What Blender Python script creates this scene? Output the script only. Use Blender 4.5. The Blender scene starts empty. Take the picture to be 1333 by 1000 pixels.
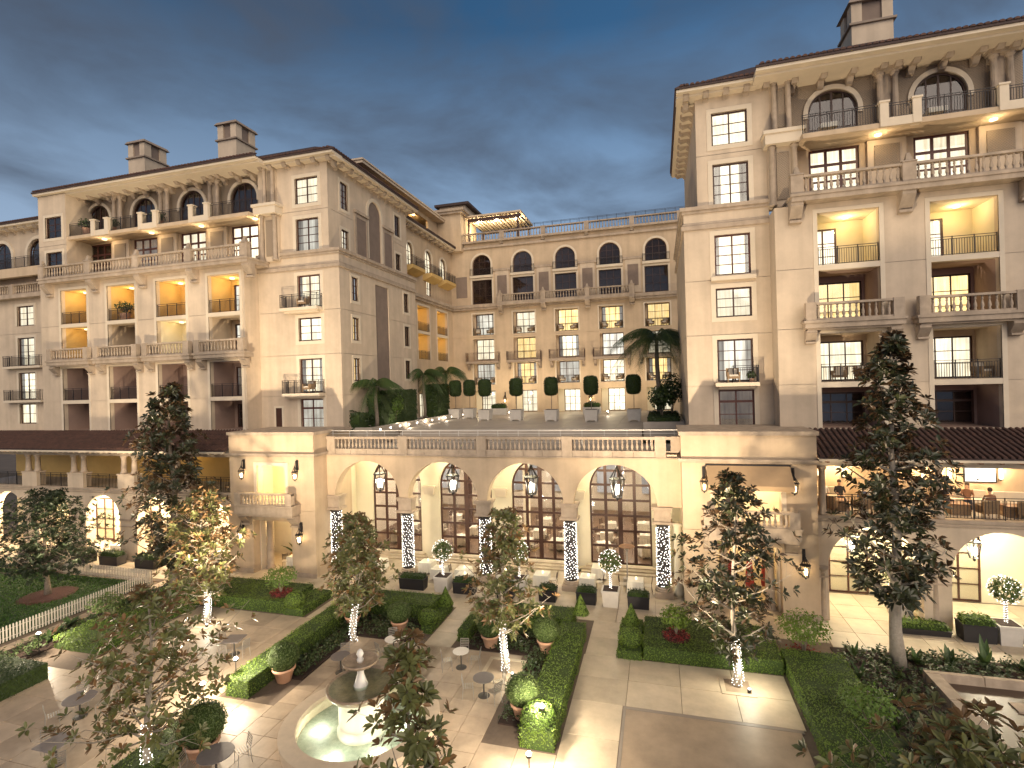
import bpy, math, random
from mathutils import Matrix, Vector
random.seed(11)
R = math.radians
SC = bpy.context.scene
COL = SC.collection

# ------------------------------------------------------------------ camera
cam_d = bpy.data.cameras.new('camera')
cam = bpy.data.objects.new('camera', cam_d); COL.objects.link(cam); SC.camera = cam
cam_d.sensor_fit = 'HORIZONTAL'; cam_d.sensor_width = 36.0
cam_d.lens = 678.2 / 1333.0 * 36.0
cam_d.clip_start = 0.1; cam_d.clip_end = 3000
_y, _p, _r = R(15.67), R(-0.059), R(-1.58)
_F = Vector((-math.sin(_y) * math.cos(_p), math.cos(_y) * math.cos(_p), math.sin(_p)))
_X = Vector((math.cos(_y), math.sin(_y), 0)); _U = _X.cross(_F)
_X2 = _X * math.cos(_r) + _U * math.sin(_r); _U2 = _U * math.cos(_r) - _X * math.sin(_r)
cam.matrix_world = Matrix(((_X2.x, _U2.x, -_F.x, 0), (_X2.y, _U2.y, -_F.y, 0), (_X2.z, _U2.z, -_F.z, 12.5), (0, 0, 0, 1)))

# ------------------------------------------------------------------ dusk sky
W = bpy.data.worlds.new('World'); SC.world = W; W.use_nodes = True
nt = W.node_tree; N = nt.nodes; L = nt.links; N.clear()
out = N.new('ShaderNodeOutputWorld'); bg = N.new('ShaderNodeBackground')
sky = N.new('ShaderNodeTexSky'); sky.sky_type = 'NISHITA'; sky.sun_disc = False
sky.sun_elevation = R(2.0); sky.sun_rotation = R(200); sky.altitude = 100; sky.dust_density = 1.0; sky.ozone_density = 4.0
tc = N.new('ShaderNodeTexCoord')
mp = N.new('ShaderNodeMapping'); mp.inputs['Scale'].default_value = (1.0, 1.0, 2.6); mp.inputs['Rotation'].default_value = (0.0, 0.35, 0.5)
nz = N.new('ShaderNodeTexNoise'); nz.inputs['Scale'].default_value = 2.3; nz.inputs['Detail'].default_value = 7; nz.inputs['Roughness'].default_value = 0.55; nz.inputs['Distortion'].default_value = 0.4
cr = N.new('ShaderNodeValToRGB'); cr.color_ramp.elements[0].position = 0.40; cr.color_ramp.elements[1].position = 0.64
mulS = N.new('ShaderNodeMix'); mulS.data_type = 'RGBA'; mulS.blend_type = 'MULTIPLY'; mulS.inputs[0].default_value = 1.0
mulS.inputs[7].default_value = (1.18, 0.93, 0.74, 1)
mixC = N.new('ShaderNodeMix'); mixC.data_type = 'RGBA'
gam = N.new('ShaderNodeMix'); gam.data_type = 'RGBA'; gam.blend_type = 'MIX'
L.new(tc.outputs['Generated'], mp.inputs['Vector']); L.new(mp.outputs[0], nz.inputs['Vector']); L.new(nz.outputs['Fac'], cr.inputs[0])
L.new(sky.outputs[0], mulS.inputs[6])
mixC.inputs[7].default_value = (0.22, 0.28, 0.40, 1)
mlt = N.new('ShaderNodeMath'); mlt.operation = 'MULTIPLY'; mlt.inputs[1].default_value = 0.85
L.new(cr.outputs[0], mlt.inputs[0]); L.new(mlt.outputs[0], mixC.inputs[0])
sep = N.new('ShaderNodeSeparateXYZ'); L.new(tc.outputs['Generated'], sep.inputs[0])
hz = N.new('ShaderNodeMapRange'); hz.inputs[1].default_value = 0.12; hz.inputs[2].default_value = 0.56; hz.inputs[3].default_value = 0.85; hz.inputs[4].default_value = 0.0; L.new(sep.outputs['Z'], hz.inputs[0])
mixH = N.new('ShaderNodeMix'); mixH.data_type = 'RGBA'; L.new(hz.outputs[0], mixH.inputs[0]); L.new(mulS.outputs[2], mixH.inputs[6]); mixH.inputs[7].default_value = (1.25, 1.62, 2.2, 1)
L.new(mixH.outputs[2], mixC.inputs[6])
L.new(mixC.outputs[2], bg.inputs['Color']); bg.inputs['Strength'].default_value = 0.11
L.new(bg.outputs[0], out.inputs['Surface'])

# faint last daylight from behind the camera
sd = bpy.data.lights.new('sun', 'SUN'); sd.energy = 0.85; sd.angle = R(60); sd.color = (1.0, 0.83, 0.66)
so = bpy.data.objects.new('sun', sd); COL.objects.link(so); so.rotation_euler = (R(60), 0, R(30))

SC.view_settings.view_transform = 'Standard'; SC.view_settings.look = 'None'
SC.view_settings.exposure = 1.72; SC.view_settings.gamma = 1.0; SC.view_settings.use_curve_mapping = False
cy = SC.cycles
cy.use_denoising = True
try: cy.denoiser = 'OPENIMAGEDENOISE'
except Exception: pass
cy.max_bounces = 6; cy.diffuse_bounces = 3; cy.glossy_bounces = 3; cy.transmission_bounces = 4; cy.transparent_max_bounces = 12
cy.sample_clamp_indirect = 4.0; cy.sample_clamp_direct = 0.0
cy.caustics_reflective = False; cy.caustics_refractive = False

# ------------------------------------------------------------------ materials
MATS = {}
def mat(name, col, rough=0.7, var=0.12, scale=3.0, bump=0.0, bscale=40.0, metal=0.0, col2=None, objrand=0.0, emis=None, estr=0.0, spec=0.5, streak=0.0):
    m = bpy.data.materials.new(name); m.use_nodes = True
    nt = m.node_tree; N = nt.nodes; L = nt.links
    b = N['Principled BSDF']; b.inputs['Roughness'].default_value = rough; b.inputs['Metallic'].default_value = metal
    b.inputs['Specular IOR Level'].default_value = spec
    tc = N.new('ShaderNodeTexCoord')
    if col2 is None: col2 = tuple(c * (1 - 2.2 * var) for c in col)
    nz = N.new('ShaderNodeTexNoise'); nz.inputs['Scale'].default_value = scale; nz.inputs['Detail'].default_value = 6; nz.inputs['Roughness'].default_value = 0.65
    geo = N.new('ShaderNodeNewGeometry')
    L.new(geo.outputs['Position'], nz.inputs['Vector'])
    mx = N.new('ShaderNodeMix'); mx.data_type = 'RGBA'
    rp = N.new('ShaderNodeMapRange'); rp.inputs[1].default_value = 0.3; rp.inputs[2].default_value = 0.7
    L.new(nz.outputs['Fac'], rp.inputs[0]); L.new(rp.outputs[0], mx.inputs[0])
    mx.inputs[6].default_value = (*col, 1); mx.inputs[7].default_value = (*col2, 1)
    last = mx.outputs[2]
    if streak:
        sm = N.new('ShaderNodeMapping'); sm.inputs['Scale'].default_value = (1.6, 1.6, 0.10); L.new(geo.outputs['Position'], sm.inputs[0])
        sn = N.new('ShaderNodeTexNoise'); sn.inputs['Scale'].default_value = 1.0; sn.inputs['Detail'].default_value = 5; L.new(sm.outputs[0], sn.inputs['Vector'])
        sr = N.new('ShaderNodeMapRange'); sr.inputs[1].default_value = 0.35; sr.inputs[2].default_value = 0.72; sr.inputs[3].default_value = 1.0 + streak * 0.4; sr.inputs[4].default_value = 1.0 - streak; L.new(sn.outputs['Fac'], sr.inputs[0])
        sh = N.new('ShaderNodeHueSaturation'); L.new(sr.outputs[0], sh.inputs['Value']); L.new(last, sh.inputs['Color']); last = sh.outputs[0]
    if objrand:
        oi = N.new('ShaderNodeObjectInfo'); hs = N.new('ShaderNodeHueSaturation')
        mr = N.new('ShaderNodeMapRange'); mr.inputs[3].default_value = 1 - objrand; mr.inputs[4].default_value = 1 + objrand
        L.new(oi.outputs['Random'], mr.inputs[0]); L.new(mr.outputs[0], hs.inputs['Value']); L.new(last, hs.inputs['Color']); last = hs.outputs[0]
    L.new(last, b.inputs['Base Color'])
    if bump:
        nb = N.new('ShaderNodeTexNoise'); nb.inputs['Scale'].default_value = bscale; nb.inputs['Detail'].default_value = 4
        L.new(geo.outputs['Position'], nb.inputs['Vector'])
        bp = N.new('ShaderNodeBump'); bp.inputs['Strength'].default_value = bump; bp.inputs['Distance'].default_value = 0.02
        L.new(nb.outputs['Fac'], bp.inputs['Height']); L.new(bp.outputs[0], b.inputs['Normal'])
    if emis:
        b.inputs['Emission Color'].default_value = (*emis, 1); b.inputs['Emission Strength'].default_value = estr
    MATS[name] = m
    return m

def leafmat(name, top, under, alt, rough=0.45, trans=0.25, altpos=0.8):
    m = bpy.data.materials.new(name); m.use_nodes = True
    nt = m.node_tree; N = nt.nodes; L = nt.links; b = N['Principled BSDF']; b.inputs['Roughness'].default_value = rough
    at = N.new('ShaderNodeAttribute'); at.attribute_name = 'rnd'
    cr = N.new('ShaderNodeValToRGB'); e = cr.color_ramp.elements
    e[0].position = 0.0; e[0].color = (*[c * 0.55 for c in top], 1)
    e[1].position = altpos; e[1].color = (*[c * 1.35 for c in top], 1)
    k = e.new(min(0.99, altpos + 0.08)); k.color = (*alt, 1)
    L.new(at.outputs['Fac'], cr.inputs[0])
    geo = N.new('ShaderNodeNewGeometry')
    mx = N.new('ShaderNodeMix'); mx.data_type = 'RGBA'; L.new(geo.outputs['Backfacing'], mx.inputs[0])
    L.new(cr.outputs[0], mx.inputs[6]); mx.inputs[7].default_value = (*under, 1)
    L.new(mx.outputs[2], b.inputs['Base Color'])
    if trans:
        tr = N.new('ShaderNodeBsdfTranslucent'); L.new(mx.outputs[2], tr.inputs['Color'])
        ms = N.new('ShaderNodeMixShader'); ms.inputs[0].default_value = trans
        o = N['Material Output']; L.new(b.outputs[0], ms.inputs[1]); L.new(tr.outputs[0], ms.inputs[2]); L.new(ms.outputs[0], o.inputs['Surface'])
    MATS[name] = m; return m

def emit(name, col, strength, sampling=None):
    m = bpy.data.materials.new(name); m.use_nodes = True
    nt = m.node_tree; N = nt.nodes; L = nt.links; N.clear()
    o = N.new('ShaderNodeOutputMaterial'); e = N.new('ShaderNodeEmission'); e.inputs[0].default_value = (*col, 1); e.inputs[1].default_value = strength * 0.4
    L.new(e.outputs[0], o.inputs[0])
    if sampling: m.cycles.emission_sampling = sampling
    MATS[name] = m; return m

def curtain(name, c1, c2, strength, fold=9.0):
    """lit cloth or room seen through a window: emission broken up by folds and soft blotches"""
    m = bpy.data.materials.new(name); m.use_nodes = True
    nt = m.node_tree; N = nt.nodes; L = nt.links; N.clear()
    o = N.new('ShaderNodeOutputMaterial'); e = N.new('ShaderNodeEmission')
    geo = N.new('ShaderNodeNewGeometry'); oi = N.new('ShaderNodeObjectInfo')
    wv = N.new('ShaderNodeTexNoise'); wv.inputs['Scale'].default_value = fold; wv.inputs['Detail'].default_value = 2
    mp = N.new('ShaderNodeMapping'); mp.inputs['Scale'].default_value = (1, 1, 0.06)
    L.new(geo.outputs['Position'], mp.inputs[0]); L.new(mp.outputs[0], wv.inputs['Vector'])
    bl = N.new('ShaderNodeTexNoise'); bl.inputs['Scale'].default_value = 0.9; bl.inputs['Detail'].default_value = 3
    L.new(geo.outputs['Position'], bl.inputs['Vector'])
    mx = N.new('ShaderNodeMix'); mx.data_type = 'RGBA'; mx.inputs[6].default_value = (*c1, 1); mx.inputs[7].default_value = (*c2, 1)
    mr = N.new('ShaderNodeMapRange'); mr.inputs[1].default_value = 0.36; mr.inputs[2].default_value = 0.64
    L.new(wv.outputs['Fac'], mr.inputs[0]); L.new(mr.outputs[0], mx.inputs[0]); L.new(mx.outputs[2], e.inputs[0])
    m1 = N.new('ShaderNodeMapRange'); m1.inputs[1].default_value = 0.3; m1.inputs[2].default_value = 0.75; m1.inputs[3].default_value = 0.75; m1.inputs[4].default_value = 1.2
    L.new(bl.outputs['Fac'], m1.inputs[0])
    m2 = N.new('ShaderNodeMapRange'); m2.inputs[3].default_value = 0.65 * 0.42 * strength; m2.inputs[4].default_value = 1.3 * 0.42 * strength
    L.new(oi.outputs['Random'], m2.inputs[0])
    ml = N.new('ShaderNodeMath'); ml.operation = 'MULTIPLY'; L.new(m1.outputs[0], ml.inputs[0]); L.new(m2.outputs[0], ml.inputs[1]); L.new(ml.outputs[0], e.inputs[1])
    L.new(e.outputs[0], o.inputs[0]); MATS[name] = m; return m

def glassmat(name, tint, gloss=0.12, rough=0.03):
    m = bpy.data.materials.new(name); m.use_nodes = True
    nt = m.node_tree; N = nt.nodes; L = nt.links; N.clear()
    o = N.new('ShaderNodeOutputMaterial'); t = N.new('ShaderNodeBsdfTransparent'); t.inputs[0].default_value = (*tint, 1)
    g = N.new('ShaderNodeBsdfGlossy'); g.inputs['Roughness'].default_value = rough
    lw0 = N.new('ShaderNodeLayerWeight'); lw0.inputs[0].default_value = 0.5; lw = N.new('ShaderNodeMath'); lw.operation = 'POWER'; lw.inputs[1].default_value = 5.0; L.new(lw0.outputs['Facing'], lw.inputs[0])
    ad = N.new('ShaderNodeMath'); ad.operation = 'ADD'; ad.inputs[1].default_value = gloss; ad.use_clamp = True
    ms = N.new('ShaderNodeMixShader'); L.new(lw.outputs[0], ad.inputs[0]); L.new(ad.outputs[0], ms.inputs[0]); L.new(t.outputs[0], ms.inputs[1]); L.new(g.outputs[0], ms.inputs[2]); L.new(ms.outputs[0], o.inputs[0])
    MATS[name] = m; return m

def lattice(name, col, col2, s=3.2):
    m = mat(name, col, 0.8, 0.1, 2.0)
    nt = m.node_tree; N = nt.nodes; L = nt.links; b = N['Principled BSDF']
    geo = N.new('ShaderNodeNewGeometry'); mp = N.new('ShaderNodeMapping'); mp.inputs['Rotation'].default_value = (0, R(45), 0)
    L.new(geo.outputs['Position'], mp.inputs[0])
    ck = N.new('ShaderNodeTexWave'); ck.wave_type = 'BANDS'; ck.bands_direction = 'X'; ck.inputs['Scale'].default_value = s
    ck2 = N.new('ShaderNodeTexWave'); ck2.wave_type = 'BANDS'; ck2.bands_direction = 'Z'; ck2.inputs['Scale'].default_value = s
    L.new(mp.outputs[0], ck.inputs['Vector']); L.new(mp.outputs[0], ck2.inputs['Vector'])
    mm = N.new('ShaderNodeMath'); mm.operation = 'MAXIMUM'; L.new(ck.outputs['Fac'], mm.inputs[0]); L.new(ck2.outputs['Fac'], mm.inputs[1])
    mx = N.new('ShaderNodeMix'); mx.data_type = 'RGBA'; mx.inputs[6].default_value = (*col2, 1); mx.inputs[7].default_value = (*col, 1)
    L.new(mm.outputs[0], mx.inputs[0]); L.new(mx.outputs[2], b.inputs['Base Color'])
    bp = N.new('ShaderNodeBump'); bp.inputs['Strength'].default_value = 0.5; bp.inputs['Distance'].default_value = 0.03
    L.new(mm.outputs[0], bp.inputs['Height']); L.new(bp.outputs[0], b.inputs['Normal'])
    return m

mat('stucco', (0.61, 0.495, 0.365), 0.9, 0.08, 0.8, 0.2, 24, spec=0.2, streak=0.13)
mat('stucco_warm', (0.57, 0.44, 0.30), 0.9, 0.08, 0.8, 0.2, 24, spec=0.2, streak=0.12)
mat('trim', (0.68, 0.58, 0.44), 0.85, 0.05, 1.2, 0.05, 30, spec=0.2)
mat('cream', (0.72, 0.65, 0.48), 0.9, 0.04, 0.8, 0.06, 30, spec=0.2)
mat('ochre', (0.62, 0.42, 0.16), 0.9, 0.08, 0.8, 0.06, 30, spec=0.2)
mat('stone', (0.47, 0.375, 0.28), 0.85, 0.12, 2.5, 0.25, 25, spec=0.25, streak=0.2)
mat('stone_dark', (0.34, 0.27, 0.21), 0.85, 0.10, 2.5, 0.2, 25, spec=0.25)
lattice('lattice', (0.30, 0.235, 0.165), (0.20, 0.15, 0.105))
mat('brown_panel', (0.24, 0.18, 0.14), 0.9, 0.10, 1.5, 0.15, 20)
mat('loggia_shade', (0.34, 0.235, 0.19), 0.9, 0.08, 0.8, 0.06, 30, spec=0.2)  # shade of the unlit loggias put into the wall colour
mat('iron', (0.03, 0.026, 0.026), 0.5, 0.1, 8, metal=0.3)
mat('iron_grey', (0.10, 0.095, 0.09), 0.45, 0.1, 8, metal=0.5)
mat('wood_dark', (0.060, 0.022, 0.012), 0.5, 0.15, 6)
mat('wood_red', (0.10, 0.028, 0.018), 0.5, 0.15, 6)
mat('wood_teak', (0.26, 0.13, 0.06), 0.6, 0.15, 6)
mat('shaft_wrap', (0.035, 0.03, 0.026), 0.9, 0.1, 8)
mat('roof_tile', (0.105, 0.050, 0.036), 0.85, 0.2, 3.0, 0.15, 30, col2=(0.05, 0.028, 0.022))
mat('roof_slate', (0.07, 0.045, 0.04), 0.8, 0.15, 3.0)
mat('slab', (0.48, 0.375, 0.27), 0.5, 0.15, 1.1, 0.1, 22, objrand=0.17)
mat('slab_pale', (0.55, 0.455, 0.325), 0.5, 0.13, 1.1, 0.1, 22, objrand=0.11)
mat('slab_terrace', (0.46, 0.40, 0.33), 0.5, 0.10, 1.3, 0.08, 22, objrand=0.08)
mat('slab_dark', (0.34, 0.255, 0.175), 0.5, 0.16, 0.9, 0.08, 22)
mat('slab_grey', (0.24, 0.20, 0.165), 0.5, 0.10, 0.9, 0.08, 22)
mat('joint', (0.15, 0.11, 0.08), 0.9, 0.1, 5)
mat('soil', (0.045, 0.024, 0.016), 0.95, 0.3, 8, 0.8, 18)
mat('mulch', (0.085, 0.022, 0.016), 0.95, 0.3, 14, 0.8, 30)
mat('ground', (0.16, 0.12, 0.085), 0.9, 0.15, 0.5)
mat('bark', (0.26, 0.21, 0.16), 0.9, 0.2, 9, 0.6, 26)
mat('bark_pale', (0.40, 0.35, 0.28), 0.9, 0.15, 9, 0.4, 26)
mat('terracotta', (0.50, 0.26, 0.15), 0.8, 0.12, 3, 0.15, 30, col2=(0.56, 0.36, 0.25))
mat('planter_black', (0.022, 0.02, 0.022), 0.55, 0.1, 4)
mat('planter_white', (0.60, 0.56, 0.50), 0.7, 0.06, 3)
mat('cloth', (0.80, 0.76, 0.64), 0.9, 0.04, 3, 0.1, 12)
mat('table_top', (0.20, 0.175, 0.165), 0.45, 0.08, 4)
mat('table_white', (0.75, 0.70, 0.62), 0.35, 0.03, 4)
mat('steel', (0.42, 0.40, 0.37), 0.35, 0.05, 8, metal=0.7)
mat('white_paint', (0.72, 0.69, 0.62), 0.6, 0.05, 5)
mat('fence_paint', (0.50, 0.46, 0.39), 0.7, 0.08, 5)
mat('wicker', (0.30, 0.20, 0.11), 0.8, 0.2, 20, 0.4, 60)
mat('cushion', (0.62, 0.55, 0.44), 0.95, 0.05, 4)
mat('cushion_red', (0.32, 0.045, 0.03), 0.95, 0.1, 4)
mat('cushion_orange', (0.55, 0.25, 0.06), 0.95, 0.1, 4)
mat('awning', (0.52, 0.35, 0.19), 0.9, 0.06, 2, 0.05, 30)  # warm glow of the room lamp put into the fabric colour
mat('skin', (0.52, 0.32, 0.22), 0.6, 0.05, 5)
mat('hair', (0.05, 0.028, 0.018), 0.6, 0.1, 30)
mat('shirt_white', (0.70, 0.68, 0.64), 0.9, 0.05, 6)
mat('shirt_dark', (0.025, 0.025, 0.03), 0.9, 0.1, 6)
mat('shirt_blue', (0.12, 0.16, 0.26), 0.9, 0.1, 6)
mat('shirt_brown', (0.26, 0.13, 0.075), 0.9, 0.1, 6)
mat('jeans', (0.04, 0.05, 0.085), 0.9, 0.1, 6)
mat('dark_room', (0.10, 0.065, 0.055), 0.9, 0.2, 1.5)
mat('floor_wood', (0.22, 0.13, 0.075), 0.4, 0.2, 2)
mat('room_wall', (0.66, 0.59, 0.48), 0.9, 0.08, 0.8)
mat('basin', (0.60, 0.60, 0.50), 0.6, 0.10, 3.5, col2=(0.26, 0.31, 0.24))
mat('basin_dark', (0.095, 0.062, 0.042), 0.4, 0.15, 1.2, 0.1, 20)
mat('wet_stone', (0.42, 0.31, 0.21), 0.32, 0.25, 5)
mat('fountain_stone', (0.62, 0.50, 0.36), 0.7, 0.08, 2.5, 0.15, 25)
mat('fountain_white', (0.78, 0.72, 0.60), 0.6, 0.06, 2.5, 0.1, 25)
mat('marble', (0.75, 0.72, 0.66), 0.4, 0.05, 2.5)
leafmat('magnolia', (0.034, 0.040, 0.016), (0.072, 0.042, 0.022), (0.09, 0.05, 0.022), 0.34, 0.15, 0.88)
leafmat('magnolia_rust', (0.122, 0.130, 0.042), (0.19, 0.115, 0.055), (0.21, 0.115, 0.042), 0.36, 0.15, 0.76)
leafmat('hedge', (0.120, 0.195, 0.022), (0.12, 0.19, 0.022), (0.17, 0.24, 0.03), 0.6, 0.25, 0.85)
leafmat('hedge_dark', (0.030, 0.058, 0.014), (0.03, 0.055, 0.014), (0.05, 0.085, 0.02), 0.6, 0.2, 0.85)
leafmat('boxwood', (0.085, 0.125, 0.032), (0.085, 0.125, 0.032), (0.13, 0.17, 0.04), 0.6, 0.2, 0.85)
leafmat('lime_leaf', (0.12, 0.21, 0.035), (0.12, 0.2, 0.035), (0.18, 0.26, 0.05), 0.5, 0.35, 0.8)
leafmat('palm_leaf', (0.045, 0.085, 0.020), (0.05, 0.085, 0.022), (0.11, 0.11, 0.03), 0.45, 0.2, 0.85)
leafmat('lawn', (0.036, 0.090, 0.011), (0.036, 0.088, 0.011), (0.065, 0.13, 0.02), 0.7, 0.2, 0.85)
leafmat('oak_leaf', (0.022, 0.036, 0.012), (0.025, 0.036, 0.013), (0.045, 0.045, 0.015), 0.5, 0.2, 0.86)
leafmat('bed_leaf', (0.040, 0.075, 0.020), (0.045, 0.07, 0.022), (0.11, 0.055, 0.03), 0.45, 0.2, 0.84)
leafmat('red_flower', (0.20, 0.02, 0.02), (0.18, 0.02, 0.02), (0.30, 0.04, 0.03), 0.6, 0.2, 0.7)
mat('hedge_core', (0.045, 0.08, 0.012), 0.95, 0.3, 9, 0.8, 25)
mat('lawn_core', (0.030, 0.070, 0.012), 0.95, 0.25, 4, 0.6, 40)
glassmat('glass', (0.92, 0.92, 0.90), 0.05)
glassmat('glass_dark', (0.75, 0.72, 0.70), 0.05)
glassmat('water', (0.90, 0.95, 0.91), 0.03, 0.06)
curtain('lit_white', (1.0, 0.90, 0.70), (0.78, 0.66, 0.46), 1.55, 7.0)
curtain('lit_warm', (1.0, 0.74, 0.36), (0.92, 0.60, 0.22), 1.7)
curtain('lit_pale', (0.90, 0.86, 0.76), (0.56, 0.50, 0.42), 1.15, 5.0)
curtain('lit_dim', (0.55, 0.43, 0.33), (0.36, 0.27, 0.22), 0.40)
curtain('drape', (0.62, 0.56, 0.48), (0.30, 0.26, 0.22), 0.62, 8.0)
curtain('lit_gold', (1.0, 0.66, 0.20), (1.0, 0.74, 0.32), 1.1, 2.0)
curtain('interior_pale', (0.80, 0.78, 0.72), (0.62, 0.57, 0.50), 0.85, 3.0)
emit('bulb_white', (1.0, 0.90, 0.74), 14.0)
emit('bulb_lantern', (1.0, 0.90, 0.76), 7.0)
emit('bulb_fairy', (1.0, 0.92, 0.80), 8.0)
emit('bulb_warm', (1.0, 0.70, 0.36), 12.0)
emit('bulb_flood', (1.0, 0.86, 0.66), 60.0)
emit('lamp_glass', (1.0, 0.92, 0.80), 3.2)
emit('lamp_glass_warm', (1.0, 0.72, 0.40), 4.5)
emit('screen', (1.0, 0.95, 0.86), 2.2)

# ------------------------------------------------------------------ mesh helpers
I4 = Matrix.Identity(4)
def front(Y0): return Matrix.Translation((0, Y0, 0))                                     # u = X, depth = +Y
def face_px(X0): return Matrix(((0, -1, 0, X0), (1, 0, 0, 0), (0, 0, 1, 0), (0, 0, 0, 1)))  # wall facing +X: u = Y, depth = -X
def face_nx(X0): return Matrix(((0, 1, 0, X0), (-1, 0, 0, 0), (0, 0, 1, 0), (0, 0, 0, 1)))  # wall facing -X: u = -Y, depth = +X

class MB:
    def __init__(s, M=None): s.v = []; s.f = []; s.M = M; s.r = None
    def add(s, vs, fs):
        o = len(s.v); s.v.extend(vs); s.f.extend([tuple(i + o for i in f) for f in fs]); return s
    def quad(s, a, b, c, d): return s.add([a, b, c, d], [(0, 1, 2, 3)])
    def box(s, x0, x1, y0, y1, z0, z1):
        return s.add([(x0, y0, z0), (x1, y0, z0), (x1, y1, z0), (x0, y1, z0), (x0, y0, z1), (x1, y0, z1), (x1, y1, z1), (x0, y1, z1)],
                     [(0, 3, 2, 1), (4, 5, 6, 7), (0, 1, 5, 4), (1, 2, 6, 5), (2, 3, 7, 6), (3, 0, 4, 7)])
    def taper(s, x0, x1, y0, y1, z0, z1, k):
        """box whose top is inset by k"""
        return s.add([(x0, y0, z0), (x1, y0, z0), (x1, y1, z0), (x0, y1, z0), (x0 + k, y0 + k, z1), (x1 - k, y0 + k, z1), (x1 - k, y1 - k, z1), (x0 + k, y1 - k, z1)],
                     [(0, 3, 2, 1), (4, 5, 6, 7), (0, 1, 5, 4), (1, 2, 6, 5), (2, 3, 7, 6), (3, 0, 4, 7)])
    def lathe(s, prof, n=10, cx=0, cy=0, cz=0):
        o = len(s.v)
        for r, z in prof:
            for k in range(n):
                a = 2 * math.pi * k / n; s.v.append((cx + r * math.cos(a), cy + r * math.sin(a), cz + z))
        for i in range(len(prof) - 1):
            for k in range(n):
                k2 = (k + 1) % n; s.f.append((o + i * n + k, o + i * n + k2, o + (i + 1) * n + k2, o + (i + 1) * n + k))
        s.f.append(tuple(o + k for k in reversed(range(n)))); s.f.append(tuple(o + (len(prof) - 1) * n + k for k in range(n)))
        return s
    def tube(s, pts, rad, n=6):
        pts = [Vector(p) for p in pts]
        if not isinstance(rad, (list, tuple)): rad = [rad] * len(pts)
        o = len(s.v)
        for i, p in enumerate(pts):
            d = (pts[min(i + 1, len(pts) - 1)] - pts[max(i - 1, 0)]).normalized()
            a = Vector((0, 0, 1)) if abs(d.z) < 0.9 else Vector((1, 0, 0))
            e1 = d.cross(a).normalized(); e2 = d.cross(e1)
            for k in range(n):
                t = 2 * math.pi * k / n; s.v.append(tuple(p + (e1 * math.cos(t) + e2 * math.sin(t)) * rad[i]))
        for i in range(len(pts) - 1):
            for k in range(n):
                k2 = (k + 1) % n; s.f.append((o + i * n + k, o + i * n + k2, o + (i + 1) * n + k2, o + (i + 1) * n + k))
        s.f.append(tuple(o + k for k in reversed(range(n)))); s.f.append(tuple(o + (len(pts) - 1) * n + k for k in range(n)))
        return s
    def extr(s, poly, f0, f1):
        """poly: 2d points, f0/f1 map a 2d point to the two end positions"""
        n = len(poly); o = len(s.v)
        s.v.extend([f0(p) for p in poly]); s.v.extend([f1(p) for p in poly])
        s.f.append(tuple(o + k for k in range(n))); s.f.append(tuple(o + n + k for k in reversed(range(n))))
        for k in range(n):
            k2 = (k + 1) % n; s.f.append((o + k, o + n + k, o + n + k2, o + k2))
        return s
    def mesh(s, name, mt, smooth=False):
        me = bpy.data.meshes.new(name)
        vs = s.v if s.M is None else [tuple(s.M @ Vector(v)) for v in s.v]
        me.from_pydata(vs, [], s.f)
        me.materials.append(MATS[mt] if isinstance(mt, str) else mt)
        if smooth: me.polygons.foreach_set('use_smooth', [True] * len(me.polygons))
        if s.r is not None:
            at = me.attributes.new('rnd', 'FLOAT', 'FACE'); at.data.foreach_set('value', s.r)
        me.update(); return me
    def build(s, name, mt, parent=None, smooth=False):
        return link(s.mesh(name, mt, smooth), name, parent)

def link(me, name, parent=None, M=None):
    o = bpy.data.objects.new(name, me); COL.objects.link(o)
    if parent is not None:
        o.parent = parent
        if parent.get('wroot'): o.matrix_parent_inverse = Matrix.Translation(Vector(parent.location)).inverted()
    if M is not None: o.matrix_basis = M
    return o
def tag(o, label=None, cat=None, group=None, kind=None):
    if label: o['label'] = label
    if cat: o['category'] = cat
    if group: o['group'] = group
    if kind: o['kind'] = kind
    return o
def thing(name, label, cat, loc=(0, 0, 0), rz=0.0, group=None):
    o = bpy.data.objects.new(name, None); COL.objects.link(o); o.location = loc; o.rotation_euler = (0, 0, rz); o.empty_display_size = 0.2
    return tag(o, label, cat, group)
def wthing(name, label, cat, loc, group=None):
    """a thing whose parts are given in world coordinates"""
    o = thing(name, label, cat, loc, 0, group); o['wroot'] = 1; return o
def copy_tree(o, parent=None):
    c = o.copy(); COL.objects.link(c); c.parent = parent
    for ch in o.children: copy_tree(ch, c)
    return c
def place(proto, used, loc, rz=0, label=None, group=None, sc=None):
    o = copy_tree(proto) if used[0] else proto
    used[0] = True; o.location = loc; o.rotation_euler = (0, 0, rz)
    if sc: o.scale = (sc, sc, sc)
    if label: o['label'] = label
    if group: o['group'] = group
    return o
def point(loc, power, col=(1, 0.75, 0.45), rad=0.08, parent=None):
    d = bpy.data.lights.new('lamp_light', 'POINT'); d.energy = power * 0.45; d.color = col; d.shadow_soft_size = rad
    o = bpy.data.objects.new('lamp_light', d); COL.objects.link(o); o.location = loc; return o
def spot(loc, tgt, power, col, ang=70, blend=0.6, rad=0.06):
    d = bpy.data.lights.new('flood_light', 'SPOT'); d.energy = power * 1.05; d.color = col; d.spot_size = R(ang); d.spot_blend = blend; d.shadow_soft_size = rad
    o = bpy.data.objects.new('flood_light', d); COL.objects.link(o); o.location = loc
    o.rotation_euler = (Vector(tgt) - Vector(loc)).to_track_quat('-Z', 'Y').to_euler(); return o

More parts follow.
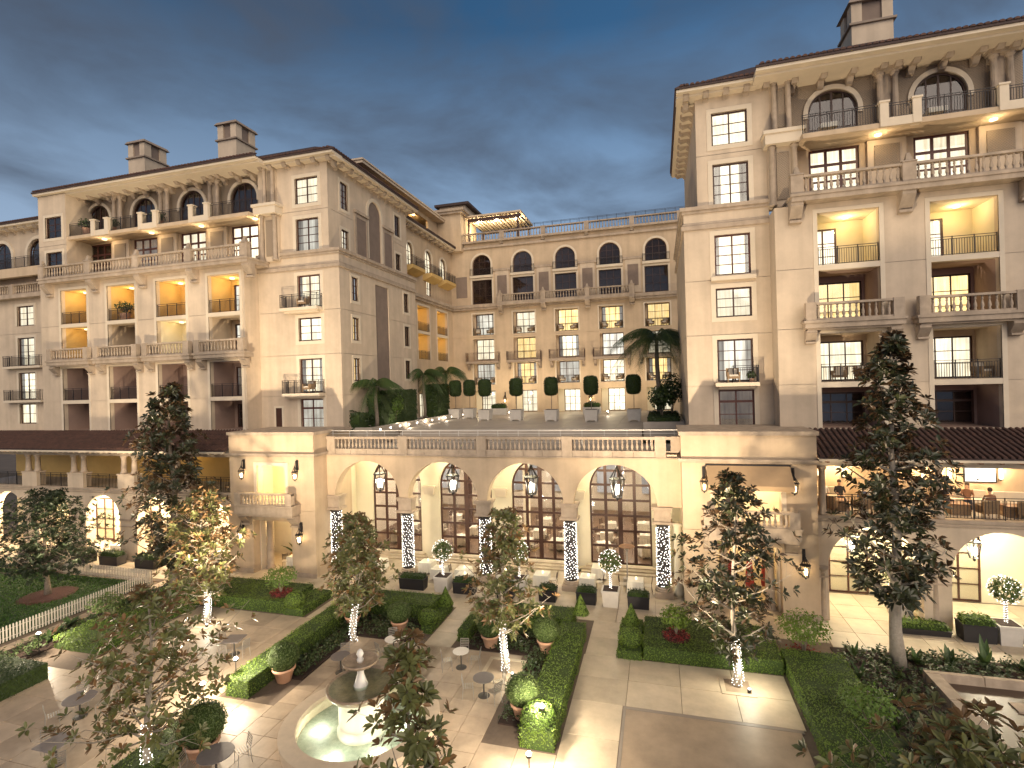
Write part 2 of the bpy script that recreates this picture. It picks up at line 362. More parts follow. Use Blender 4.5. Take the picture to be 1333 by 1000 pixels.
def wall(mb, u0, u1, z0, z1, d0, d1, holes=(), grooves=()):
    us = {u0, u1}; zs = {z0, z1}
    for a, b, c, d in holes: us |= {max(a, u0), min(b, u1)}; zs |= {max(c, z0), min(d, z1)}
    for g in grooves:
        if z0 < g < z1: zs |= {g - 0.014, g + 0.014}
    us = sorted(us); zs = sorted(zs)
    def fd(j):
        m = (zs[j] + zs[j + 1]) / 2
        return d0 + 0.03 if any(abs(m - g) < 0.014 for g in grooves) else d0
    def solid(i, j):
        if i < 0 or j < 0 or i >= len(us) - 1 or j >= len(zs) - 1: return False
        a = (us[i] + us[i + 1]) / 2; c = (zs[j] + zs[j + 1]) / 2
        return not any(h[0] < a < h[1] and h[2] < c < h[3] for h in holes)
    for i in range(len(us) - 1):
        for j in range(len(zs) - 1):
            if not solid(i, j): continue
            a, b, c, d = us[i], us[i + 1], zs[j], zs[j + 1]; f = fd(j)
            mb.quad((a, f, c), (b, f, c), (b, f, d), (a, f, d)); mb.quad((b, d1, c), (a, d1, c), (a, d1, d), (b, d1, d))
            if not solid(i - 1, j): mb.quad((a, d1, c), (a, f, c), (a, f, d), (a, d1, d))
            if not solid(i + 1, j): mb.quad((b, f, c), (b, d1, c), (b, d1, d), (b, f, d))
            if not solid(i, j - 1): mb.quad((a, d1, c), (b, d1, c), (b, f, c), (a, f, c))
            elif fd(j - 1) != f: mb.quad((a, fd(j - 1), c), (b, fd(j - 1), c), (b, f, c), (a, f, c))
            if not solid(i, j + 1): mb.quad((a, f, d), (b, f, d), (b, d1, d), (a, d1, d))
            elif fd(j + 1) != f: mb.quad((a, f, d), (b, f, d), (b, fd(j + 1), d), (a, fd(j + 1), d))
    return mb
def arch_fill(mb, uc, r, zs, d0, d1, ztop=None, n=20):
    """spandrels over a half-round opening whose bounding rectangle reaches zs + r"""
    zt = zs + r if ztop is None else ztop
    p = [(uc - r * math.cos(math.pi * k / n), zs + r * math.sin(math.pi * k / n)) for k in range(n + 1)]
    for k in range(n):
        (a, c), (b, d) = p[k], p[k + 1]
        mb.quad((a, d0, c), (b, d0, d), (b, d0, zt), (a, d0, zt)); mb.quad((b, d1, d), (a, d1, c), (a, d1, zt), (b, d1, zt))
        mb.quad((a, d0, c), (a, d1, c), (b, d1, d), (b, d0, d))
    return mb
def arch_band(mb, uc, r0, r1, zs, d0, d1, n=20, legs=0.0):
    """moulding that follows a half-round arch"""
    a = [(uc - math.cos(math.pi * k / n), math.sin(math.pi * k / n), math.pi * k / n) for k in range(n + 1)]
    P = lambda r, t, d: (uc - r * math.cos(t), d, zs + r * math.sin(t))
    for k in range(n):
        t0 = math.pi * k / n; t1 = math.pi * (k + 1) / n
        mb.quad(P(r0, t0, d0), P(r0, t1, d0), P(r1, t1, d0), P(r1, t0, d0)); mb.quad(P(r1, t0, d0), P(r1, t1, d0), P(r1, t1, d1), P(r1, t0, d1))
        mb.quad(P(r0, t0, d1), P(r0, t1, d1), P(r0, t1, d0), P(r0, t0, d0))
    if legs:
        mb.box(uc - r1, uc - r0, d0, d1, zs - legs, zs); mb.box(uc + r0, uc + r1, d0, d1, zs - legs, zs)
    return mb

_pc = {}
def pane_mesh(w, h, mt):
    k = (round(w, 2), round(h, 2), mt)
    if k not in _pc:
        _pc[k] = MB().box(-w / 2, w / 2, 0, 0.008, -h / 2, h / 2).mesh('pane', mt)
    return _pc[k]
def curtain_sheet(mb, u0, u1, z0, z1, d, folds=True):
    n = max(4, int((u1 - u0) / 0.12)) if folds else 1
    for k in range(n):
        a = u0 + (u1 - u0) * k / n; b = u0 + (u1 - u0) * (k + 1) / n
        da = d + (0.03 if k % 2 else -0.03) * folds; db = d + (-0.03 if k % 2 else 0.03) * folds
        mb.quad((a, da, z0), (b, db, z0), (b, db, z1), (a, da, z1))
    return mb
def window(parent, M, u0, u1, z0, z1, cols=2, rows=3, lit='lit_white', fr='wood_dark', d=0.16, fw=0.095, bw=0.058, heavy=None, panes=True, name='window', arch=False, drapes=0.0):
    """frame and bars as one mesh, each pane its own object, curtain behind"""
    m = MB(M)
    if not arch:
        m.box(u0, u1, d, d + 0.08, z0, z0 + fw); m.box(u0, u1, d, d + 0.08, z1 - fw, z1)
        m.box(u0, u0 + fw, d, d + 0.08, z0 + fw, z1 - fw); m.box(u1 - fw, u1, d, d + 0.08, z0 + fw, z1 - fw)
    else:
        uc = (u0 + u1) / 2; r = (u1 - u0) / 2; zs = z1 - r
        arch_band(m, uc, r - fw, r, zs, d, d + 0.08, 16); m.box(u0, u1, d, d + 0.08, z0, z0 + fw)
        m.box(u0, u0 + fw, d, d + 0.08, z0 + fw, zs); m.box(u1 - fw, u1, d, d + 0.08, z0 + fw, zs)
    ul = [u0 + fw + (u1 - u0 - 2 * fw) * k / cols for k in range(cols + 1)]
    zl = [z0 + fw + (z1 - z0 - 2 * fw) * k / rows for k in range(rows + 1)] if isinstance(rows, int) else [z0 + fw + (z1 - z0 - 2 * fw) * t for t in rows]
    nr = len(zl) - 1
    def ztop(u):
        if not arch: return z1 - fw
        uc = (u0 + u1) / 2; r = (u1 - u0) / 2 - fw; return z1 - fw - r + math.sqrt(max(0, r * r - (u - uc) ** 2))
    for k in range(1, cols):
        w = bw * (1.5 if cols % 2 == 0 and k == cols // 2 else 1.0)
        m.box(ul[k] - w / 2, ul[k] + w / 2, d + 0.005, d + 0.07, z0 + fw, ztop(ul[k]))
    for j in range(1, nr):
        w = heavy if (heavy and j == nr - 1) else bw * 0.75
        h = 0
        if arch:
            r = (u1 - u0) / 2 - fw; zs = z1 - fw - r
            if zl[j] > zs: h = r - math.sqrt(max(0, r * r - (zl[j] - zs) ** 2))
        m.box(u0 + fw + h, u1 - fw - h, d + 0.01, d + 0.062, zl[j] - w / 2, zl[j] + w / 2)
    o = m.build(name, fr, parent)
    g = 'glass' if lit.startswith('lit') or lit.startswith('interior') else 'glass_dark'
    if panes:
        for i in range(cols):
            for j in range(nr):
                w = ul[i + 1] - ul[i] - 0.002; h = zl[j + 1] - zl[j] - 0.002
                zc = (zl[j] + zl[j + 1]) / 2; uc_ = (ul[i] + ul[i + 1]) / 2
                if arch and zl[j + 1] > min(ztop(ul[i]), ztop(ul[i + 1])) + 0.01:
                    zt = (ztop(ul[i]), ztop(ul[i + 1])); zb = zl[j]
                    if max(zt) <= zb + 0.03: continue
                    n = 5; vs = []; pm = MB(M)
                    pts = [(ul[i] + 0.001, zb)] + [(ul[i + 1] - 0.001, zb)]
                    top = [(ul[i + 1] + (ul[i] - ul[i + 1]) * k / n) for k in range(n + 1)]
                    pts += [(t, min(zl[j + 1], max(zb + 0.01, ztop(t)))) for t in top]
                    pm.extr(pts, lambda p: (p[0], d + 0.03, p[1]), lambda p: (p[0], d + 0.038, p[1]))
                    pm.build('pane', g, o); continue
                link(pane_mesh(w, h, g), 'pane', o, M @ Matrix.Translation((uc_, d + 0.03, zc)))
    c = MB(M)
    if lit == 'none': return o
    if arch:
        uc = (u0 + u1) / 2; r = (u1 - u0) / 2; zs = z1 - r
        pts = [(u0, z0), (u1, z0)] + [(uc + r * math.cos(math.pi * k / 14), zs + r * math.sin(math.pi * k / 14)) for k in range(15)]
        c.extr(pts, lambda p: (p[0], d + 0.2, p[1]), lambda p: (p[0], d + 0.22, p[1]))
    else: curtain_sheet(c, u0, u1, z0, z1, d + 0.22, lit in ('lit_warm', 'lit_white', 'lit_dim'))
    c.build('curtain' if lit.startswith('lit') else 'dark_sheet', lit, o)  # without a lit room, a dark sheet stands in for the unlit interior
    if drapes:
        w = (u1 - u0) * drapes
        for a, b in ((u0 + 0.02, u0 + w), (u1 - w, u1 - 0.02)): curtain_sheet(MB(M), a, b, z0 + 0.02, z1 - 0.02, d + 0.14, True).build('drape', 'drape', o)
    return o
def trim_frame(mb, u0, u1, z0, z1, w=0.28, proud=0.04, bottom=True):
    b = w if bottom else 0
    mb.box(u0 - w, u0, -proud, 0.05, z0 - b, z1 + w); mb.box(u1, u1 + w, -proud, 0.05, z0 - b, z1 + w); mb.box(u0, u1, -proud, 0.05, z1, z1 + w)
    if bottom: mb.box(u0, u1, -proud, 0.05, z0 - w, z0)
    return mb

# turned baluster (shared)
BAL = MB().lathe([(0.075, 0), (0.075, 0.07), (0.045, 0.10), (0.085, 0.24), (0.078, 0.32), (0.04, 0.52), (0.035, 0.58), (0.06, 0.62), (0.06, 0.66), (0.045, 0.68), (0.045, 0.73), (0.07, 0.76), (0.07, 0.80)], 8).mesh('baluster', 'stone', True)
BAL_LO = [(0.07, 0), (0.05, 0.1), (0.08, 0.28), (0.035, 0.55), (0.065, 0.64), (0.045, 0.7), (0.07, 0.8)]
def balustrade(parent, M, u0, u1, z0, d=0.0, h=0.80, posts=(), pitch=0.28, each=True, mt='stone', base=0.10, rail=0.12, name='balustrade', postw=0.55, posth=0.0, th=0.3):
    """base course, rail, square posts and turned balusters along u at depth d"""
    m = MB(M)
    m.box(u0, u1, d - th / 2, d + th / 2, z0, z0 + base); m.box(u0, u1, d - th / 2 - 0.02, d + th / 2 + 0.02, z0 + base + h, z0 + base + h + rail)
    o = m.build(name, mt, parent)
    for p in posts:
        q = MB(M); q.box(p - postw / 2, p + postw / 2, d - th / 2 - 0.05, d + th / 2 + 0.05, z0 - 0.004, z0 + base + h + rail + 0.03)
        if posth: q.taper(p - postw / 2 - 0.05, p + postw / 2 + 0.05, d - th / 2 - 0.1, d + th / 2 + 0.1, z0 + base + h + rail + 0.03, z0 + base + h + rail + 0.10, 0.03); q.taper(p - 0.17, p + 0.17, d - 0.17, d + 0.17, z0 + base + h + rail + 0.10, z0 + base + h + rail + 0.10 + posth, 0.10)
        q.build('post', mt, o)
    edges = [u0] + sorted(posts) + [u1]; lo = MB(M)
    for a, b in zip(edges[:-1], edges[1:]):
        a2 = a + (postw / 2 if a in posts else 0.0); b2 = b - (postw / 2 if b in posts else 0.0)
        n = int((b2 - a2) / pitch)
        if n < 1: continue
        for k in range(n):
            u = a2 + (b2 - a2) * (k + 0.5) / n
            if each: link(BAL, 'baluster', o, M @ Matrix.Translation((u, d, z0 + base)) @ Matrix.Diagonal((1, 1, h / 0.8, 1)))
            else: lo.lathe([(r, z * h / 0.8) for r, z in BAL_LO], 5, u, d, z0 + base)
    if not each and lo.v: tag(lo.build('baluster_row', mt, o, True), kind='stuff')
    return o
def corbel(parent, M, u, z1, h=1.1, w=0.6, out=0.75, d=0.0, mt='stone', name='corbel'):
    """scrolled bracket whose top is at z1, growing outwards (-d)"""
    n = 8; pts = [(0.0, z1), (-out, z1), (-out, z1 - 0.16 * h)]
    for k in range(n + 1):
        t = k / n; pts.append((-out * (1 - t) ** 0.8 * (0.86) - 0.12, z1 - 0.18 * h - 0.62 * h * t))
    pts += [(-0.30, z1 - 0.84 * h), (-0.30, z1 - 0.97 * h), (0.0, z1 - h)]
    m = MB(M); m.extr(pts, lambda p: (u - w / 2, d + p[0], p[1]), lambda p: (u + w / 2, d + p[0], p[1]))
    for k in (-1, 0, 1): m.extr([(-out * 0.95, z1 - 0.2 * h), (-out * 0.95 - 0.03, z1 - 0.2 * h), (-0.16, z1 - 0.8 * h), (-0.10, z1 - 0.8 * h)], lambda p: (u + k * w * 0.3 - 0.05, d + p[0], p[1]), lambda p: (u + k * w * 0.3 + 0.05, d + p[0], p[1]))
    return m.build(name, mt, parent)
def iron_rail(parent, M, u0, u1, z0, d, h=0.95, gap=0.13, posts=None, returns=0.0, mt='iron', name='railing'):
    m = MB(M); e = 0.02
    def run(a, b, fn):
        n = max(2, int(abs(b - a) / gap)); np_ = max(1, int(round(abs(b - a) / 1.1)))
        for k in range(n + 1):
            t = a + (b - a) * k / n; w = 0.009
            m.box(*fn(t, w), z0 + 0.06, z0 + h - 0.10)
        for k in range(np_ + 1):
            t = a + (b - a) * k / np_; m.box(*fn(t, 0.022), z0, z0 + h + 0.03)
        for zz in (z0 + 0.05, z0 + h - 0.12, z0 + h): m.box(*fn((a + b) / 2, abs(b - a) / 2), zz - 0.012, zz + 0.018)
    run(u0, u1, lambda t, w: (t - w, t + w, d - e / 2 - 0.004, d + e / 2 + 0.004))
    if returns:
        for u in (u0, u1): run(d, d + returns, lambda t, w: (u - 0.013, u + 0.013, t - w, t + w))
    return m.build(name, mt, parent)
def col_prof(r, h):
    return [(r * 1.35, 0), (r * 1.35, 0.10), (r * 1.15, 0.13), (r * 1.15, 0.2), (r, 0.24), (r * 1.0, h * 0.4), (r * 0.86, h - 0.30), (r * 1.0, h - 0.28), (r * 0.9, h - 0.24), (r * 1.05, h - 0.16), (r * 1.3, h - 0.12), (r * 1.3, h)]
# ------------------------------------------------------------------ ground sheet
tag(MB().box(-400, 400, -60, 700, -0.6, -0.06).build('ground', 'ground'), 'dark earth under and around the garden court', kind='structure')

YM, YB, YU = 33.8, 32.3, 34.3
def eave(parent, M, u0, u1, d, z, pitch=1.5, extra=(), depth=1.35, bdepth=1.0, gu=None):
    """soffit board, gutter edge, tile row and brackets of one eave run; d = depth of the eave's front edge"""
    m = MB(M); m.box(u0, u1, d + 0.06, d + depth, z - 0.16, z); m.box(u0, u1, d + 0.45, d + depth + 0.1, z - 0.30, z - 0.16)
    o = m.build('eave', 'trim', parent)
    a_, b_ = gu or (u0, u1)
    g = MB(M); g.box(a_ - 0.02, b_ + 0.02, d - 0.03, d + 0.18, z + 0.004, z + 0.13); g.build('gutter', 'roof_slate', o)
    t = MB(M); n = int((b_ - a_ - 0.3) / 0.30)
    for k in range(n):
        u = a_ + 0.15 + (b_ - a_ - 0.3) * (k + 0.5) / n
        pts = [(u + 0.13 * math.cos(math.pi * j / 6), 0.12 * math.sin(math.pi * j / 6)) for j in range(7)]
        t.extr(pts, lambda p: (p[0], d - 0.08, z + 0.13 + p[1]), lambda p: (p[0], d + 0.5, z + 0.13 + p[1] + 0.2))
    tag(t.build('roof_tiles', 'roof_tile', o), kind='stuff')
    us = []
    n = max(1, int(round((u1 - u0) / pitch)))
    us = [u0 + (u1 - u0) * (k + 0.5) / n for k in range(n)]
    for e in extra: us = [u for u in us if abs(u - e) > 0.6] + [e - 0.34, e + 0.34]
    prof = [(0.0, 0.0), (-bdepth, 0.0), (-bdepth, -0.16), (-bdepth * 0.82, -0.34), (-bdepth * 0.45, -0.26), (-bdepth * 0.2, -0.56), (0.0, -0.62)]
    bm = MB().extr(prof, lambda p: (-0.16, p[0], p[1]), lambda p: (0.16, p[0], p[1])).mesh('bracket', 'stone')
    for u in us: link(bm, 'bracket', o, M @ Matrix.Translation((u, d + depth - 0.02, z - 0.162)))
    return o
def hip_roof(parent, x0, x1, y0, y1, z0, h, inset, mt='roof_slate', name='roof'):
    m = MB(); m.add([(x0, y0, z0), (x1, y0, z0), (x1, y1, z0), (x0, y1, z0), (x0 + inset, y0 + inset, z0 + h), (x1 - inset, y0 + inset, z0 + h), (x1 - inset, y1 - inset, z0 + h), (x0 + inset, y1 - inset, z0 + h)],
          [(0, 3, 2, 1), (4, 5, 6, 7), (0, 1, 5, 4), (1, 2, 6, 5), (2, 3, 7, 6), (3, 0, 4, 7)])
    return m.build(name, mt, parent)
def chimney(parent, x, y, z0, z1, w, dp):
    m = MB(); m.box(x - w / 2, x + w / 2, y, y + dp, z0, z1 - 1.55)
    for a in (x - w / 2, x + w / 2 - 0.6):
        for b in (y, y + dp - 0.7): m.box(a, a + 0.6, b, b + 0.7, z1 - 1.42, z1 - 0.14)
    o = m.build('chimney', 'stucco', parent)
    c = MB(); c.box(x - w / 2 - 0.16, x + w / 2 + 0.16, y - 0.16, y + dp + 0.16, z1 - 1.55, z1 - 1.42); c.taper(x - w / 2 - 0.2, x + w / 2 + 0.2, y - 0.2, y + dp + 0.2, z1 - 0.14, z1 + 0.12, 0.15)
    c.build('chimney_cap', 'stone_dark', o)
    f = MB(); f.box(x - w / 2 + 0.12, x + w / 2 - 0.12, y + 0.12, y + dp - 0.12, z1 - 1.42, z1 - 0.15); f.build('flue', 'brown_panel', o)
    return o
def col2(parent, x, y, z0, z1, gap=0.36, r=0.17, mt='stone', name='column_pair'):
    m = MB()
    for s in (-1, 1): m.lathe(col_prof(r, z1 - z0 - 0.3), 10, x + s * gap, y, z0)
    m.box(x - gap - 0.28, x + gap + 0.28, y - 0.26, y + 0.26, z1 - 0.30, z1 - 0.14); m.box(x - gap - 0.34, x + gap + 0.34, y - 0.32, y + 0.32, z1 - 0.14, z1)
    m.box(x - 0.30, x + 0.30, y + 0.12, y + 0.45, z0, z1 - 0.302)
    return m.build(name, mt, parent)
def ceiling_lamp(parent, x, y, z, power, col=(1, 0.66, 0.28), rad=0.12):
    m = MB(); m.lathe([(0.16, -0.07), (0.18, -0.03), (0.18, 0.0)], 10, x, y, z); m.build('ceiling_lamp', 'lamp_glass_warm', parent)
    point((x, y, z - 0.28), power, col, rad)

def wing(side):
    Rt = side == 'R'
    if Rt:
        root = wthing('hotel_wing', 'tall stucco hotel wing with two lit loggia columns beside the plain roof parapet', 'building', (10, 33, 0))
        xm, xmu, xb0, xb1 = 1.76, 2.6, 6.55, 19.2; logs = [10.15, 15.42]; corner = 7.3; wm = 4.5
        posts = [7.55, 12.78, 18.05]; b0, b1 = 7.25, 19.2
    else:
        root = wthing('hotel_wing', 'long stucco hotel wing with four loggia columns, two chimneys and corner windows', 'building', (-36, 33, 0))
        xm, xmu, xb0, xb1 = -22.55, -23.35, -51.0, -29.75; logs = [-47.17, -41.95, -36.78, -31.65]; corner = -28.35; wm = -25.2
        posts = [-49.7, -44.5, -39.4, -34.2, -29.0]; b0, b1 = -50.0, -28.7
    FB, FM, FU = front(YB), front(YM), front(YU)
    G = (12.0, 15.1, 18.42)
    # ---- bay wall with loggia openings
    holes = []
    for c in logs: holes += [(c - 1.48, c + 1.48, 15.2, 21.42), (c - 1.48, c + 1.48, 9.55, 14.8)]
    m = MB(FB); wall(m, xb0, xb1, 9.0, 21.95, 0, 0.35, holes, G)
    # returns of the bay
    if Rt: m.quad((xb0, 0.35, 9.0), (xb0, YM - YB + 0.1, 9.0), (xb0, YM - YB + 0.1, 21.95), (xb0, 0.35, 21.95))
    else:
        m.quad((xb1, 0.35, 9.0), (xb1, YM - YB + 0.1, 9.0), (xb1, YM - YB + 0.1, 21.95), (xb1, 0.35, 21.95)); m.quad((xb0, 0.35, 9.0), (xb0, 9, 9.0), (xb0, 9, 29.5), (xb0, 0.35, 29.5))
    m.build('wall', 'stucco', root)
    # ---- main wall
    wz = [(26.53, 28.5), (22.95, 25.4), (18.68, 21.12), (16.14, 17.9), (12.25, 14.8), (9.4, 11.75)]
    lo = (xm, xb0 + 0.02) if Rt else (xb1 - 0.02, xm); up = (xmu, xb0 + 1.2) if Rt else (xb1 + 0.2, xmu)
    m = MB(FM); wall(m, lo[0], lo[1], 9.0, 22.9, 0, 0.3, [(wm - 1.0, wm + 1.0, a, b) for a, b in wz[2:]], G)
    m.build('wall', 'stucco', root)
    m = MB(FM); wall(m, up[0], up[1], 22.9, 29.5, 0, 0.3, [(wm - 1.0, wm + 1.0, a, b) for a, b in wz[:2]], (26.0,))
    m.build('wall', 'stucco', root)
    t = MB(FM)
    for k, (a, b) in enumerate(wz): trim_frame(MB(FM), wm - 1.0, wm + 1.0, a, b, 0.27, 0.035, bottom=k not in (4, 5)).build('window_surround', 'trim', root)
    lits = ['lit_white', 'lit_white', 'lit_white', 'lit_white', 'lit_pale', 'lit_dim'] if Rt else ['lit_white', 'lit_pale', 'lit_white', 'lit_white', 'lit_white', 'lit_pale']
    for k, (a, b) in enumerate(wz):
        window(root, FM, wm - 1.0, wm + 1.0, a, b, 2, (3, 4, 4, 3, 4, (0, 0.36, 0.72, 1.0))[k], lits[k], 'wood_red' if k in (2, 5) else 'wood_dark', 0.12, heavy=0.14 if k == 5 else None, drapes=(0, 0.24, 0.14, 0, 0.2, 0)[k])
    # sills and small balconies of the main wall
    for k in ((2, 4) if not Rt else (4,)):
        z = wz[k][0]; s = MB(FM); s.box(wm - 2.1 if not Rt else wm - 1.2, wm + 1.2, -0.75, 0.0, z - 0.28, z - 0.06); s.box(wm - 1.9 if not Rt else wm - 1.0, wm + 1.0, -0.5, 0.0, z - 0.42, z - 0.28)
        q = s.build('balcony', 'trim', root); iron_rail(q, FM, (wm - 2.05) if not Rt else wm - 0.2, wm + 1.15, z - 0.06, -0.70, 0.98, 0.12, returns=0.68)
    s = MB(FM); s.box(wm - 1.25, wm + 1.25, -0.30, 0.0, wz[2][0] - 0.34, wz[2][0] - 0.10)
    if Rt: s.build('sill', 'trim', root)
    # cornice between storeys
    q = MB(FM)
    for z0, z1, p in ((21.55, 21.80, 0.14), (21.80, 21.92, 0.08), (22.55, 22.72, 0.10), (22.72, 22.94, 0.22)):
        a = lo[0] - (p if Rt else 0); b = lo[1] + (0 if Rt else p)
        q.box(a, b, -p, 0.02, z0, z1)
        if Rt: q.box(a, xm + 0.02, 0.02, 13.2, z0, z1)
        else: q.box(xm - 0.02, b, 0.02, 12.6, z0, z1)
    q.quad((min(xm, xmu) - 0.01, -0.02, 22.91), (max(xm, xmu) + 0.01, -0.02, 22.91), (max(xm, xmu) + 0.01, 13, 22.91), (min(xm, xmu) - 0.01, 13, 22.91))
    q.build('cornice', 'stone', root)
    # ---- loggias
    for i, c in enumerate(logs):
        for z0, z1 in ((15.2, 21.42), (9.55, 14.8)): trim_frame(MB(FB), c - 1.48, c + 1.48, z0, z1, 0.22, 0.03, bottom=False).build('loggia_surround', 'trim', root)
        for row, (z0, z1) in enumerate(((18.55, 21.42), (15.2, 18.25), (12.1, 14.8), (9.55, 11.8))):
            if Rt: tone = ('cream', 'loggia_shade', 'stucco_warm', 'loggia_shade')[row]  # wall colour per row, darker where the loggia is unlit
            else: tone = (('ochre', 'ochre', 'ochre', 'ochre'), ('ochre', 'stucco_warm', 'cream', 'stucco_warm'), ('loggia_shade',) * 4, ('loggia_shade',) * 4)[row][i]
            b = MB(FB); D = 2.3
            if Rt:
                wu = (c - 1.3, c + (0.12 if row == 0 else 1.35)); lit = ('lit_white', 'lit_warm', 'lit_white', 'dark_room')[row]
            else:
                wu = (c - (1.2 if i == 3 else 0.85), c + 1.3); lit = ('lit_pale', 'lit_pale', 'dark_room', 'dark_room')[row] if i in (2, 3) else 'dark_room'
                if row == 2 and i == 3: lit = 'lit_dim'
            hz = (z0 + 0.02, z1 - 0.35)
            wall(b, c - 1.9, c + 1.9, z0, z1, D, D + 0.2, [(wu[0], wu[1], hz[0], hz[1])])
            for u, s in ((c - 1.48, 1), (c + 1.48, -1)):
                b.quad((u, 0.352, z0), (u, D, z0), (u, D, z1), (u, 0.352, z1))
            b.quad((c - 1.48, 0.352, z0 + 0.004), (c + 1.48, 0.352, z0 + 0.004), (c + 1.48, D, z0 + 0.004), (c - 1.48, D, z0 + 0.004)); b.quad((c - 1.48, 0.352, z1 - 0.002), (c - 1.48, D, z1 - 0.002), (c + 1.48, D, z1 - 0.002), (c + 1.48, 0.352, z1 - 0.002))
            lg = b.build('loggia', tone, root)
            window(lg if False else root, front(YB + D), wu[0], wu[1], hz[0], hz[1], 3 if row else 2, (0, 0.34, 0.67, 1.0) if row != 3 else (0, 0.36, 0.72, 1.0), lit, 'wood_dark', 0.03, heavy=0.14 if row == 3 else None)
            lit_row = (row == 0) or (not Rt and row == 1 and i in (0, 2))
            if lit_row: ceiling_lamp(root, c + (0.3 if Rt else -0.4), YB + 1.3, z1 - 0.02, 46 if row == 0 else 24, (1, 0.70, 0.30))
            if row in (0, 2):
                iron_rail(root, FB, c - 1.44, c + 1.44, z0, 0.10, 0.98, 0.115)
        for z in (18.25, 11.8):
            s = MB(FB); s.box(c - 1.478, c + 1.478, -0.02, 2.29, z + 0.003, z + 0.298); s.build('floor_slab', 'trim', root)
        # stone balcony
        s = MB(FB); s.box(c - 2.35, c + 2.35, -0.66, 0.30, 15.05, 15.32); s.box(c - 2.42, c + 2.42, -0.73, 0.0, 15.32, 15.46); s.box(c - 2.2, c + 2.2, -0.5, 0.0, 14.94, 15.05)
        o = s.build('balcony', 'stone', root)
        balustrade(o, FB, c - 2.3, c + 2.3, 15.462, -0.50, 0.74, (c - 2.06, c + 2.06), 0.30, Rt, name='balustrade', postw=0.50, th=0.26)
        for s_ in (-1, 1): corbel(root, FB, c + s_ * 2.0, 14.94, 0.72, 0.52, 0.52)
    # ---- long stone balcony and deck
    s = MB(FB); s.box(b0, b1, -0.80, 2.1, 21.96, 22.22); s.box(b0 - 0.06, b1 + 0.06, -0.87, 2.1, 22.22, 22.36)
    o = s.build('balcony', 'stone', root)
    balustrade(o, FB, b0, b1, 22.362, -0.60, 0.78, posts, 0.30, Rt, posth=0.42, postw=0.62, th=0.28)
    for p in posts: corbel(root, FB, p, 21.96, 1.05, 0.62, 0.70)
    # ---- upper storeys set back
    ux = (8.0, 19.2) if Rt else (-47.9, -29.2)
    holes = []; ac = [(c, 1.28, 27.78) for c in logs] if Rt else [(c, 1.28, 27.78) for c in (-46.75, -41.6, -36.5, -31.35)]
    for c, r, zs in ac: holes += [(c - r, c + r, 26.0, zs + r), (c - 1.3, c + 1.3, 22.4, 25.66)]
    m = MB(FU); wall(m, ux[0], ux[1], 25.85, 29.62, 0, 0.3, [h for h in holes if h[2] > 25], ())
    for c, r, zs in ac: arch_fill(m, c, r, zs, 0, 0.3)
    m.build('wall', 'lattice', root, False)
    m = MB(FU); wall(m, ux[0], ux[1], 22.3, 25.85, 0, 0.3, [h for h in holes if h[2] < 25], ()); m.build('wall', 'stucco_warm', root)
    for i, (c, r, zs) in enumerate(ac):
        q = MB(FU); arch_band(q, c, r + 0.01, r + 0.26, zs, -0.10, 0.04, 20, 0.25); q.build('arch_moulding', 'trim', root)
        window(root, FU, c - r, c + r, 26.0, zs + r, 4, (0, 0.28, 0.58, 1.0), 'dark_room', 'wood_dark', 0.12, arch=True, bw=0.07)
        window(root, FU, c - 1.3, c + 1.3, 22.4, 25.66, 3, (0, 0.42, 0.74, 1.0), 'lit_white' if (Rt or i in (2, 3)) else ('lit_dim' if i == 1 else 'dark_room'), 'wood_red', 0.08, heavy=0.16, bw=0.15, fw=0.13)
        if i + 1 < len(ac) or Rt:
            p = c + 2.6; q = MB(FU); q.box(p - 0.95, p + 0.95, -0.20, -0.002, 22.3, 25.72); q.build('pier', 'stucco', root)
            q = MB(FU); q.box(p - 0.62, p + 0.62, -0.26, -0.201, 24.2, 25.4); q.build('lattice_panel', 'lattice', root)
    # top balcony with a coved soffit, iron railing and stone piers
    prof = [(-1.9, 25.68), (-1.9, 25.92), (-1.84, 25.98), (-0.002, 25.98), (-0.002, 25.74), (-0.7, 25.76), (-1.4, 25.74)]
    u0, u1 = (8.1, 19.2) if Rt else (-47.8, -29.3)
    m = MB(FU); m.extr(prof, lambda p: (u0, p[0], p[1]), lambda p: (u1, p[0], p[1])); o = m.build('balcony', 'stucco_warm', root)
    mids = [12.78, 18.05] if Rt else [-44.1, -39.0, -33.9]
    segs = []; a = u0 + 0.05
    for p in mids:
        segs.append((a, p - 0.95)); a = p + 0.95
        for s_ in (-0.75, 0.75):
            q = MB(FU); q.box(p + s_ - 0.2, p + s_ + 0.2, -1.98, -1.58, 25.70, 26.98); q.box(p + s_ - 0.25, p + s_ + 0.25, -2.03, -1.53, 26.98, 27.08); q.build('pier', 'trim', o)
        q = MB(FU); q.box(p - 0.55, p + 0.55, -1.95, -1.75, 25.70, 26.15); q.build('parapet', 'trim', o)
        iron_rail(o, FU, p - 0.55, p + 0.55, 26.15, -1.85, 0.78, 0.12)
    segs.append((a, u1 - 0.1))
    for a, b in segs:
        if b - a > 0.4: iron_rail(o, FU, a, b, 25.98, -1.72, 1.05, 0.12)
    for p in mids: col2(root, p, YU - 0.42, 25.93, 29.62)
    for c, _, _ in ac: ceiling_lamp(root, c + 1.9, YU - 1.0, 25.70, 26, (1, 0.76, 0.44), 0.12)  # lamps added to brighten the recess under the top balcony
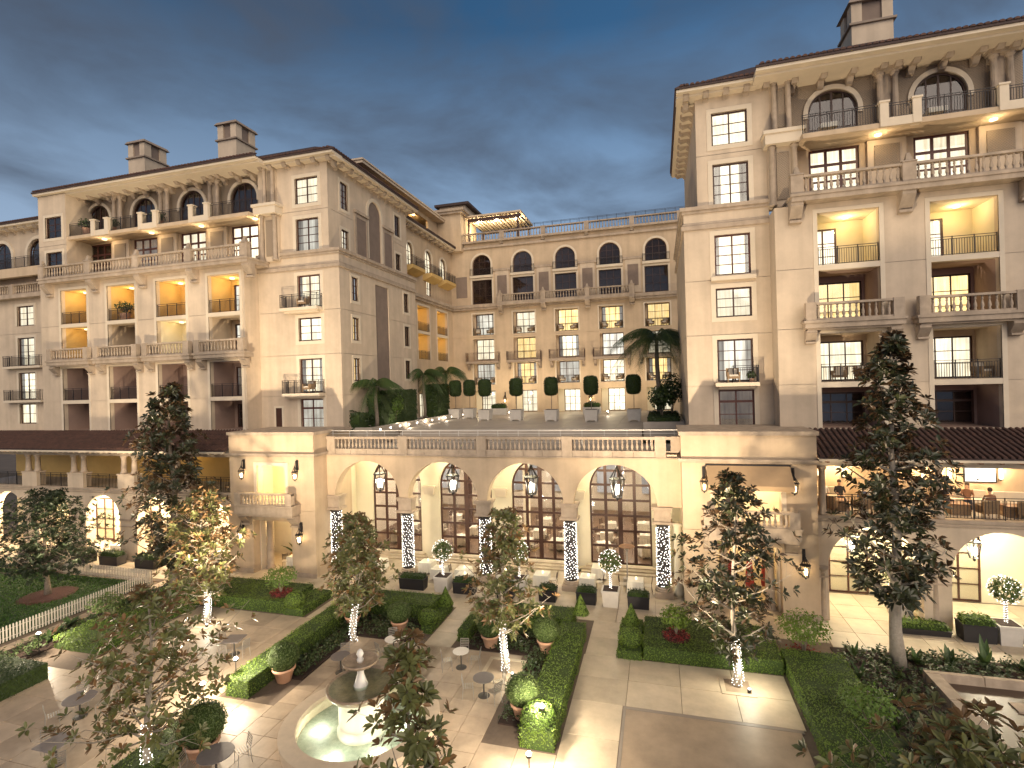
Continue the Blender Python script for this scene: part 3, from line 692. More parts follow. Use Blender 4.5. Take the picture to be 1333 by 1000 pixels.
    # corner element: two tiers of columns
    for z0, z1, hw, yf, r in ((22.36, 25.85, 0.72, YM - 0.55, 0.17), (26.62, 29.6, 0.46, YM - 0.42, 0.15)):
        q = MB(); q.box(corner - hw - 0.06, corner + hw + 0.06, yf + 0.30, YM + 0.5, z0, z1); q.build('pier', 'stucco', root)
        q = MB(); q.box(corner - hw * 0.45, corner + hw * 0.45, yf + 0.24, yf + 0.299, z0 + 0.4, z1 - 0.35); q.build('lattice_panel', 'lattice', root)
        for s_ in (-1, 1): MB().lathe(col_prof(r, z1 - z0), 10, corner + s_ * hw * 0.82, yf + 0.12, z0).build('column', 'stone', root, True)
    q = MB(); q.box(corner - 1.0, corner + 1.0, YM - 0.85, YM + 0.5, 25.85, 26.42); q.box(corner - 1.1, corner + 1.1, YM - 0.95, YM + 0.5, 26.42, 26.62); q.build('entablature', 'trim', root)
    q = MB(); q.box(corner - 0.75, corner + 0.75, YM - 0.72, YM + 0.5, 29.6, 29.66); q.build('entablature', 'trim', root)
    # end block of the long wing
    if not Rt:
        m = MB(FB); wall(m, -51.0, -47.8, 21.95, 29.6, 0, 0.3, [(-50.2, -48.3, 25.95, 27.75), (-50.15, -48.3, 22.7, 24.75)], (25.3,)); m.quad((-47.8, 0.3, 21.95), (-47.8, 2.2, 21.95), (-47.8, 2.2, 29.6), (-47.8, 0.3, 29.6)); m.build('wall', 'stucco', root)
        trim_frame(MB(FB), -50.2, -48.3, 25.95, 27.75, 0.22, 0.03).build('window_surround', 'trim', root); trim_frame(MB(FB), -50.15, -48.3, 22.7, 24.75, 0.22, 0.03).build('window_surround', 'trim', root)
        window(root, FB, -50.2, -48.3, 25.95, 27.75, 2, 3, 'dark_room', 'wood_dark', 0.12); window(root, FB, -50.15, -48.3, 22.7, 24.75, 2, 3, 'dark_room', 'wood_dark', 0.12)
    # ---- eaves and roof
    if Rt:
        eave(root, front(0), 1.5, 6.0, YM - 1.0, 29.78, 1.25); eave(root, front(0), 5.75, 19.2, YM - 1.85, 29.82, 1.5, mids, 2.35, 1.15)
        eave(root, face_nx(1.5), -46.5, -YM - 0.352, 0.0, 29.78, 1.15, gu=(-46.5, -YM + 1.02))
        hip_roof(root, 1.55, 19.2, YM - 0.9, 47, 29.9, 3.2, 5); hip_roof(root, 5.8, 19.2, YM - 1.75, 47, 29.94, 3.2, 5.4)
        chimney(root, 13.6, 38.0, 31.5, 36.2, 2.3, 2.0)
        # garden side face
        m = MB(face_nx(xm)); wall(m, -47, -YM - 0.3, 9.0, 22.9, 0, 0.3, [], G); m.build('wall', 'stucco', root)
        m = MB(face_nx(xmu)); wall(m, -47, -YM - 0.3, 22.9, 29.5, 0, 0.3); m.build('wall', 'stucco', root)
    else:
        eave(root, front(0), -28.6, -22.25, YM - 1.0, 29.78, 1.4); eave(root, front(0), -51.2, -28.2, YM - 1.85, 29.82, 1.35, mids, 2.35, 1.15)
        eave(root, face_px(-22.25), YM + 0.352, 47.0, 0.0, 29.78, 1.35, gu=(YM - 1.02, 47.0))
        hip_roof(root, -51.6, -22.3, YM - 0.9, 47, 29.9, 3.0, 5); hip_roof(root, -51.3, -28.3, YM - 1.75, 44, 29.94, 3.0, 5.4)
        chimney(root, -46.9, 38.0, 31.5, 36.3, 2.0, 2.3); chimney(root, -36.4, 38.0, 31.5, 36.4, 2.0, 2.3)
        # face towards the terrace
        FS, FT = face_px(xm), face_px(xmu)
        hl = [(35.4, 36.3, a, b) for a, b in ((19.25, 21.1), (16.17, 17.96), (13.02, 14.8))] + [(43.95, 44.9, a, b) for a, b in ((19.4, 21.17), (16.25, 18.1), (13.2, 14.9))]
        m = MB(FS); wall(m, YM + 0.3, 46.4, 9.0, 22.9, 0, 0.3, hl + [(38.9, 41.1, 9.4, 21.1)], G); m.build('wall', 'stucco', root)
        q = MB(FS); q.box(38.9, 41.1, 0.08, 0.2, 9.4, 21.1); q.build('blind_panel', 'brown_panel', root)
        t = MB(FS)
        for h in hl: trim_frame(MB(FS), h[0], h[1], h[2], h[3], 0.22, 0.03).build('window_surround', 'trim', root)
        for k, h in enumerate(hl): window(root, FS, h[0], h[1], h[2], h[3], 2, 3, ('lit_dim', 'lit_warm', 'lit_warm', 'dark_room', 'dark_room', 'dark_room')[k], 'wood_dark', 0.1, panes=True)
        hu = [(35.4, 36.45, 26.46, 28.57), (35.45, 36.4, 23.3, 24.86), (44.05, 45.08, 26.65, 28.6), (44.1, 45.05, 23.46, 25.0)]
        m = MB(FT); wall(m, YM + 0.3, 46.4, 22.9, 29.5, 0, 0.3, hu + [(39.4, 41.5, 23.4, 28.5)], (26.0,)); arch_fill(m, 40.45, 1.05, 27.45, 0, 0.3); m.build('wall', 'stucco', root)
        q = MB(FT); q.box(39.4, 41.5, 0.10, 0.2, 23.4, 28.5); q.build('blind_panel', 'brown_panel', root)
        q = MB(FT); arch_band(q, 40.45, 1.06, 1.36, 27.45, -0.08, 0.04, 18, 4.0); q.build('arch_moulding', 'trim', root)
        for a, b in ((37.5, 39.0), (41.95, 43.4)):
            q = MB(FT); q.box(a - 0.22, a, -0.10, 0, 22.95, 26.7); q.box(b, b + 0.22, -0.10, 0, 22.95, 26.7); q.box(a - 0.3, b + 0.3, -0.2, 0, 26.7, 26.95); q.box(a, b, -0.06, 0, 26.4, 26.7); q.build('pilaster_frame', 'stone', root)
            q = MB(FT); q.box(a, b, -0.03, -0.002, 22.95, 26.4); q.build('blind_panel', 'brown_panel', root)
        t = MB(FT)
        for h in hu: trim_frame(MB(FT), h[0], h[1], h[2], h[3], 0.22, 0.03).build('window_surround', 'trim', root)
        for k, h in enumerate(hu): window(root, FT, h[0], h[1], h[2], h[3], 2, 3 + (k == 0), ('lit_dim', 'lit_white', 'dark_room', 'dark_room')[k], 'wood_dark', 0.1)
        # door on to the roof terrace
        q = MB(FM); trim_frame(q, -28.45, -27.9, 9.6, 11.1, 0.16, 0.03, False); q.build('door_surround', 'trim', root)
        q = MB(FM); q.box(-28.45, -27.9, -0.02, 0.0, 9.0, 11.1); q.build('door', 'wood_dark', root)
    return root
wing('R'); wing('L')

# ------------------------------------------------------------------ lower wing beyond the long wing
root = wthing('hotel_wing', 'lower far end of the hotel with french windows and arched top floor', 'building', (-56, 36, 0))
F = front(34.5)
wz = [(19.1, 20.95), (15.4, 18.0), (12.25, 14.75), (10.0, 11.85)]
m = MB(F); wall(m, -64, -51.0, 9.0, 28.0, 0, 0.3, [(-57.6, -55.4, a, b) for a, b in wz] + [(-60.6, -58.0, 24.3, 27.0), (-55.9, -53.3, 24.3, 27.0)], (18.4, 21.8)); arch_fill(m, -59.3, 1.3, 25.7, 0, 0.3); arch_fill(m, -54.6, 1.3, 25.7, 0, 0.3)
m.build('wall', 'stucco', root)
t = MB(F)
for a, b in wz: trim_frame(MB(F), -57.6, -55.4, a, b, 0.24, 0.03, False).build('window_surround', 'trim', root)
for k, (a, b) in enumerate(wz): window(root, F, -57.6, -55.4, a, b, 2, (3, 4, 4, 2)[k], 'lit_white', 'wood_dark', 0.12, drapes=0.2 if k in (1, 2) else 0)
for c in (-59.3, -54.6):
    q = MB(F); arch_band(q, c, 1.31, 1.6, 25.7, -0.1, 0.04, 18, 1.4); q.build('arch_moulding', 'trim', root); window(root, F, c - 1.3, c + 1.3, 24.3, 27.0, 2, 3, 'dark_room', 'wood_dark', 0.15, arch=True)
for k in (1, 2): 
    s = MB(F); s.box(-58.8, -53.9, -0.6, 0, wz[k][0] - 0.26, wz[k][0] - 0.06); o = s.build('balcony', 'trim', root); iron_rail(o, F, -58.7, -54.0, wz[k][0] - 0.06, -0.55, 0.95, 0.13, returns=0.5)
prof = [(-1.4, 23.3), (-1.4, 24.1), (0.02, 24.1), (0.02, 23.6), (-0.8, 23.5)]
m = MB(F); m.extr(prof, lambda p: (-64, p[0], p[1]), lambda p: (-51, p[0], p[1])); o = m.build('balcony', 'stucco_warm', root); iron_rail(o, F, -64, -51.1, 24.1, -1.3, 1.0, 0.13)
s = MB(F); s.box(-64, -51.05, -0.7, 0, 21.6, 21.9); o = s.build('balcony', 'stone', root); balustrade(o, F, -64, -51.1, 21.9, -0.5, 0.74, (-62.6, -57.2), 0.3, False)
eave(root, front(0), -64, -51.05, 33.4, 28.3, 1.2); hip_roof(root, -64, -51.05, 33.5, 44, 28.45, 2.0, 4.5)

# ------------------------------------------------------------------ central block behind the terrace
root = wthing('hotel_block', 'central hotel block with rows of brightly lit windows behind the raised terrace', 'building', (-10, 62, 9))
YC = 61.0; F = front(YC); cols = [-20.6, -15.4, -10.2, -5.03, 0.12]
rows = [(18.55, 21.17), (15.5, 18.07), (12.42, 15.0), (9.02, 11.68)]
holes = [(c - 1.36, c + 1.36, a, b) for c in cols for a, b in rows] + [(c - 1.28, c + 1.28, 22.4, 25.36) for c in cols] + [(c - 1.18, c + 1.18, 25.95, 28.45) for c in cols]
m = MB(F); wall(m, -24.6, 4.5, 8.6, 30.1, 0, 0.9, holes, (18.3,))
for c in cols: arch_fill(m, c, 1.18, 27.27, 0, 0.9)
m.build('wall', 'stucco_warm', root)
lit_mid = [['lit_pale', 'lit_white', 'lit_warm', 'lit_warm', 'lit_warm'], ['lit_white', 'lit_warm', 'lit_white', 'lit_pale', 'lit_white'], ['lit_pale', 'lit_warm', 'lit_pale', 'lit_white', 'lit_warm'], ['lit_white', 'lit_white', 'lit_white', 'lit_white', 'lit_white']]
for i, c in enumerate(cols):
    for k, (a, b) in enumerate(rows):
        w0, w1 = (c - 1.36 + (0.25 if k < 3 else 0.75), c + 1.355)
        window(root, F, w0, w1, a + 0.01, b - 0.01, 3, 3, lit_mid[k][i], 'wood_dark', 0.62, drapes=(0.18 if (i + k) % 3 == 0 and k < 3 else 0))
        if w0 - c + 1.36 > 0.01:
            q = MB(F); q.box(c - 1.358, w0 - 0.002, 0.62, 0.86, a + 0.004, b - 0.004); q.build('window_jamb', 'stucco_warm' if k < 3 else 'cream', root)
        if k in (0, 2): iron_rail(root, F, c - 1.33, c + 1.33, a, 0.08, 0.9, 0.2)
    window(root, F, c - 1.28, c + 1.28, 22.41, 25.35, 3, 3, 'dark_room', 'wood_dark', 0.2)
    window(root, F, c - 1.18, c + 1.18, 25.96, 28.45, 3, 3, 'dark_room', 'wood_dark', 0.2, arch=True)
    q = MB(F); arch_band(q, c, 1.19, 1.42, 27.27, -0.08, 0.04, 18, 1.3); q.build('arch_moulding', 'trim', root)
    q = MB(F); q.box(c - 1.5, c + 1.5, -0.25, 0, 25.62, 25.9); q.build('sill', 'trim', root)
    trim_frame(MB(F), c - 1.28, c + 1.28, 22.4, 25.36, 0.2, 0.04, False).build('window_surround', 'trim', root)
    for k in (0, 2): trim_frame(MB(F), c - 1.36, c + 1.36, rows[k][0], rows[k][1], 0.16, 0.03, False).build('window_surround', 'trim', root)
    iron_rail(root, F, c - 1.45, c + 1.45, 25.9, -0.2, 0.85, 0.16)
    if i < 4:
        p = c + 2.6; q = MB(F); q.box(p - 0.85, p + 0.85, -0.08, -0.002, 22.5, 26.3); q.build('pier', 'stucco', root)
        q = MB(F); q.box(p - 0.6, p + 0.6, -0.11, -0.081, 23.3, 25.7); q.build('blind_panel', 'brown_panel', root)
        q = MB(F); q.box(p - 1.15, p + 1.15, -0.16, -0.002, 26.3, 26.55); q.build('string_course', 'stone', root)
    # bracketed balcony
    s = MB(F); s.box(c - 2.1, c + 2.1, -0.85, 0, 15.05, 15.32); o = s.build('balcony', 'stone_dark', root); iron_rail(o, F, c - 2.08, c + 2.08, 15.32, -0.8, 1.05, 0.17, returns=0.78, mt='wood_dark')
    for s_ in (-1, 1): corbel(root, F, c + s_ * 1.9, 15.05, 0.8, 0.3, 0.6, mt='stone_dark')
q = MB(F); q.box(-24.0, -22.55, -0.03, -0.002, 23.3, 25.9); q.build('blind_panel', 'brown_panel', root)
q = MB(F); q.box(-24.6, 4.5, -0.35, 0, 21.7, 21.95); q.box(-24.6, 4.5, -0.5, 0, 21.95, 22.3); q.box(-24.6, 4.5, -0.25, 0, 29.2, 29.45); q.box(-24.6, 4.5, -0.45, 0, 29.9, 30.12); q.build('cornice', 'stone', root)
s = MB(F); s.box(-18.5, -2.3, -0.95, -0.501, 21.95, 22.3); o = s.build('balcony', 'stone', root); balustrade(o, F, -18.5, -2.3, 22.302, -0.75, 0.76, (-18.1, -12.8, -7.6, -2.6), 0.32, False, posth=0.4)
for p in (-18.1, -12.8, -7.6, -2.6): corbel(root, F, p, 21.95, 0.9, 0.55, 0.75, -0.35)
o = balustrade(root, F, -23.4, 4.5, 30.122, 0.1, 0.85, tuple(-23.1 + 5.17 * k for k in range(6)), 0.34, False)
for k in range(6): corbel(root, F, -23.1 + 5.17 * k, 30.1, 0.55, 0.4, 0.3)
iron_rail(root, F, -16.0, 4.5, 31.0, 0.3, 0.75, 1.4, name='roof_railing')
MB().box(-24.6, 4.5, 61.9, 75, 29.6, 30.0).build('roof', 'roof_slate', root)
# side range that joins the long wing
XS = -24.6; FS = face_px(XS)
hl = [(51.0, 54.0, 15.4, 21.25), (56.1, 59.2, 15.4, 21.25)]
ar = [(49.5, 0.8, 26.7), (54.1, 0.95, 26.7), (58.2, 0.95, 26.7)]
m = MB(FS); wall(m, 46.4, 61.0, 8.6, 29.3, 0, 0.3, hl + [(c - r, c + r, 24.9, z + r) for c, r, z in ar] + [(53.5, 54.8, 22.6, 24.3)] + [(51, 54, 9.1, 11.7), (56.1, 59.2, 9.1, 11.7)], (18.3,))
for c, r, z in ar: arch_fill(m, c, r, z, 0, 0.3)
m.build('wall', 'stucco_warm', root)
for c, r, z in ar:
    window(root, FS, c - r, c + r, 24.9, z + r, 2, 3, 'lit_white', 'wood_dark', 0.12, arch=True)
    q = MB(FS); arch_band(q, c, r + 0.01, r + 0.22, z, -0.07, 0.04, 16, 1.2); q.build('arch_moulding', 'trim', root)
    prof = [(-1.1, 24.5), (-1.1, 24.85), (0.02, 24.85), (0.02, 24.1), (-0.4, 24.2)]
    q = MB(FS); q.extr(prof, lambda p: (c - 1.5, p[0], p[1]), lambda p: (c + 1.5, p[0], p[1])); o = q.build('balcony', 'ochre', root); iron_rail(o, FS, c - 1.45, c + 1.45, 24.85, -1.05, 0.95, 0.14, returns=1.0)
window(root, FS, 53.5, 54.8, 22.6, 24.3, 2, 2, 'lit_white', 'wood_dark', 0.12)
for a, b in ((51, 54), (56.1, 59.2)): window(root, FS, a, b, 9.1, 11.7, 3, 2, 'lit_white', 'wood_dark', 0.2)
for a, b, z0, z1 in hl:
    q = MB(FS); trim_frame(q, a, b, z0, z1, 0.2, 0.03, False); q.build('window_surround', 'trim', root)
    for y0, y1 in ((18.5, 21.25), (15.4, 18.2)):
        q = MB(FS); q.quad((a, 0.302, y0), (a, 2.2, y0), (a, 2.2, y1), (a, 0.302, y1)); q.quad((b, 0.302, y0), (b, 2.2, y0), (b, 2.2, y1), (b, 0.302, y1)); q.quad((a, 2.2, y0), (b, 2.2, y0), (b, 2.2, y1), (a, 2.2, y1)); q.quad((a, 0.302, y1 - 0.002), (b, 0.302, y1 - 0.002), (b, 2.2, y1 - 0.002), (a, 2.2, y1 - 0.002))
        q.build('loggia', 'ochre', root); window(root, face_px(XS - 2.1), a + 1.6, b - 0.1, y0 + 0.05, y1 - 0.3, 2, 3, 'lit_white', 'wood_dark', 0.02)
        iron_rail(root, FS, a + 0.03, b - 0.03, y0, 0.1, 0.95, 0.16)
        ceiling_lamp(root, XS - 1.3, (a + b) / 2, y1 - 0.02, 40, (1, 0.68, 0.26))
    q = MB(FS); q.box(a + 0.003, b - 0.003, -0.02, 2.19, 18.2, 18.5); q.build('floor_slab', 'trim', root)
q = MB(FS)
for z0, z1, p in ((21.7, 21.95, 0.3), (21.95, 22.3, 0.45)): q.box(46.4, 61.0 - p, -p, 0, z0, z1)
q.build('cornice', 'stone', root)
eave(root, face_px(XS + 0.95), 46.4, 60.6, 0.0, 29.3, 1.3)
MB().box(-32, XS + 0.9, 46.4, 61, 29.42, 29.6).build('roof', 'roof_slate', root)
# lit roof gallery, corner tower and pergola
q = MB(face_px(-26.0)); wall(q, 44.0, 61.0, 29.6, 32.7, 0, 0.3, [(46.0, 51.0, 30.0, 32.2), (51.4, 57.5, 30.0, 32.2)]); q.build('gallery_wall', 'stucco_warm', root)
q = MB(); q.box(-34, -25.0, 41.5, 61, 32.7, 32.95); q.box(-34, -24.9, 41.4, 61, 32.95, 33.1); q.build('gallery_roof', 'stucco', root)
q = MB(face_px(-28.0)); q.box(44, 61, 0, 0.2, 29.6, 32.7); q.build('gallery_back_wall', 'ochre', root)
q = MB(); q.box(-27.9, -26.02, 46, 57.5, 29.61, 29.64); q.build('gallery_floor', 'slab_grey', root)
iron_rail(root, face_px(-25.6), 46, 58, 29.9, 0.0, 0.9, 0.3)
for y in (47.5, 50, 53, 56): ceiling_lamp(root, -27.2, y, 32.68, 45, (1, 0.72, 0.34))
q = MB(); q.box(-27.0, -22.9, 60.2, 66, 29.0, 33.6); q.build('tower', 'stucco_warm', root)
q = MB(); q.box(-27.3, -22.5, 59.8, 66.5, 33.6, 33.85); q.box(-27.5, -22.3, 59.6, 66.5, 33.85, 34.15); q.build('tower_cornice', 'stone', root)
q = MB(); q.box(-26.4, -22.9, 62, 68, 34.15, 35.2); q.build('penthouse', 'stucco', root); q = MB(); q.box(-26.9, -22.3, 61.5, 69, 35.2, 35.5); q.build('penthouse_roof', 'roof_slate', root)
pg = wthing('pergola', 'rooftop pergola with lit slatted ceiling beside the corner tower', 'pergola', (-19, 64, 30))
q = MB(); q.box(-22.6, -15.8, 61.9, 62.2, 32.95, 33.3); q.box(-22.6, -15.8, 67.6, 67.9, 32.95, 33.3); q.build('beam', 'wood_dark', pg)
q = MB(); q.box(-22.9, -15.6, 61.7, 68.2, 33.5, 33.7); q.build('roof', 'stucco', pg)
for k in range(14): MB().box(-22.5 + 0.49 * k, -22.36 + 0.49 * k, 62.0, 68.0, 33.3, 33.5).build('slat', 'trim', pg)
for x in (-22.5, -16.1): 
    for y in (62.05, 67.7): MB().box(x - 0.1, x + 0.1, y - 0.1, y + 0.1, 30.0, 32.95).build('post', 'wood_dark', pg)
MB().box(-22.4, -15.9, 67.3, 67.5, 30.0, 31.9).build('pergola_back_wall', 'stucco_warm', pg)  # wall added to give the pergola a brightly lit back
for x in (-21.5, -19.2, -16.4):
    MB().lathe([(0.07, 0), (0.11, 0.08), (0.07, 0.18)], 8, x, 62.6, 32.9).build('lamp', 'bulb_white', pg); point((x, 63.6, 32.3), 240, (1, 0.82, 0.52), 0.1)
# ------------------------------------------------------------------ arcade carrying the terrace
YA = 30.9
arcs = [-19.0, -13.53, -8.08, -2.65]; piers = [-21.6, -16.2, -10.78, -5.36, 0.02]
root = wthing('arcade', 'stucco arcade of four tall arches below the terrace balustrade', 'arcade', (-10.7, 31.2, 0))
F = front(YA)
m = MB(F); wall(m, -22.1, 1.2, 5.2, 7.99, 0, 0.7, [(c - 2.42, c + 2.42, 5.0, 7.58) for c in arcs])
for c in arcs: arch_fill(m, c, 2.42, 5.16, 0, 0.7, 7.58, 28)
m.build('wall', 'stucco_warm', root)
m = MB(F); wall(m, -22.1, 1.2, 7.99, 8.2, 0.06, 0.7); m.build('wall', 'stucco', root)
for i, x in enumerate(piers):
    q = MB(F); w = 0.46
    for z0, z1, k in ((4.22, 4.36, 0.10), (4.36, 4.98, 0.0), (4.98, 5.1, 0.07), (5.1, 5.2, 0.12)): q.box(x - w - k, x + w + k, 0.0 - k, 0.7 + k, z0, z1)
    q.build('capital', 'stone', root)
    q = MB(); q.box(x - 0.52, x + 0.52, YA - 0.17, YA + 0.87, 0, 0.32); q.lathe([(0.50, 0.32), (0.50, 0.42), (0.44, 0.46), (0.46, 0.52), (0.40, 0.56)], 16, x, YA + 0.35)
    q.build('column_base', 'stone', root, False)
    c = MB().lathe([(0.37, 0.5), (0.37, 1.6), (0.33, 4.05), (0.40, 4.10), (0.40, 4.22)], 16, x, YA + 0.35).build('column', 'shaft_wrap', root, True)
    q = MB(); rr = random.Random(40 + i)
    for turn in range(25):
        for k in range(13):
            a = 2 * math.pi * (k + rr.uniform(-.3, .3)) / 13 + turn * 0.31; z = 0.62 + 3.42 * (turn + k / 13 + rr.uniform(-.45, .45)) / 25
            r = 0.40 - 0.04 * (z / 4); s = 0.024
            X, Y, Z = x + r * math.cos(a), YA + 0.35 + r * math.sin(a), z
            q.add([(X + s, Y, Z), (X - s, Y, Z), (X, Y + s, Z), (X, Y - s, Z), (X, Y, Z + s), (X, Y, Z - s)], [(0, 2, 4), (2, 1, 4), (1, 3, 4), (3, 0, 4), (2, 0, 5), (1, 2, 5), (3, 1, 5), (0, 3, 5)])
    tag(q.build('fairy_lights', 'bulb_fairy', root), kind='stuff')
# half columns against the pavilions
for x in (-22.35, 0.85): MB().lathe([(0.30, 0), (0.30, 0.25), (0.24, 0.3), (0.22, 4.0), (0.30, 4.1), (0.30, 4.22)], 12, x, YA + 0.5).build('column', 'cream', root, True)
# panelled parapet with the balustrade
q = MB(F); q.box(-22.1, 1.2, -0.10, 0.40, 7.96, 8.02); q.build('string_course', 'stone', root)
for a, b in zip(piers[:-1], piers[1:]):
    n = 4; w = (b - a - 0.62) / n
    for k in range(n): 
        x0 = a + 0.31 + w * k; MB(F).box(x0 + 0.008, x0 + w - 0.008, -0.03, 0.30, 8.02, 8.34).build('parapet_stone', 'stone', root)
o = balustrade(root, F, -22.1, 1.2, 8.34, 0.14, 0.66, tuple(piers) + (0.9,), 0.27, True, base=0.06, rail=0.15, postw=0.62, th=0.34)
for x in piers: MB(F).box(x - 0.30, x + 0.30, -0.06, 0.34, 8.02, 8.338).build('post_base', 'stone', root)
# slim white handrail behind the balustrade
q = MB(); q.box(-22.0, 1.0, YA + 0.50, YA + 0.54, 9.54, 9.585); q.box(-22.0, 1.0, YA + 0.50, YA + 0.54, 9.36, 9.38)
for k in range(18): x = -21.8 + 1.33 * k; q.box(x - 0.015, x + 0.015, YA + 0.505, YA + 0.535, 8.2, 9.54)
tag(q.build('handrail', 'white_paint'), 'slim white metal handrail along the terrace edge', 'handrail')
# corridor: cream back wall with tall arched windows
YK = 35.0; F2 = front(YK)
m = MB(F2); wall(m, -22.4, 1.2, 0.0, 8.0, 0, 0.5, [(c - 2.0, c + 2.0, 0.28, 7.3) for c in arcs])
for c in arcs: arch_fill(m, c, 2.0, 5.3, 0, 0.5, 7.3)
m.quad((-22.4, -4.0, 0), (-22.4, 0, 0), (-22.4, 0, 8), (-22.4, -4.0, 8)); m.quad((1.2, -3.4, 0), (1.2, 0, 0), (1.2, 0, 8), (1.2, -3.4, 8))
m.build('corridor_wall', 'cream', root)
m = MB(); m.box(-22.4, 1.2, 31.61, 34.99, 7.9, 8.19); m.build('ceiling', 'cream', root)
for a, b in zip(arcs[:-1], arcs[1:]):
    x = (a + b) / 2; q = MB(F2); q.box(x - 0.5, x + 0.5, -0.35, 0, 5.1, 5.22); q.taper(x - 0.35, x + 0.35, -0.25, 0, 4.6, 5.1, -0.1); q.build('corbel', 'trim', root)
    q = MB(F2); q.box(x - 0.35, x + 0.35, -3.4, -0.01, 7.2, 7.9); q.build('cross_beam', 'cream', root)
for c in arcs:
    window(root, F2, c - 2.0, c + 2.0, 0.28, 7.3, 4, (0, 0.16, 0.31, 0.46, 0.61, 0.76, 0.9, 1.0), 'none', 'wood_dark', 0.2, 0.12, 0.20, arch=True, name='arched_window')
    for k in range(3): MB(F2).box(c - 2.3 - 0.3 * k, c + 2.3 + 0.3 * k, -0.35 * (k + 1), -0.35 * k - (0.001 if k else 0), 0, 0.28 - 0.09 * k).build('step', 'slab_pale', root)
for c in arcs: point((c - 0.6, 33.6, 7.5), 200, (1, 0.91, 0.62), 0.25)
# dining room behind the arcade windows
rm = wthing('dining_room', 'warm dining room seen through the arched windows', 'room', (-10.7, 40, 0)); tag(rm, kind='structure')
q = MB(); q.box(-23, 1.8, 35.52, 50, 0.1, 0.28); q.build('floor', 'floor_wood', rm)
q = MB(); q.box(-23, 1.8, 49.8, 50, 0.28, 8.0); q.box(-23.2, -23, 35.52, 49.8, 0.28, 8.0); q.box(1.8, 2.0, 35.52, 49.8, 0.28, 8.0); q.build('wall', 'room_wall', rm)
q = MB(); q.box(-23, 1.8, 35.52, 50, 8.0, 8.18); q.build('ceiling', 'cream', rm)
for k in range(5):
    x = -21 + 5.1 * k; q = MB(); q.lathe(col_prof(0.3, 7.7), 12, x, 42.0, 0.28); q.build('column', 'wood_dark' if k % 2 else 'cream', rm, True)
for i in range(6):
    x = -21 + 4.1 * i
    q = MB(); q.box(x - 1.2, x + 1.2, 49.5, 49.78, 2.0, 6.2); q.build('glow_panel', 'interior_pale', rm)  # panels emit by themselves, glow of the lit room put into them
for x in (-19, -13.5, -8, -2.6):
    for y in (38.5, 44): point((x, y, 6.8), 1100, (1, 0.90, 0.74), 0.3)
    o = thing('chandelier', 'white drum chandelier inside the dining room', 'chandelier', (x, 39.5, 6.4), 0, 'chandeliers of the dining room')
    MB().lathe([(0.55, 0), (0.6, 0.05), (0.6, 0.5), (0.55, 0.55)], 14).build('shade', 'lamp_glass', o); MB().tube([(0, 0, 0.5), (0, 0, 1.6)], 0.02, 5).build('rod', 'iron', o)
# hanging lanterns
def lantern(loc, label, s=1.0, warm=False, hang=0.5, group=None, power=60, wallmount=False):
    o = thing('wall_lantern' if wallmount else 'lantern', label, 'lantern', loc, 0, group)
    n = 6; H = 0.95 * s; r0, r1 = 0.24 * s, 0.40 * s
    m = MB()
    def ring(r, z, t): m.lathe([(r - t, z), (r + t, z), (r + t, z + 0.05 * s), (r - t, z + 0.05 * s)], n)
    for k in range(n):
        a = 2 * math.pi * k / n
        m.tube([(r0 * math.cos(a), r0 * math.sin(a), 0), (r1 * math.cos(a), r1 * math.sin(a), H)], 0.030 * s, 4)
        m.tube([(r1 * math.cos(a), r1 * math.sin(a), H), (0.04 * s * math.cos(a), 0.04 * s * math.sin(a), H + 0.62 * s)], 0.030 * s, 4)
    m.lathe([(0.03 * s, -0.22 * s), (0.10 * s, -0.14 * s), (0.07 * s, -0.08 * s), (r0 + 0.03 * s, -0.04 * s), (r0 + 0.03 * s, 0.0)], n)
    m.lathe([(r1 + 0.05 * s, H), (r1 + 0.05 * s, H + 0.05 * s), (r1 * 0.9, H + 0.07 * s)], n); m.lathe([(0.07 * s, H + 0.58 * s), (0.09 * s, H + 0.66 * s), (0.03 * s, H + 0.74 * s)], 6)
    if hang: m.tube([(0, 0, H + 0.7 * s), (0, 0, H + 0.7 * s + hang)], 0.016 * s, 5)
    m.build('frame', 'iron', o)
    if wallmount:
        q = MB(); q.box(-0.07, 0.07, 0.22, 0.30, H + 0.1, H + 0.75); q.tube([(0, 0.26, H + 0.5), (0, 0.1, H + 0.72), (0, 0, H + 0.62 * s)], 0.025, 5); q.build('bracket', 'iron', o)
    q = MB(); q.lathe([(r0 * 0.9, 0.02), (r1 * 0.93, H - 0.02)], n); q.build('glass_body', 'glass', o)
    q = MB()
    for k in range(3):
        a = 2.1 * k; q.lathe([(0.03 * s, 0.10 * s), (0.05 * s, 0.25 * s), (0.075 * s, 0.42 * s), (0.05 * s, 0.62 * s), (0.02 * s, 0.68 * s)], 7, 0.10 * s * math.cos(a), 0.10 * s * math.sin(a), 0)
    q.build('bulb', 'bulb_warm' if warm else 'bulb_lantern', o)
    point((loc[0], loc[1] - (0.0 if not wallmount else 0.02), loc[2] + H * 0.55), power, (1, 0.72, 0.42) if warm else (1, 0.88, 0.68), 0.09 * s)
    return o
ORD = ('first', 'second', 'third', 'fourth')
for k, c in enumerate(arcs): lantern((c + 0.05, 32.6, 5.35), 'black iron lantern hanging in the %s arcade arch from the open-window pavilion' % ORD[k], 1.12, hang=0.7, group='lanterns hanging in the arcade', power=240)
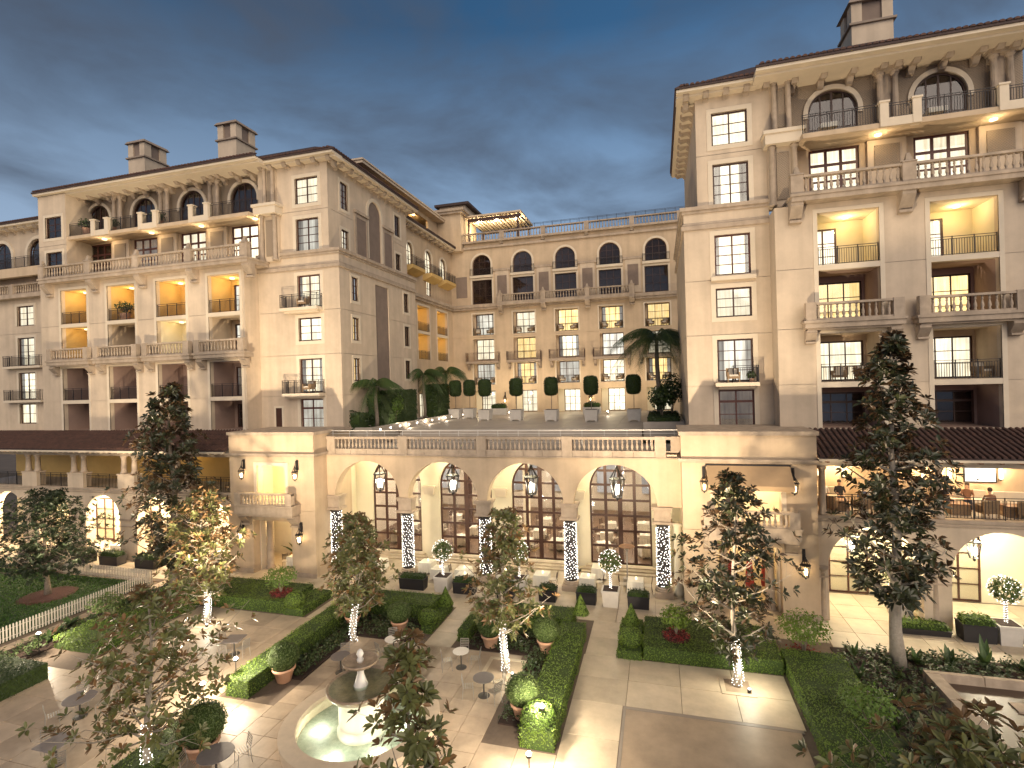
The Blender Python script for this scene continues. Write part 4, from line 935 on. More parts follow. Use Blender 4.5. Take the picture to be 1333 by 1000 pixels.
# ------------------------------------------------------------------ corner pavilions
def pavilion(x0, x1, Rt):
    xc = (x0 + x1) / 2
    root = wthing('pavilion', 'corner pavilion with tan awning over its balcony and wall lanterns' if Rt else 'corner pavilion with open lit balcony window and wall lanterns', 'pavilion', (xc, 31.5, 0))
    F = front(29.5)
    op = (xc - 1.55, xc + 1.55, 0.0, 3.65); wn = (xc - 1.15, xc + 1.15, 4.86, 7.38) if not Rt else (xc - 1.6, xc + 1.6, 4.86, 7.2)
    m = MB(F); wall(m, x0, x1, 0, 8.0, 0, 0.6, [op, wn], (4.4,))
    for x in (x0, x1):
        s = 0.0 if x == x0 else -0.0
        m.quad((x, 0.6, 0), (x, 4.3, 0), (x, 4.3, 8.0), (x, 0.6, 8.0))
    m.build('wall', 'stucco_warm', root)
    m = MB(F); m.box(x0 - 0.02, x1 + 0.02, -0.02, 4.28, 8.22, 9.45); m.build('parapet', 'stucco_warm', root)
    q = MB(F); q.box(x0 - 0.12, x1 + 0.12, -0.14, 4.3, 8.0, 8.1); q.box(x0 - 0.2, x1 + 0.2, -0.22, 4.3, 8.1, 8.22); q.box(x0 - 0.12, x1 + 0.12, -0.12, 4.3, 9.45, 9.66); q.build('cornice', 'stone', root)
    q = MB(F); q.box(x0 - 0.08, op[0] - 0.001, -0.08, 0, 0, 0.3); q.box(op[1] + 0.001, x1 + 0.08, -0.08, 0, 0, 0.3); q.build('plinth', 'stone', root)
    t = MB(F); trim_frame(t, wn[0], wn[1], wn[2], wn[3], 0.22, 0.04, False); t.build('window_surround', 'trim', root)
    # upper room
    q = MB(F); q.box(x0 + 0.1, x1 - 0.1, 4.05, 4.2, 4.4, 7.99); q.quad((x0 + 0.1, 0.61, 4.42), (x0 + 0.1, 4.05, 4.42), (x0 + 0.1, 4.05, 7.98), (x0 + 0.1, 0.61, 7.98)); q.quad((x1 - 0.1, 0.61, 4.42), (x1 - 0.1, 4.05, 4.42), (x1 - 0.1, 4.05, 7.98), (x1 - 0.1, 0.61, 7.98)); q.build('upper_room', 'cream', root)
    q = MB(F); q.box(x0 + 0.05, x1 - 0.05, 0.61, 4.2, 4.1, 4.4); q.box(x0 + 0.05, x1 - 0.05, 0.61, 4.2, 7.75, 7.99); q.build('floor_slab', 'trim', root)
    ceiling_lamp(root, xc + 0.5, 31.6, 7.74, 850 if not Rt else 520, (1, 0.80, 0.42) if not Rt else (1, 0.82, 0.55), 0.25)
    # balcony
    s = MB(F); s.box(xc - 2.3, xc + 2.3, -0.85, 0, 4.25, 4.80); s.box(xc - 2.36, xc + 2.36, -0.92, 0, 4.80, 4.88); s.box(xc - 2.2, xc + 2.2, -0.75, 0, 4.1, 4.25)
    o = s.build('balcony', 'stone', root); balustrade(o, F, xc - 2.25, xc + 2.25, 4.884, -0.70, 0.62, (xc - 2.02, xc + 2.02), 0.25, True, base=0.06, rail=0.10, postw=0.46, th=0.26)
    for s_ in (-1, 1): corbel(root, F, xc + s_ * 1.95, 4.1, 0.75, 0.6, 0.55)
    # ground opening: columns, inner wall
    for s_ in (-1, 1):
        MB().lathe(col_prof(0.24, 3.6), 14, xc + s_ * 1.15, 30.6, 0).build('column', 'stone', root, True)
        q = MB(F); q.box(xc + s_ * 1.55 - 0.06, xc + s_ * 1.55 + 0.06, 0.61, 1.4, 0, 3.65); q.build('jamb', 'trim', root)
    q = MB(F); q.box(x0 + 0.1, x1 - 0.1, 4.05, 4.2, 0, 4.1); q.quad((x0 + 0.1, 0.61, 0), (x0 + 0.1, 4.05, 0), (x0 + 0.1, 4.05, 4.1), (x0 + 0.1, 0.61, 4.1)); q.quad((x1 - 0.1, 0.61, 0), (x1 - 0.1, 4.05, 0), (x1 - 0.1, 4.05, 4.1), (x1 - 0.1, 0.61, 4.1)); q.build('lower_room', 'cream' if Rt else 'room_wall', root)
    ceiling_lamp(root, xc, 32.0, 4.08, 230, (1, 0.72, 0.36), 0.2)
    lab = 'right' if Rt else 'left'
    L_ = ('beside the awning' if Rt else 'beside the open balcony window')
    for x in ((xc - 2.15, xc + 2.15)): lantern((x, 29.2, 6.55), 'small wall lantern ' + L_ + (' on the arcade side' if abs(x + 10.65) < abs(xc + 10.65) else ' on the veranda side'), 0.52, True, 0, 'wall lanterns ' + L_, 16, True)
    for x in ((xc + 2.55,) if Rt else (xc - 2.35, xc + 2.35)): lantern((x, 29.2, 2.35), 'small wall lantern low on the %s pier of the ' % ('arcade-side' if abs(x + 10.65) < abs(xc + 10.65) else 'veranda-side') + ('awning' if Rt else 'open-window') + ' pavilion', 0.6, True, 0, 'low wall lanterns of the ' + ('awning' if Rt else 'open-window') + ' pavilion', 20, True)
    return root
pavilion(-28.8, -22.0, False); pavR = pavilion(1.1, 7.6, True)
# awning
aw = wthing('awning', 'tan fabric awning over the pavilion balcony', 'awning', (4.35, 29.4, 7.3))
prof = [(0.0, 7.85), (-0.05, 7.88), (-1.15, 7.02), (-1.15, 6.78), (-1.12, 6.78), (-1.12, 7.0), (0.0, 7.82)]
m = MB(front(29.48)); m.extr(prof, lambda p: (2.35, p[0], p[1]), lambda p: (6.35, p[0], p[1])); m.build('fabric', 'awning', aw)
m = MB(front(29.48)); m.tube([(2.3, -0.02, 7.88), (6.4, -0.02, 7.88)], 0.06, 8); m.build('roller', 'iron', aw)
for x in (3.2, 5.5):
    m = MB(front(29.48)); m.tube([(x, 0, 7.5), (x + 0.5, -0.6, 7.2), (x, -1.1, 6.98)], 0.025, 5); m.build('arm', 'iron', aw)

# ------------------------------------------------------------------ two-storey verandas beside the pavilions
def veranda(x0, x1, acs, ar, Rt, pcs):
    root = wthing('veranda', 'tiled veranda over an arcade with a lit restaurant deck' if Rt else 'tiled veranda with stone piers and dim loggias above lit arches', 'veranda', ((x0 + x1) / 2, 31, 0))
    F = front(29.8); zs = 4.82 - ar
    m = MB(F); wall(m, x0, x1, 0, 5.35, 0, 0.6, [(c - ar, c + ar, 0, 4.82) for c in acs])
    for c in acs: arch_fill(m, c, ar, zs, 0, 0.6, 4.82)
    m.build('wall', 'stucco', root)
    q = MB(F); q.box(x0, x1, -0.10, 0, 5.20, 5.36); q.box(x0, x1, -0.06, 0, 5.02, 5.08)
    edges = [x0] + [v for c in acs for v in (c - ar, c + ar)] + [x1]
    for a, b in zip(edges[0::2], edges[1::2]):
        if b - a > 0.1: q.box(a, b, -0.08, 0.0, zs - 0.12, zs + 0.02); q.box(a, b, -0.05, 0.0, zs - 0.6, zs - 0.52)
    q.build('string_course', 'stone', root)
    q = MB(F); q.box(x0, x1, 0.6, 3.95, 4.95, 5.30); q.build('deck', 'slab_terrace', root)
    q = MB(F); q.box(x0, x1, 3.95, 4.15, 0, 4.95); q.build('back_wall', 'cream', root)
    q = MB(F); wall(q, x0, x1, 5.30, 9.2, 3.95, 4.15); q.build('back_wall', 'ochre' if not Rt else 'stucco_warm', root)
    q = MB(F); q.box(x0, x1, 0.05, 0.35, 7.85, 8.15); q.build('beam', 'trim' if Rt else 'stone', root)
    # sloping tiled roof
    q = MB(F); q.extr([(-0.75, 8.30), (-0.75, 8.40), (2.55, 9.52), (2.55, 9.36)], lambda p: (x0, p[0], p[1]), lambda p: (x1, p[0], p[1])); rf = q.build('roof', 'roof_slate', root)
    q = MB(F); n = int((x1 - x0) / 0.27)
    for k in range(n):
        u = x0 + (x1 - x0) * (k + 0.5) / n
        for j in range(4):
            t0, t1 = j / 4, (j + 1) / 4
            A = lambda t: (-0.80 + 3.32 * t, 8.42 + 1.12 * t)
            pts = [(u + 0.095 * math.cos(math.pi * i / 4), 0.085 * math.sin(math.pi * i / 4)) for i in range(5)]
            q.extr(pts, lambda p: (p[0], A(t0)[0], A(t0)[1] + p[1] + 0.02), lambda p: (p[0], A(t1)[0], A(t1)[1] + p[1] * 0.85 - 0.005))
    tag(q.build('roof_tiles', 'roof_tile', rf), kind='stuff')
    q = MB(F); q.box(x0, x1, -0.80, -0.70, 8.22, 8.33); q.build('fascia', 'trim', rf)
    n = int((x1 - x0) / (0.75 if Rt else 0.55))
    rb = MB().box(-0.06, 0.06, -0.72, 0.9, -0.16, 0).mesh('rafter', 'wood_teak' if Rt else 'trim')
    for k in range(n): link(rb, 'rafter', rf, F @ Matrix.Translation((x0 + (x1 - x0) * (k + 0.5) / n, 0.0, 8.30)))
    for p in pcs:
        if Rt:
            q = MB(F); q.lathe(col_prof(0.17, 2.5), 12, p, 0.2, 5.36); q.build('column', 'stone', root, True)
        else:
            q = MB(F); q.box(p - 0.82, p + 0.82, -0.08, 0.55, 5.36, 6.42); q.box(p - 0.86, p + 0.86, -0.12, 0.59, 6.42, 6.5); q.build('pier', 'stucco', root)
            for s in (-1, 1): MB(F).lathe(col_prof(0.19, 1.36), 12, p + s * 0.52, 0.22, 6.5).build('column', 'stone', root, True)
    es = [x0] + sorted(pcs) + [x1]; hw = 0.18 if Rt else 0.83
    for a, b in zip(es[:-1], es[1:]):
        if b - a > 1.2: iron_rail(root, F, a + (hw if a != x0 else 0.05), b - (hw if b != x1 else 0.05), 5.36, 0.2, 1.05, 0.14)
    # window doors of the lower arcade
    for c in acs:
        window(root, front(33.74), c - 1.0, c + 1.0, 0.05, 3.6, 2, 4, 'lit_white' if (Rt or c < -40) else 'lit_warm', 'wood_dark', -0.06)
        point((c + 0.2, 31.8, 4.5), 850 if Rt else 1300, (1, 0.90, 0.66) if Rt else (1, 0.80, 0.55), 0.2)
    return root
veranda(-57, -28.82, [-51.4, -46.25, -41.12, -36.0, -30.95], 1.72, False, [-48.75, -43.74, -38.6, -33.4])
vR = veranda(7.62, 19.5, [10.15, 15.42], 2.05, True, [7.95, 13.0, 18.3])
# cream vault walls inside the right arcade bay
q = MB(); q.box(12.55, 12.9, 30.5, 33.7, 0, 4.9); q.build('cross_wall', 'cream', vR)
for p in (7.9, 12.75, 18.0): 
    MB().lathe(col_prof(0.2, 2.7), 12, p - 0.05, 29.95, 0).build('column', 'stone', vR, True)
# dim lamps on the left loggia, bright wall lamps on the restaurant deck
for x, p in ((-41.2, 26), (-36.0, 30), (-46.3, 5), (-31.5, 6)): point((x, 32.4, 7.9), p, (1, 0.68, 0.24), 0.15)
for k, x in enumerate((8.8, 10.0, 13.9, 15.1, 16.4, 17.4)):
    o = thing('wall_lamp', 'upright frosted lamp on the back wall of the restaurant deck', 'lamp', (x, 33.62, 6.7), 0, 'lamps on the deck back wall')
    q = MB(); q.box(-0.05, 0.05, 0.06, 0.13, -0.1, 1.1); q.build('backplate', 'iron', o); MB().lathe([(0.06, 0), (0.09, 0.04), (0.09, 0.95), (0.06, 1.0)], 10).build('shade', 'lamp_glass_warm', o)
    point((x, 33.3, 7.2), 70, (1, 0.70, 0.38), 0.1)
for x in (10.2, 15.6): point((x, 31.6, 7.9), 140, (1, 0.72, 0.40), 0.3)
sc_ = thing('screen', 'bright white screen on the deck back wall', 'screen', (17.0, 33.7, 6.9)); MB().box(-1.15, 0.2, 0, 0.05, -0.35, 0.75).build('panel', 'screen', sc_); MB().box(-1.22, 0.27, 0.01, 0.06, -0.42, 0.82).build('frame', 'iron', sc_)
for c in (10.15, 15.42): lantern((c - 0.75, 30.6, 3.35), 'black iron lantern hanging in the arch under the restaurant deck %s' % ('next to the awning pavilion' if c < 12 else 'behind the white tub tree'), 0.8, hang=0.6, group='lanterns under the restaurant deck', power=240)
# panels closing the roof between veranda and wing
MB().box(-51, -28.8, 32.31, 33.9, 8.9, 9.3).build('ledge_left', 'stucco').update_tag()
tag(bpy.data.objects['ledge_left'], 'stucco ledge behind the long veranda roof', kind='structure')
bpy.data.objects['ledge_left'].name = 'ledge'

# ------------------------------------------------------------------ raised terrace
def flr(name, x0, x1, y0, y1, z0, z1, mt, lab): return tag(MB().box(x0, x1, y0, y1, z0, z1).build(name, mt), lab, kind='structure')
tr = flr('terrace', -22.5, 1.7, 31.62, 61.0, 8.0, 8.18, 'joint', 'raised stone terrace above the arcade')
flr('terrace_bank', -22.5, 1.7, 38.6, 61.0, 8.18, 8.97, 'joint', 'raised back half of the terrace')
def slabs(parent, x0, x1, y0, y1, nx, ny, z, mt, th=0.03, gap=0.012, skip=None, rnd=0.0):
    w = (x1 - x0) / nx; h = (y1 - y0) / ny
    me = MB(); a, b = w / 2 - gap / 2, h / 2 - gap / 2
    me.taper(-a, a, -b, b, 0, th, 0.006); me = me.mesh('slab', mt)
    for i in range(nx):
        for j in range(ny):
            x = x0 + w * (i + 0.5); y = y0 + h * (j + 0.5)
            if skip and skip(x, y): continue
            link(me, 'slab', parent, Matrix.Translation((x, y, z)) )
slabs(tr, -22.4, 1.6, 32.3, 36.2, 8, 2, 8.18, 'slab_terrace')
slabs(tr, -20.4, -1.0, 38.6, 60.9, 9, 11, 8.97, 'slab_terrace')
st = []
for k in range(5):
    o = MB().box(-20.0, -1.2, 36.4 + 0.44 * k, 36.86 + 0.44 * k, 8.18, 8.18 + 0.158 * (k + 1)).build('terrace_step', 'slab_terrace'); tag(o, 'wide shallow step up the terrace', kind='structure')
def planter_bed(x0, x1, y0, y1, z0, z1, lab, lights=None):
    o = wthing('planter_bed', lab, 'planter', ((x0 + x1) / 2, (y0 + y1) / 2, z0))
    q = MB(); t = 0.28
    q.box(x0, x1, y0, y0 + t, z0, z1); q.box(x0, x1, y1 - t, y1, z0, z1); q.box(x0, x0 + t, y0 + t, y1 - t, z0, z1); q.box(x1 - t, x1, y0 + t, y1 - t, z0, z1); q.build('wall', 'slab_terrace', o)
    MB().box(x0 + t, x1 - t, y0 + t, y1 - t, z0, z1 - 0.12).build('soil', 'soil', o)
    if lights:
        for k in range(12):
            y = y0 + 1.2 + (y1 - y0 - 2) * k / 11; MB().box(lights - 0.012, lights + 0.02, y - 0.06, y + 0.06, z1 - 0.30, z1 - 0.18).build('step_light', 'bulb_white', o)
    return o
planter_bed(-22.4, -20.6, 34.5, 54.0, 8.2, 9.5, 'long stone planter with small step lights along the palm bed', -20.6)
planter_bed(-1.1, 1.7, 38.2, 52.0, 8.2, 9.5, 'stone planter holding the palm beside the wing')
for y in (40, 44, 48, 52): point((-20.3, y, 9.3), 16, (1, 0.82, 0.6), 0.1)
# unseen point lights added as door spill, and lanterns on the central block
for x in (-20.7, -15.5, -10.2, -5.0, 0.1): point((x, 58.9, 11.2), 70, (1, 0.80, 0.46), 0.2)
for x in (-18.0, -7.6): lantern((x, 60.75, 10.2), 'small wall lantern on the central block %s' % ('near the palm pair' if x < -12 else 'nearer the big bushy palm'), 0.55, True, 0, 'wall lanterns of the central block', 30, True)
# ------------------------------------------------------------------ paving
pv = tag(MB().box(-32.2, 10.0, 2.0, 30.4, -0.05, -0.012).build('paving', 'joint'), 'stone paved garden court', kind='structure')
hcx = -10.65
def inhedge(x, y):
    if 4.6 < x < 10 and y < 26.9: return True
    if -29.6 < x < -26.0 and 17.2 < y < 27.9: return True
    if y > 24.2 and y < 27.2 and (x < -18.9 or -17.4 < x < -11.3 or -9.8 < x < -3.6 or x > -2.1): return True
    if 17.2 < y < 27 and (-17.5 < x < -15.2 or -6.0 < x < -3.7): return True
    if (x - hcx) ** 2 + (y - 16.6) ** 2 < 2.2 ** 2: return True
    return False
slabs(pv, -15.0, -6.3, 12.8, 23.0, 9, 11, -0.012, 'slab', skip=inhedge)
slabs(pv, -15.0, -6.3, 8.0, 12.8, 5, 3, -0.012, 'slab', skip=inhedge)
slabs(pv, -26.0, -17.7, 8.0, 24.3, 6, 11, -0.012, 'slab', skip=inhedge)
slabs(pv, -3.6, 4.7, 20.3, 23.8, 4, 2, -0.012, 'slab_pale', skip=lambda x, y: False)
slabs(pv, -3.6, -1.62, 8.0, 20.3, 1, 6, -0.012, 'slab_pale')
slabs(pv, -30.0, 7.4, 27.25, 30.3, 19, 2, -0.012, 'slab_pale')
slabs(pv, -11.25, -9.85, 18.6, 27.25, 1, 6, -0.012, 'slab_pale'); slabs(pv, -3.55, -2.15, 23.8, 27.25, 1, 2, -0.012, 'slab_pale'); slabs(pv, -18.9, -17.7, 24.3, 27.25, 1, 2, -0.012, 'slab_pale')
slabs(pv, -32.0, -29.6, 8.0, 27.2, 1, 9, -0.012, 'slab'); slabs(pv, -29.6, -26.0, 8.0, 17.3, 2, 4, -0.012, 'slab')
slabs(pv, -17.7, -15.0, 8.0, 17.2, 2, 5, -0.012, 'slab'); slabs(pv, -6.3, -3.6, 8.0, 17.1, 2, 6, -0.012, 'slab')
q = MB(); q.box(-1.5, 4.5, 9.0, 20.12, -0.012, 0.016); q.build('court_panel', 'slab_dark', pv)
q = MB(); q.box(-1.61, -1.502, 9.0, 20.12, -0.012, 0.022); q.box(-1.61, 4.6, 20.122, 20.29, -0.012, 0.022); q.build('court_border', 'slab_grey', pv)
wk = tag(MB().box(7.4, 40, 26.85, 34.0, -0.05, -0.012).build('walkway', 'joint'), 'pale stone walk in front of the arches under the deck', kind='structure')
slabs(wk, 7.42, 20.0, 26.9, 33.6, 9, 4, -0.012, 'slab_pale')
wl = tag(MB().box(-60, -32.2, 26.9, 34.0, -0.05, -0.012).build('walkway', 'joint'), 'stone walk below the long veranda', kind='structure')
slabs(wl, -56, -30.0, 30.3, 33.6, 14, 2, -0.012, 'slab_pale'); slabs(wl, -56, -30.0, 27.25, 30.3, 14, 2, -0.012, 'slab_pale')
tag(MB().box(-22.4, 1.2, 30.3, 35.0, -0.05, 0.018).build('arcade_floor', 'slab_pale'), 'pale stone floor of the arcade', kind='structure')
tag(MB().box(-28.7, -22.4, 30.3, 33.6, -0.05, 0.016).build('pavilion_floor', 'slab_pale'), 'stone floor of the open-window pavilion', kind='structure')
tag(MB().box(1.2, 7.5, 30.3, 33.6, -0.05, 0.016).build('pavilion_floor', 'slab_pale'), 'stone floor of the awning pavilion', kind='structure')

# ------------------------------------------------------------------ foliage helpers
def leaf_quads(mb, rnd, p, n, size, rr, jit=0.6, asp=0.62):
    """one small folded leaf at p facing roughly along n"""
    n = Vector(n); v = Vector((rr.uniform(-1, 1), rr.uniform(-1, 1), rr.uniform(-1, 1)))
    n = (n + v * jit).normalized(); t = n.cross(Vector((rr.uniform(-1, 1), rr.uniform(-1, 1), rr.uniform(-1, 1))))
    if t.length < 1e-3: t = Vector((1, 0, 0))
    t.normalize(); b = n.cross(t); s = size * rr.uniform(0.7, 1.3); p = Vector(p)
    mb.add([tuple(p - t * s), tuple(p + b * s * asp), tuple(p + t * s), tuple(p - b * s * asp)], [(0, 1, 2, 3)]); rnd.append(rr.random())
def hedge(name, label, boxes, cat='hedge', mt='hedge', dens=330, size=0.032, group=None, seed=1, wob=0.05):
    """clipped hedge: dark core with thousands of leaf faces on top and sides"""
    rr = random.Random(seed); x = sum(b[0] + b[1] for b in boxes) / 2 / len(boxes); y = sum(b[2] + b[3] for b in boxes) / 2 / len(boxes)
    o = wthing(name, label, cat, (x, y, 0), group); core = MB(); lv = MB(); rnd = []
    for (x0, x1, y0, y1, z0, z1) in boxes:
        core.box(x0 + 0.04, x1 - 0.04, y0 + 0.04, y1 - 0.04, z0, z1 - 0.04)
        sides = [((x1 - x0) * (y1 - y0), lambda a, b: ((x0 + (x1 - x0) * a, y0 + (y1 - y0) * b, z1), (0, 0, 1))), ((x1 - x0) * (z1 - z0), lambda a, b: ((x0 + (x1 - x0) * a, y0, z0 + (z1 - z0) * b), (0, -1, 0))),
                 ((y1 - y0) * (z1 - z0), lambda a, b: ((x0, y0 + (y1 - y0) * a, z0 + (z1 - z0) * b), (-1, 0, 0))), ((y1 - y0) * (z1 - z0), lambda a, b: ((x1, y0 + (y1 - y0) * a, z0 + (z1 - z0) * b), (1, 0, 0)))]
        for ar, fn in sides:
            for _ in range(int(ar * dens)):
                p, n = fn(rr.random(), rr.random())
                w = wob * (math.sin(p[0] * 3.1 + p[1] * 1.7) * 0.5 + math.sin(p[1] * 4.3 + p[2] * 5) * 0.5) + rr.uniform(-0.05, 0.03)
                leaf_quads(lv, rnd, (p[0] + n[0] * w, p[1] + n[1] * w, p[2] + n[2] * w), n, size, rr, 0.8)
    core.build('core', 'hedge_core', o); lv.r = rnd; lv.build('foliage', mt, o); return o
def blob(lv, rnd, c, rx, ry, rz, n, size, rr, lo=-0.9, flat=0.0):
    for _ in range(n):
        while True:
            v = Vector((rr.gauss(0, 1), rr.gauss(0, 1), rr.gauss(0, 1))).normalized()
            if v.z > lo: break
        k = 1 + rr.uniform(-0.07, 0.04)
        leaf_quads(lv, rnd, (c[0] + v.x * rx * k, c[1] + v.y * ry * k, c[2] + v.z * rz * k), v, size, rr, 0.7)
# hedges of the court
hedge('hedge', 'broad L-shaped clipped hedge around the court with the square table', [(-29.2, -26.2, 18.6, 24.4, 0, 0.62), (-29.2, -20.4, 24.4, 27.1, 0, 0.70)], seed=2)
hedge('hedge', 'low hedge strip with a clipped ball at the end of the L-shaped hedge', [(-20.35, -19.1, 24.3, 27.1, 0, 0.45)], seed=3)
hedge('hedge', 'long narrow hedge with terracotta pots on the square-table side of the fountain', [(-17.45, -16.3, 17.3, 25.4, 0, 0.75), (-17.45, -11.95, 25.4, 27.0, 0, 0.80)], seed=4)
hedge('hedge', 'low end strip of hedge beside the path behind the fountain bowl', [(-11.9, -11.3, 24.0, 27.0, 0, 0.42)], seed=5)
hedge('hedge', 'long narrow hedge ending at the flood lamp beside the pale court', [(-4.9, -3.68, 17.15, 25.4, 0, 0.75), (-9.1, -4.4, 25.4, 26.9, 0, 0.80)], seed=6)
hedge('hedge', 'short end piece of hedge beside the path near the two round tables', [(-9.75, -9.15, 23.6, 26.9, 0, 0.62)], seed=7)
hedge('hedge', 'broad hedge around the red flower ring below the awning pavilion', [(-0.98, 4.75, 23.85, 27.1, 0, 0.62)], seed=8)
hedge('hedge', 'low hedge strip with cone and ball at the end of the flower ring hedge', [(-2.1, -1.02, 23.7, 27.1, 0, 0.42)], seed=9)
hedge('hedge', 'hedge leg beside the dark planting bed', [(4.8, 7.2, 15.5, 25.0, 0, 0.66)], seed=10)
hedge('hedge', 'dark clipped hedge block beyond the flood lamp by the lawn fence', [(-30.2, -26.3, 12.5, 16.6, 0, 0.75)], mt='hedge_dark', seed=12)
hedge('hedge', 'clipped hedge at the foot of the foreground tree', [(-17.3, -15.9, 10.0, 15.6, 0, 0.55)], seed=13, dens=200)
def ball_on(name, label, c, r, mt='boxwood', group=None, seed=1, core=True, n=None, cat='shrub'):
    rr = random.Random(seed); o = thing(name, label, cat, c, 0, group); lv = MB(); rnd = []
    blob(lv, rnd, (0, 0, r * 0.85), r, r, r * 0.85, n or int(2800 * r * r + 300), 0.034, rr); lv.r = rnd; lv.build('foliage', mt, o)
    MB().lathe([(r * 0.2, 0), (r * 0.75, r * 0.35), (r * 0.93, r * 0.85), (r * 0.75, r * 1.35), (r * 0.2, r * 1.62)], 14).build('core', 'hedge_core', o, True); return o
ball_on('topiary_ball', 'clipped ball on the low strip of the L-shaped hedge', (-19.9, 24.7, 0.25), 0.55, 'hedge', seed=3)
ball_on('topiary_ball', 'clipped ball at the path end behind the fountain bowl', (-11.7, 24.5, 0.2), 0.5, 'hedge', seed=4)
ball_on('topiary_ball', 'clipped ball beside the cone on the flower ring hedge', (-1.55, 24.4, 0.25), 0.55, 'hedge', seed=5)
ball_on('topiary_ball', 'rounded yellow-green shrub around the flood lamp at the hedge end', (-4.35, 17.7, 0.25), 0.62, 'lime_leaf', seed=6)
def cone(loc, label, seed):
    rr = random.Random(seed); o = thing('topiary_cone', label, 'shrub', loc); lv = MB(); rnd = []
    for _ in range(700):
        t = rr.random() ** 1.5; a = rr.uniform(0, 6.28); r = 0.42 * (1 - t) ** 0.9; leaf_quads(lv, rnd, (r * math.cos(a), r * math.sin(a), 0.95 * t), (math.cos(a), math.sin(a), 0.4), 0.045, rr)
    lv.r = rnd; lv.build('foliage', 'hedge', o); MB().lathe([(0.38, 0), (0.2, 0.5), (0.02, 0.9)], 10).build('core', 'hedge_core', o)
cone((-11.65, 26.7, 0.38), 'clipped cone at the back corner of the hedge behind the fountain bowl', 1); cone((-4.1, 26.4, 0.7), 'clipped cone on the hedge behind the two round tables', 2); cone((-1.6, 26.6, 0.38), 'clipped cone on the strip of the flower ring hedge', 3)
# potted boxwood balls
def pot(loc, label, r, seed, mt='boxwood', ph=0.62):
    o = thing('potted_boxwood', label, 'potted plant', loc)
    q = MB(); q.lathe([(r * 0.42, 0), (r * 0.46, 0.05), (r * 0.64, ph - 0.12), (r * 0.73, ph - 0.1), (r * 0.73, ph), (r * 0.66, ph), (r * 0.64, ph - 0.08)], 18); p = q.build('pot', 'terracotta', o, True)
    rr = random.Random(seed); lv = MB(); rnd = []; blob(lv, rnd, (0, 0, ph + r * 0.72), r, r, r * 0.86, int(3200 * r * r + 400), 0.032, rr, -0.8); lv.r = rnd; lv.build('foliage', mt, o)
    MB().lathe([(r * 0.5, ph - 0.08), (r * 0.9, ph + r * 0.4), (r * 0.93, ph + r * 0.8), (r * 0.7, ph + r * 1.25), (r * 0.15, ph + r * 1.5)], 14).build('core', 'hedge_core', o, True)
    return o
pot((-15.8, 18.8, 0), 'terracotta pot with boxwood ball beside the long hedge end and flood lamp', 0.66, 1)
pot((-15.7, 23.9, 0), 'terracotta pot with boxwood ball behind the light-wrapped trunk', 0.56, 2)
pot((-13.0, 23.9, 0), 'terracotta pot with boxwood ball behind the white table', 0.60, 3)
pot((-8.0, 23.5, 0), 'terracotta pot with boxwood ball behind the two round tables', 0.62, 4)
pot((-5.3, 23.6, 0), 'terracotta pot with boxwood ball in the corner of the hedge beside the pale court', 0.62, 5)
pot((-5.2, 18.75, 0), 'terracotta pot with boxwood ball beside the yellow-green shrub', 0.62, 6)
pot((-15.35, 14.2, 0), 'large terracotta pot with boxwood ball beside the dark oval table', 0.78, 7)
# planting beds
def bed(label, x0, x1, y0, y1, n, seed, mt='bed_leaf', hmax=0.4, leaf=0.11, name='flower_bed'):
    rr = random.Random(seed); o = wthing(name, label, 'flower bed', ((x0 + x1) / 2, (y0 + y1) / 2, 0))
    MB().box(x0, x1, y0, y1, -0.045, 0.05).build('soil', 'soil', o); lv = MB(); rnd = []
    for _ in range(n):
        x = rr.uniform(x0 + 0.1, x1 - 0.1); y = rr.uniform(y0 + 0.1, y1 - 0.1); h = rr.uniform(0.3, 1) * hmax
        for k in range(9):
            a = rr.uniform(0, 6.28); v = (math.cos(a), math.sin(a), rr.uniform(0.3, 1.3)); leaf_quads(lv, rnd, (x + v[0] * 0.14, y + v[1] * 0.14, 0.05 + h * rr.uniform(0.3, 1)), (v[0] * 0.4, v[1] * 0.4, 1), leaf * 0.6, rr, 0.7, 0.5)
    lv.r = rnd; tag(lv.build('foliage', mt, o), kind='stuff'); return o
bed('leafy bed between the long hedge and the fountain paving', -16.28, -15.05, 19.0, 25.3, 240, 1); bed('narrow leafy bed in front of the hedge behind the white table', -15.04, -11.95, 23.0, 25.35, 170, 2)
bed('leafy bed between the boxwood pots and the hedge beside the pale court', -6.0, -4.92, 18.2, 25.3, 200, 3); bed('narrow leafy bed behind the two round tables', -9.1, -6.02, 23.1, 25.35, 170, 4)
bed('dark planting bed with ground cover between the hedge leg and the basin', 7.25, 9.95, 12.0, 26.8, 420, 5, hmax=0.45, leaf=0.14)
bed('strip of dark leafy planting between the walk and the basin wall', 9.96, 22.0, 24.75, 26.82, 330, 6, hmax=0.5, leaf=0.15)
bed('dark strip of planting along the lawn fence', -31.2, -29.3, 17.0, 27.0, 200, 7, hmax=0.5, leaf=0.13)
bed('bed of red leafed plants under the foreground branches by the hedge leg', 4.2, 7.2, 9.0, 15.4, 260, 8, 'magnolia_rust', 0.55, 0.15)
def ring(loc, label, seed, r=0.55, h=0.1):
    rr = random.Random(seed); o = thing('flower_ring', label, 'flower bed', loc); MB().lathe([(r, 0), (r * 0.9, h), (0.05, h + 0.05)], 16).build('mulch', 'mulch', o); lv = MB(); rnd = []
    for _ in range(260):
        a = rr.uniform(0, 6.28); q = r * math.sqrt(rr.random()); leaf_quads(lv, rnd, (q * math.cos(a), q * math.sin(a), h + rr.uniform(0, 0.16)), (0, 0, 1), 0.06, rr, 0.9)
    lv.r = rnd; tag(lv.build('flowers', 'red_flower', o), kind='stuff')
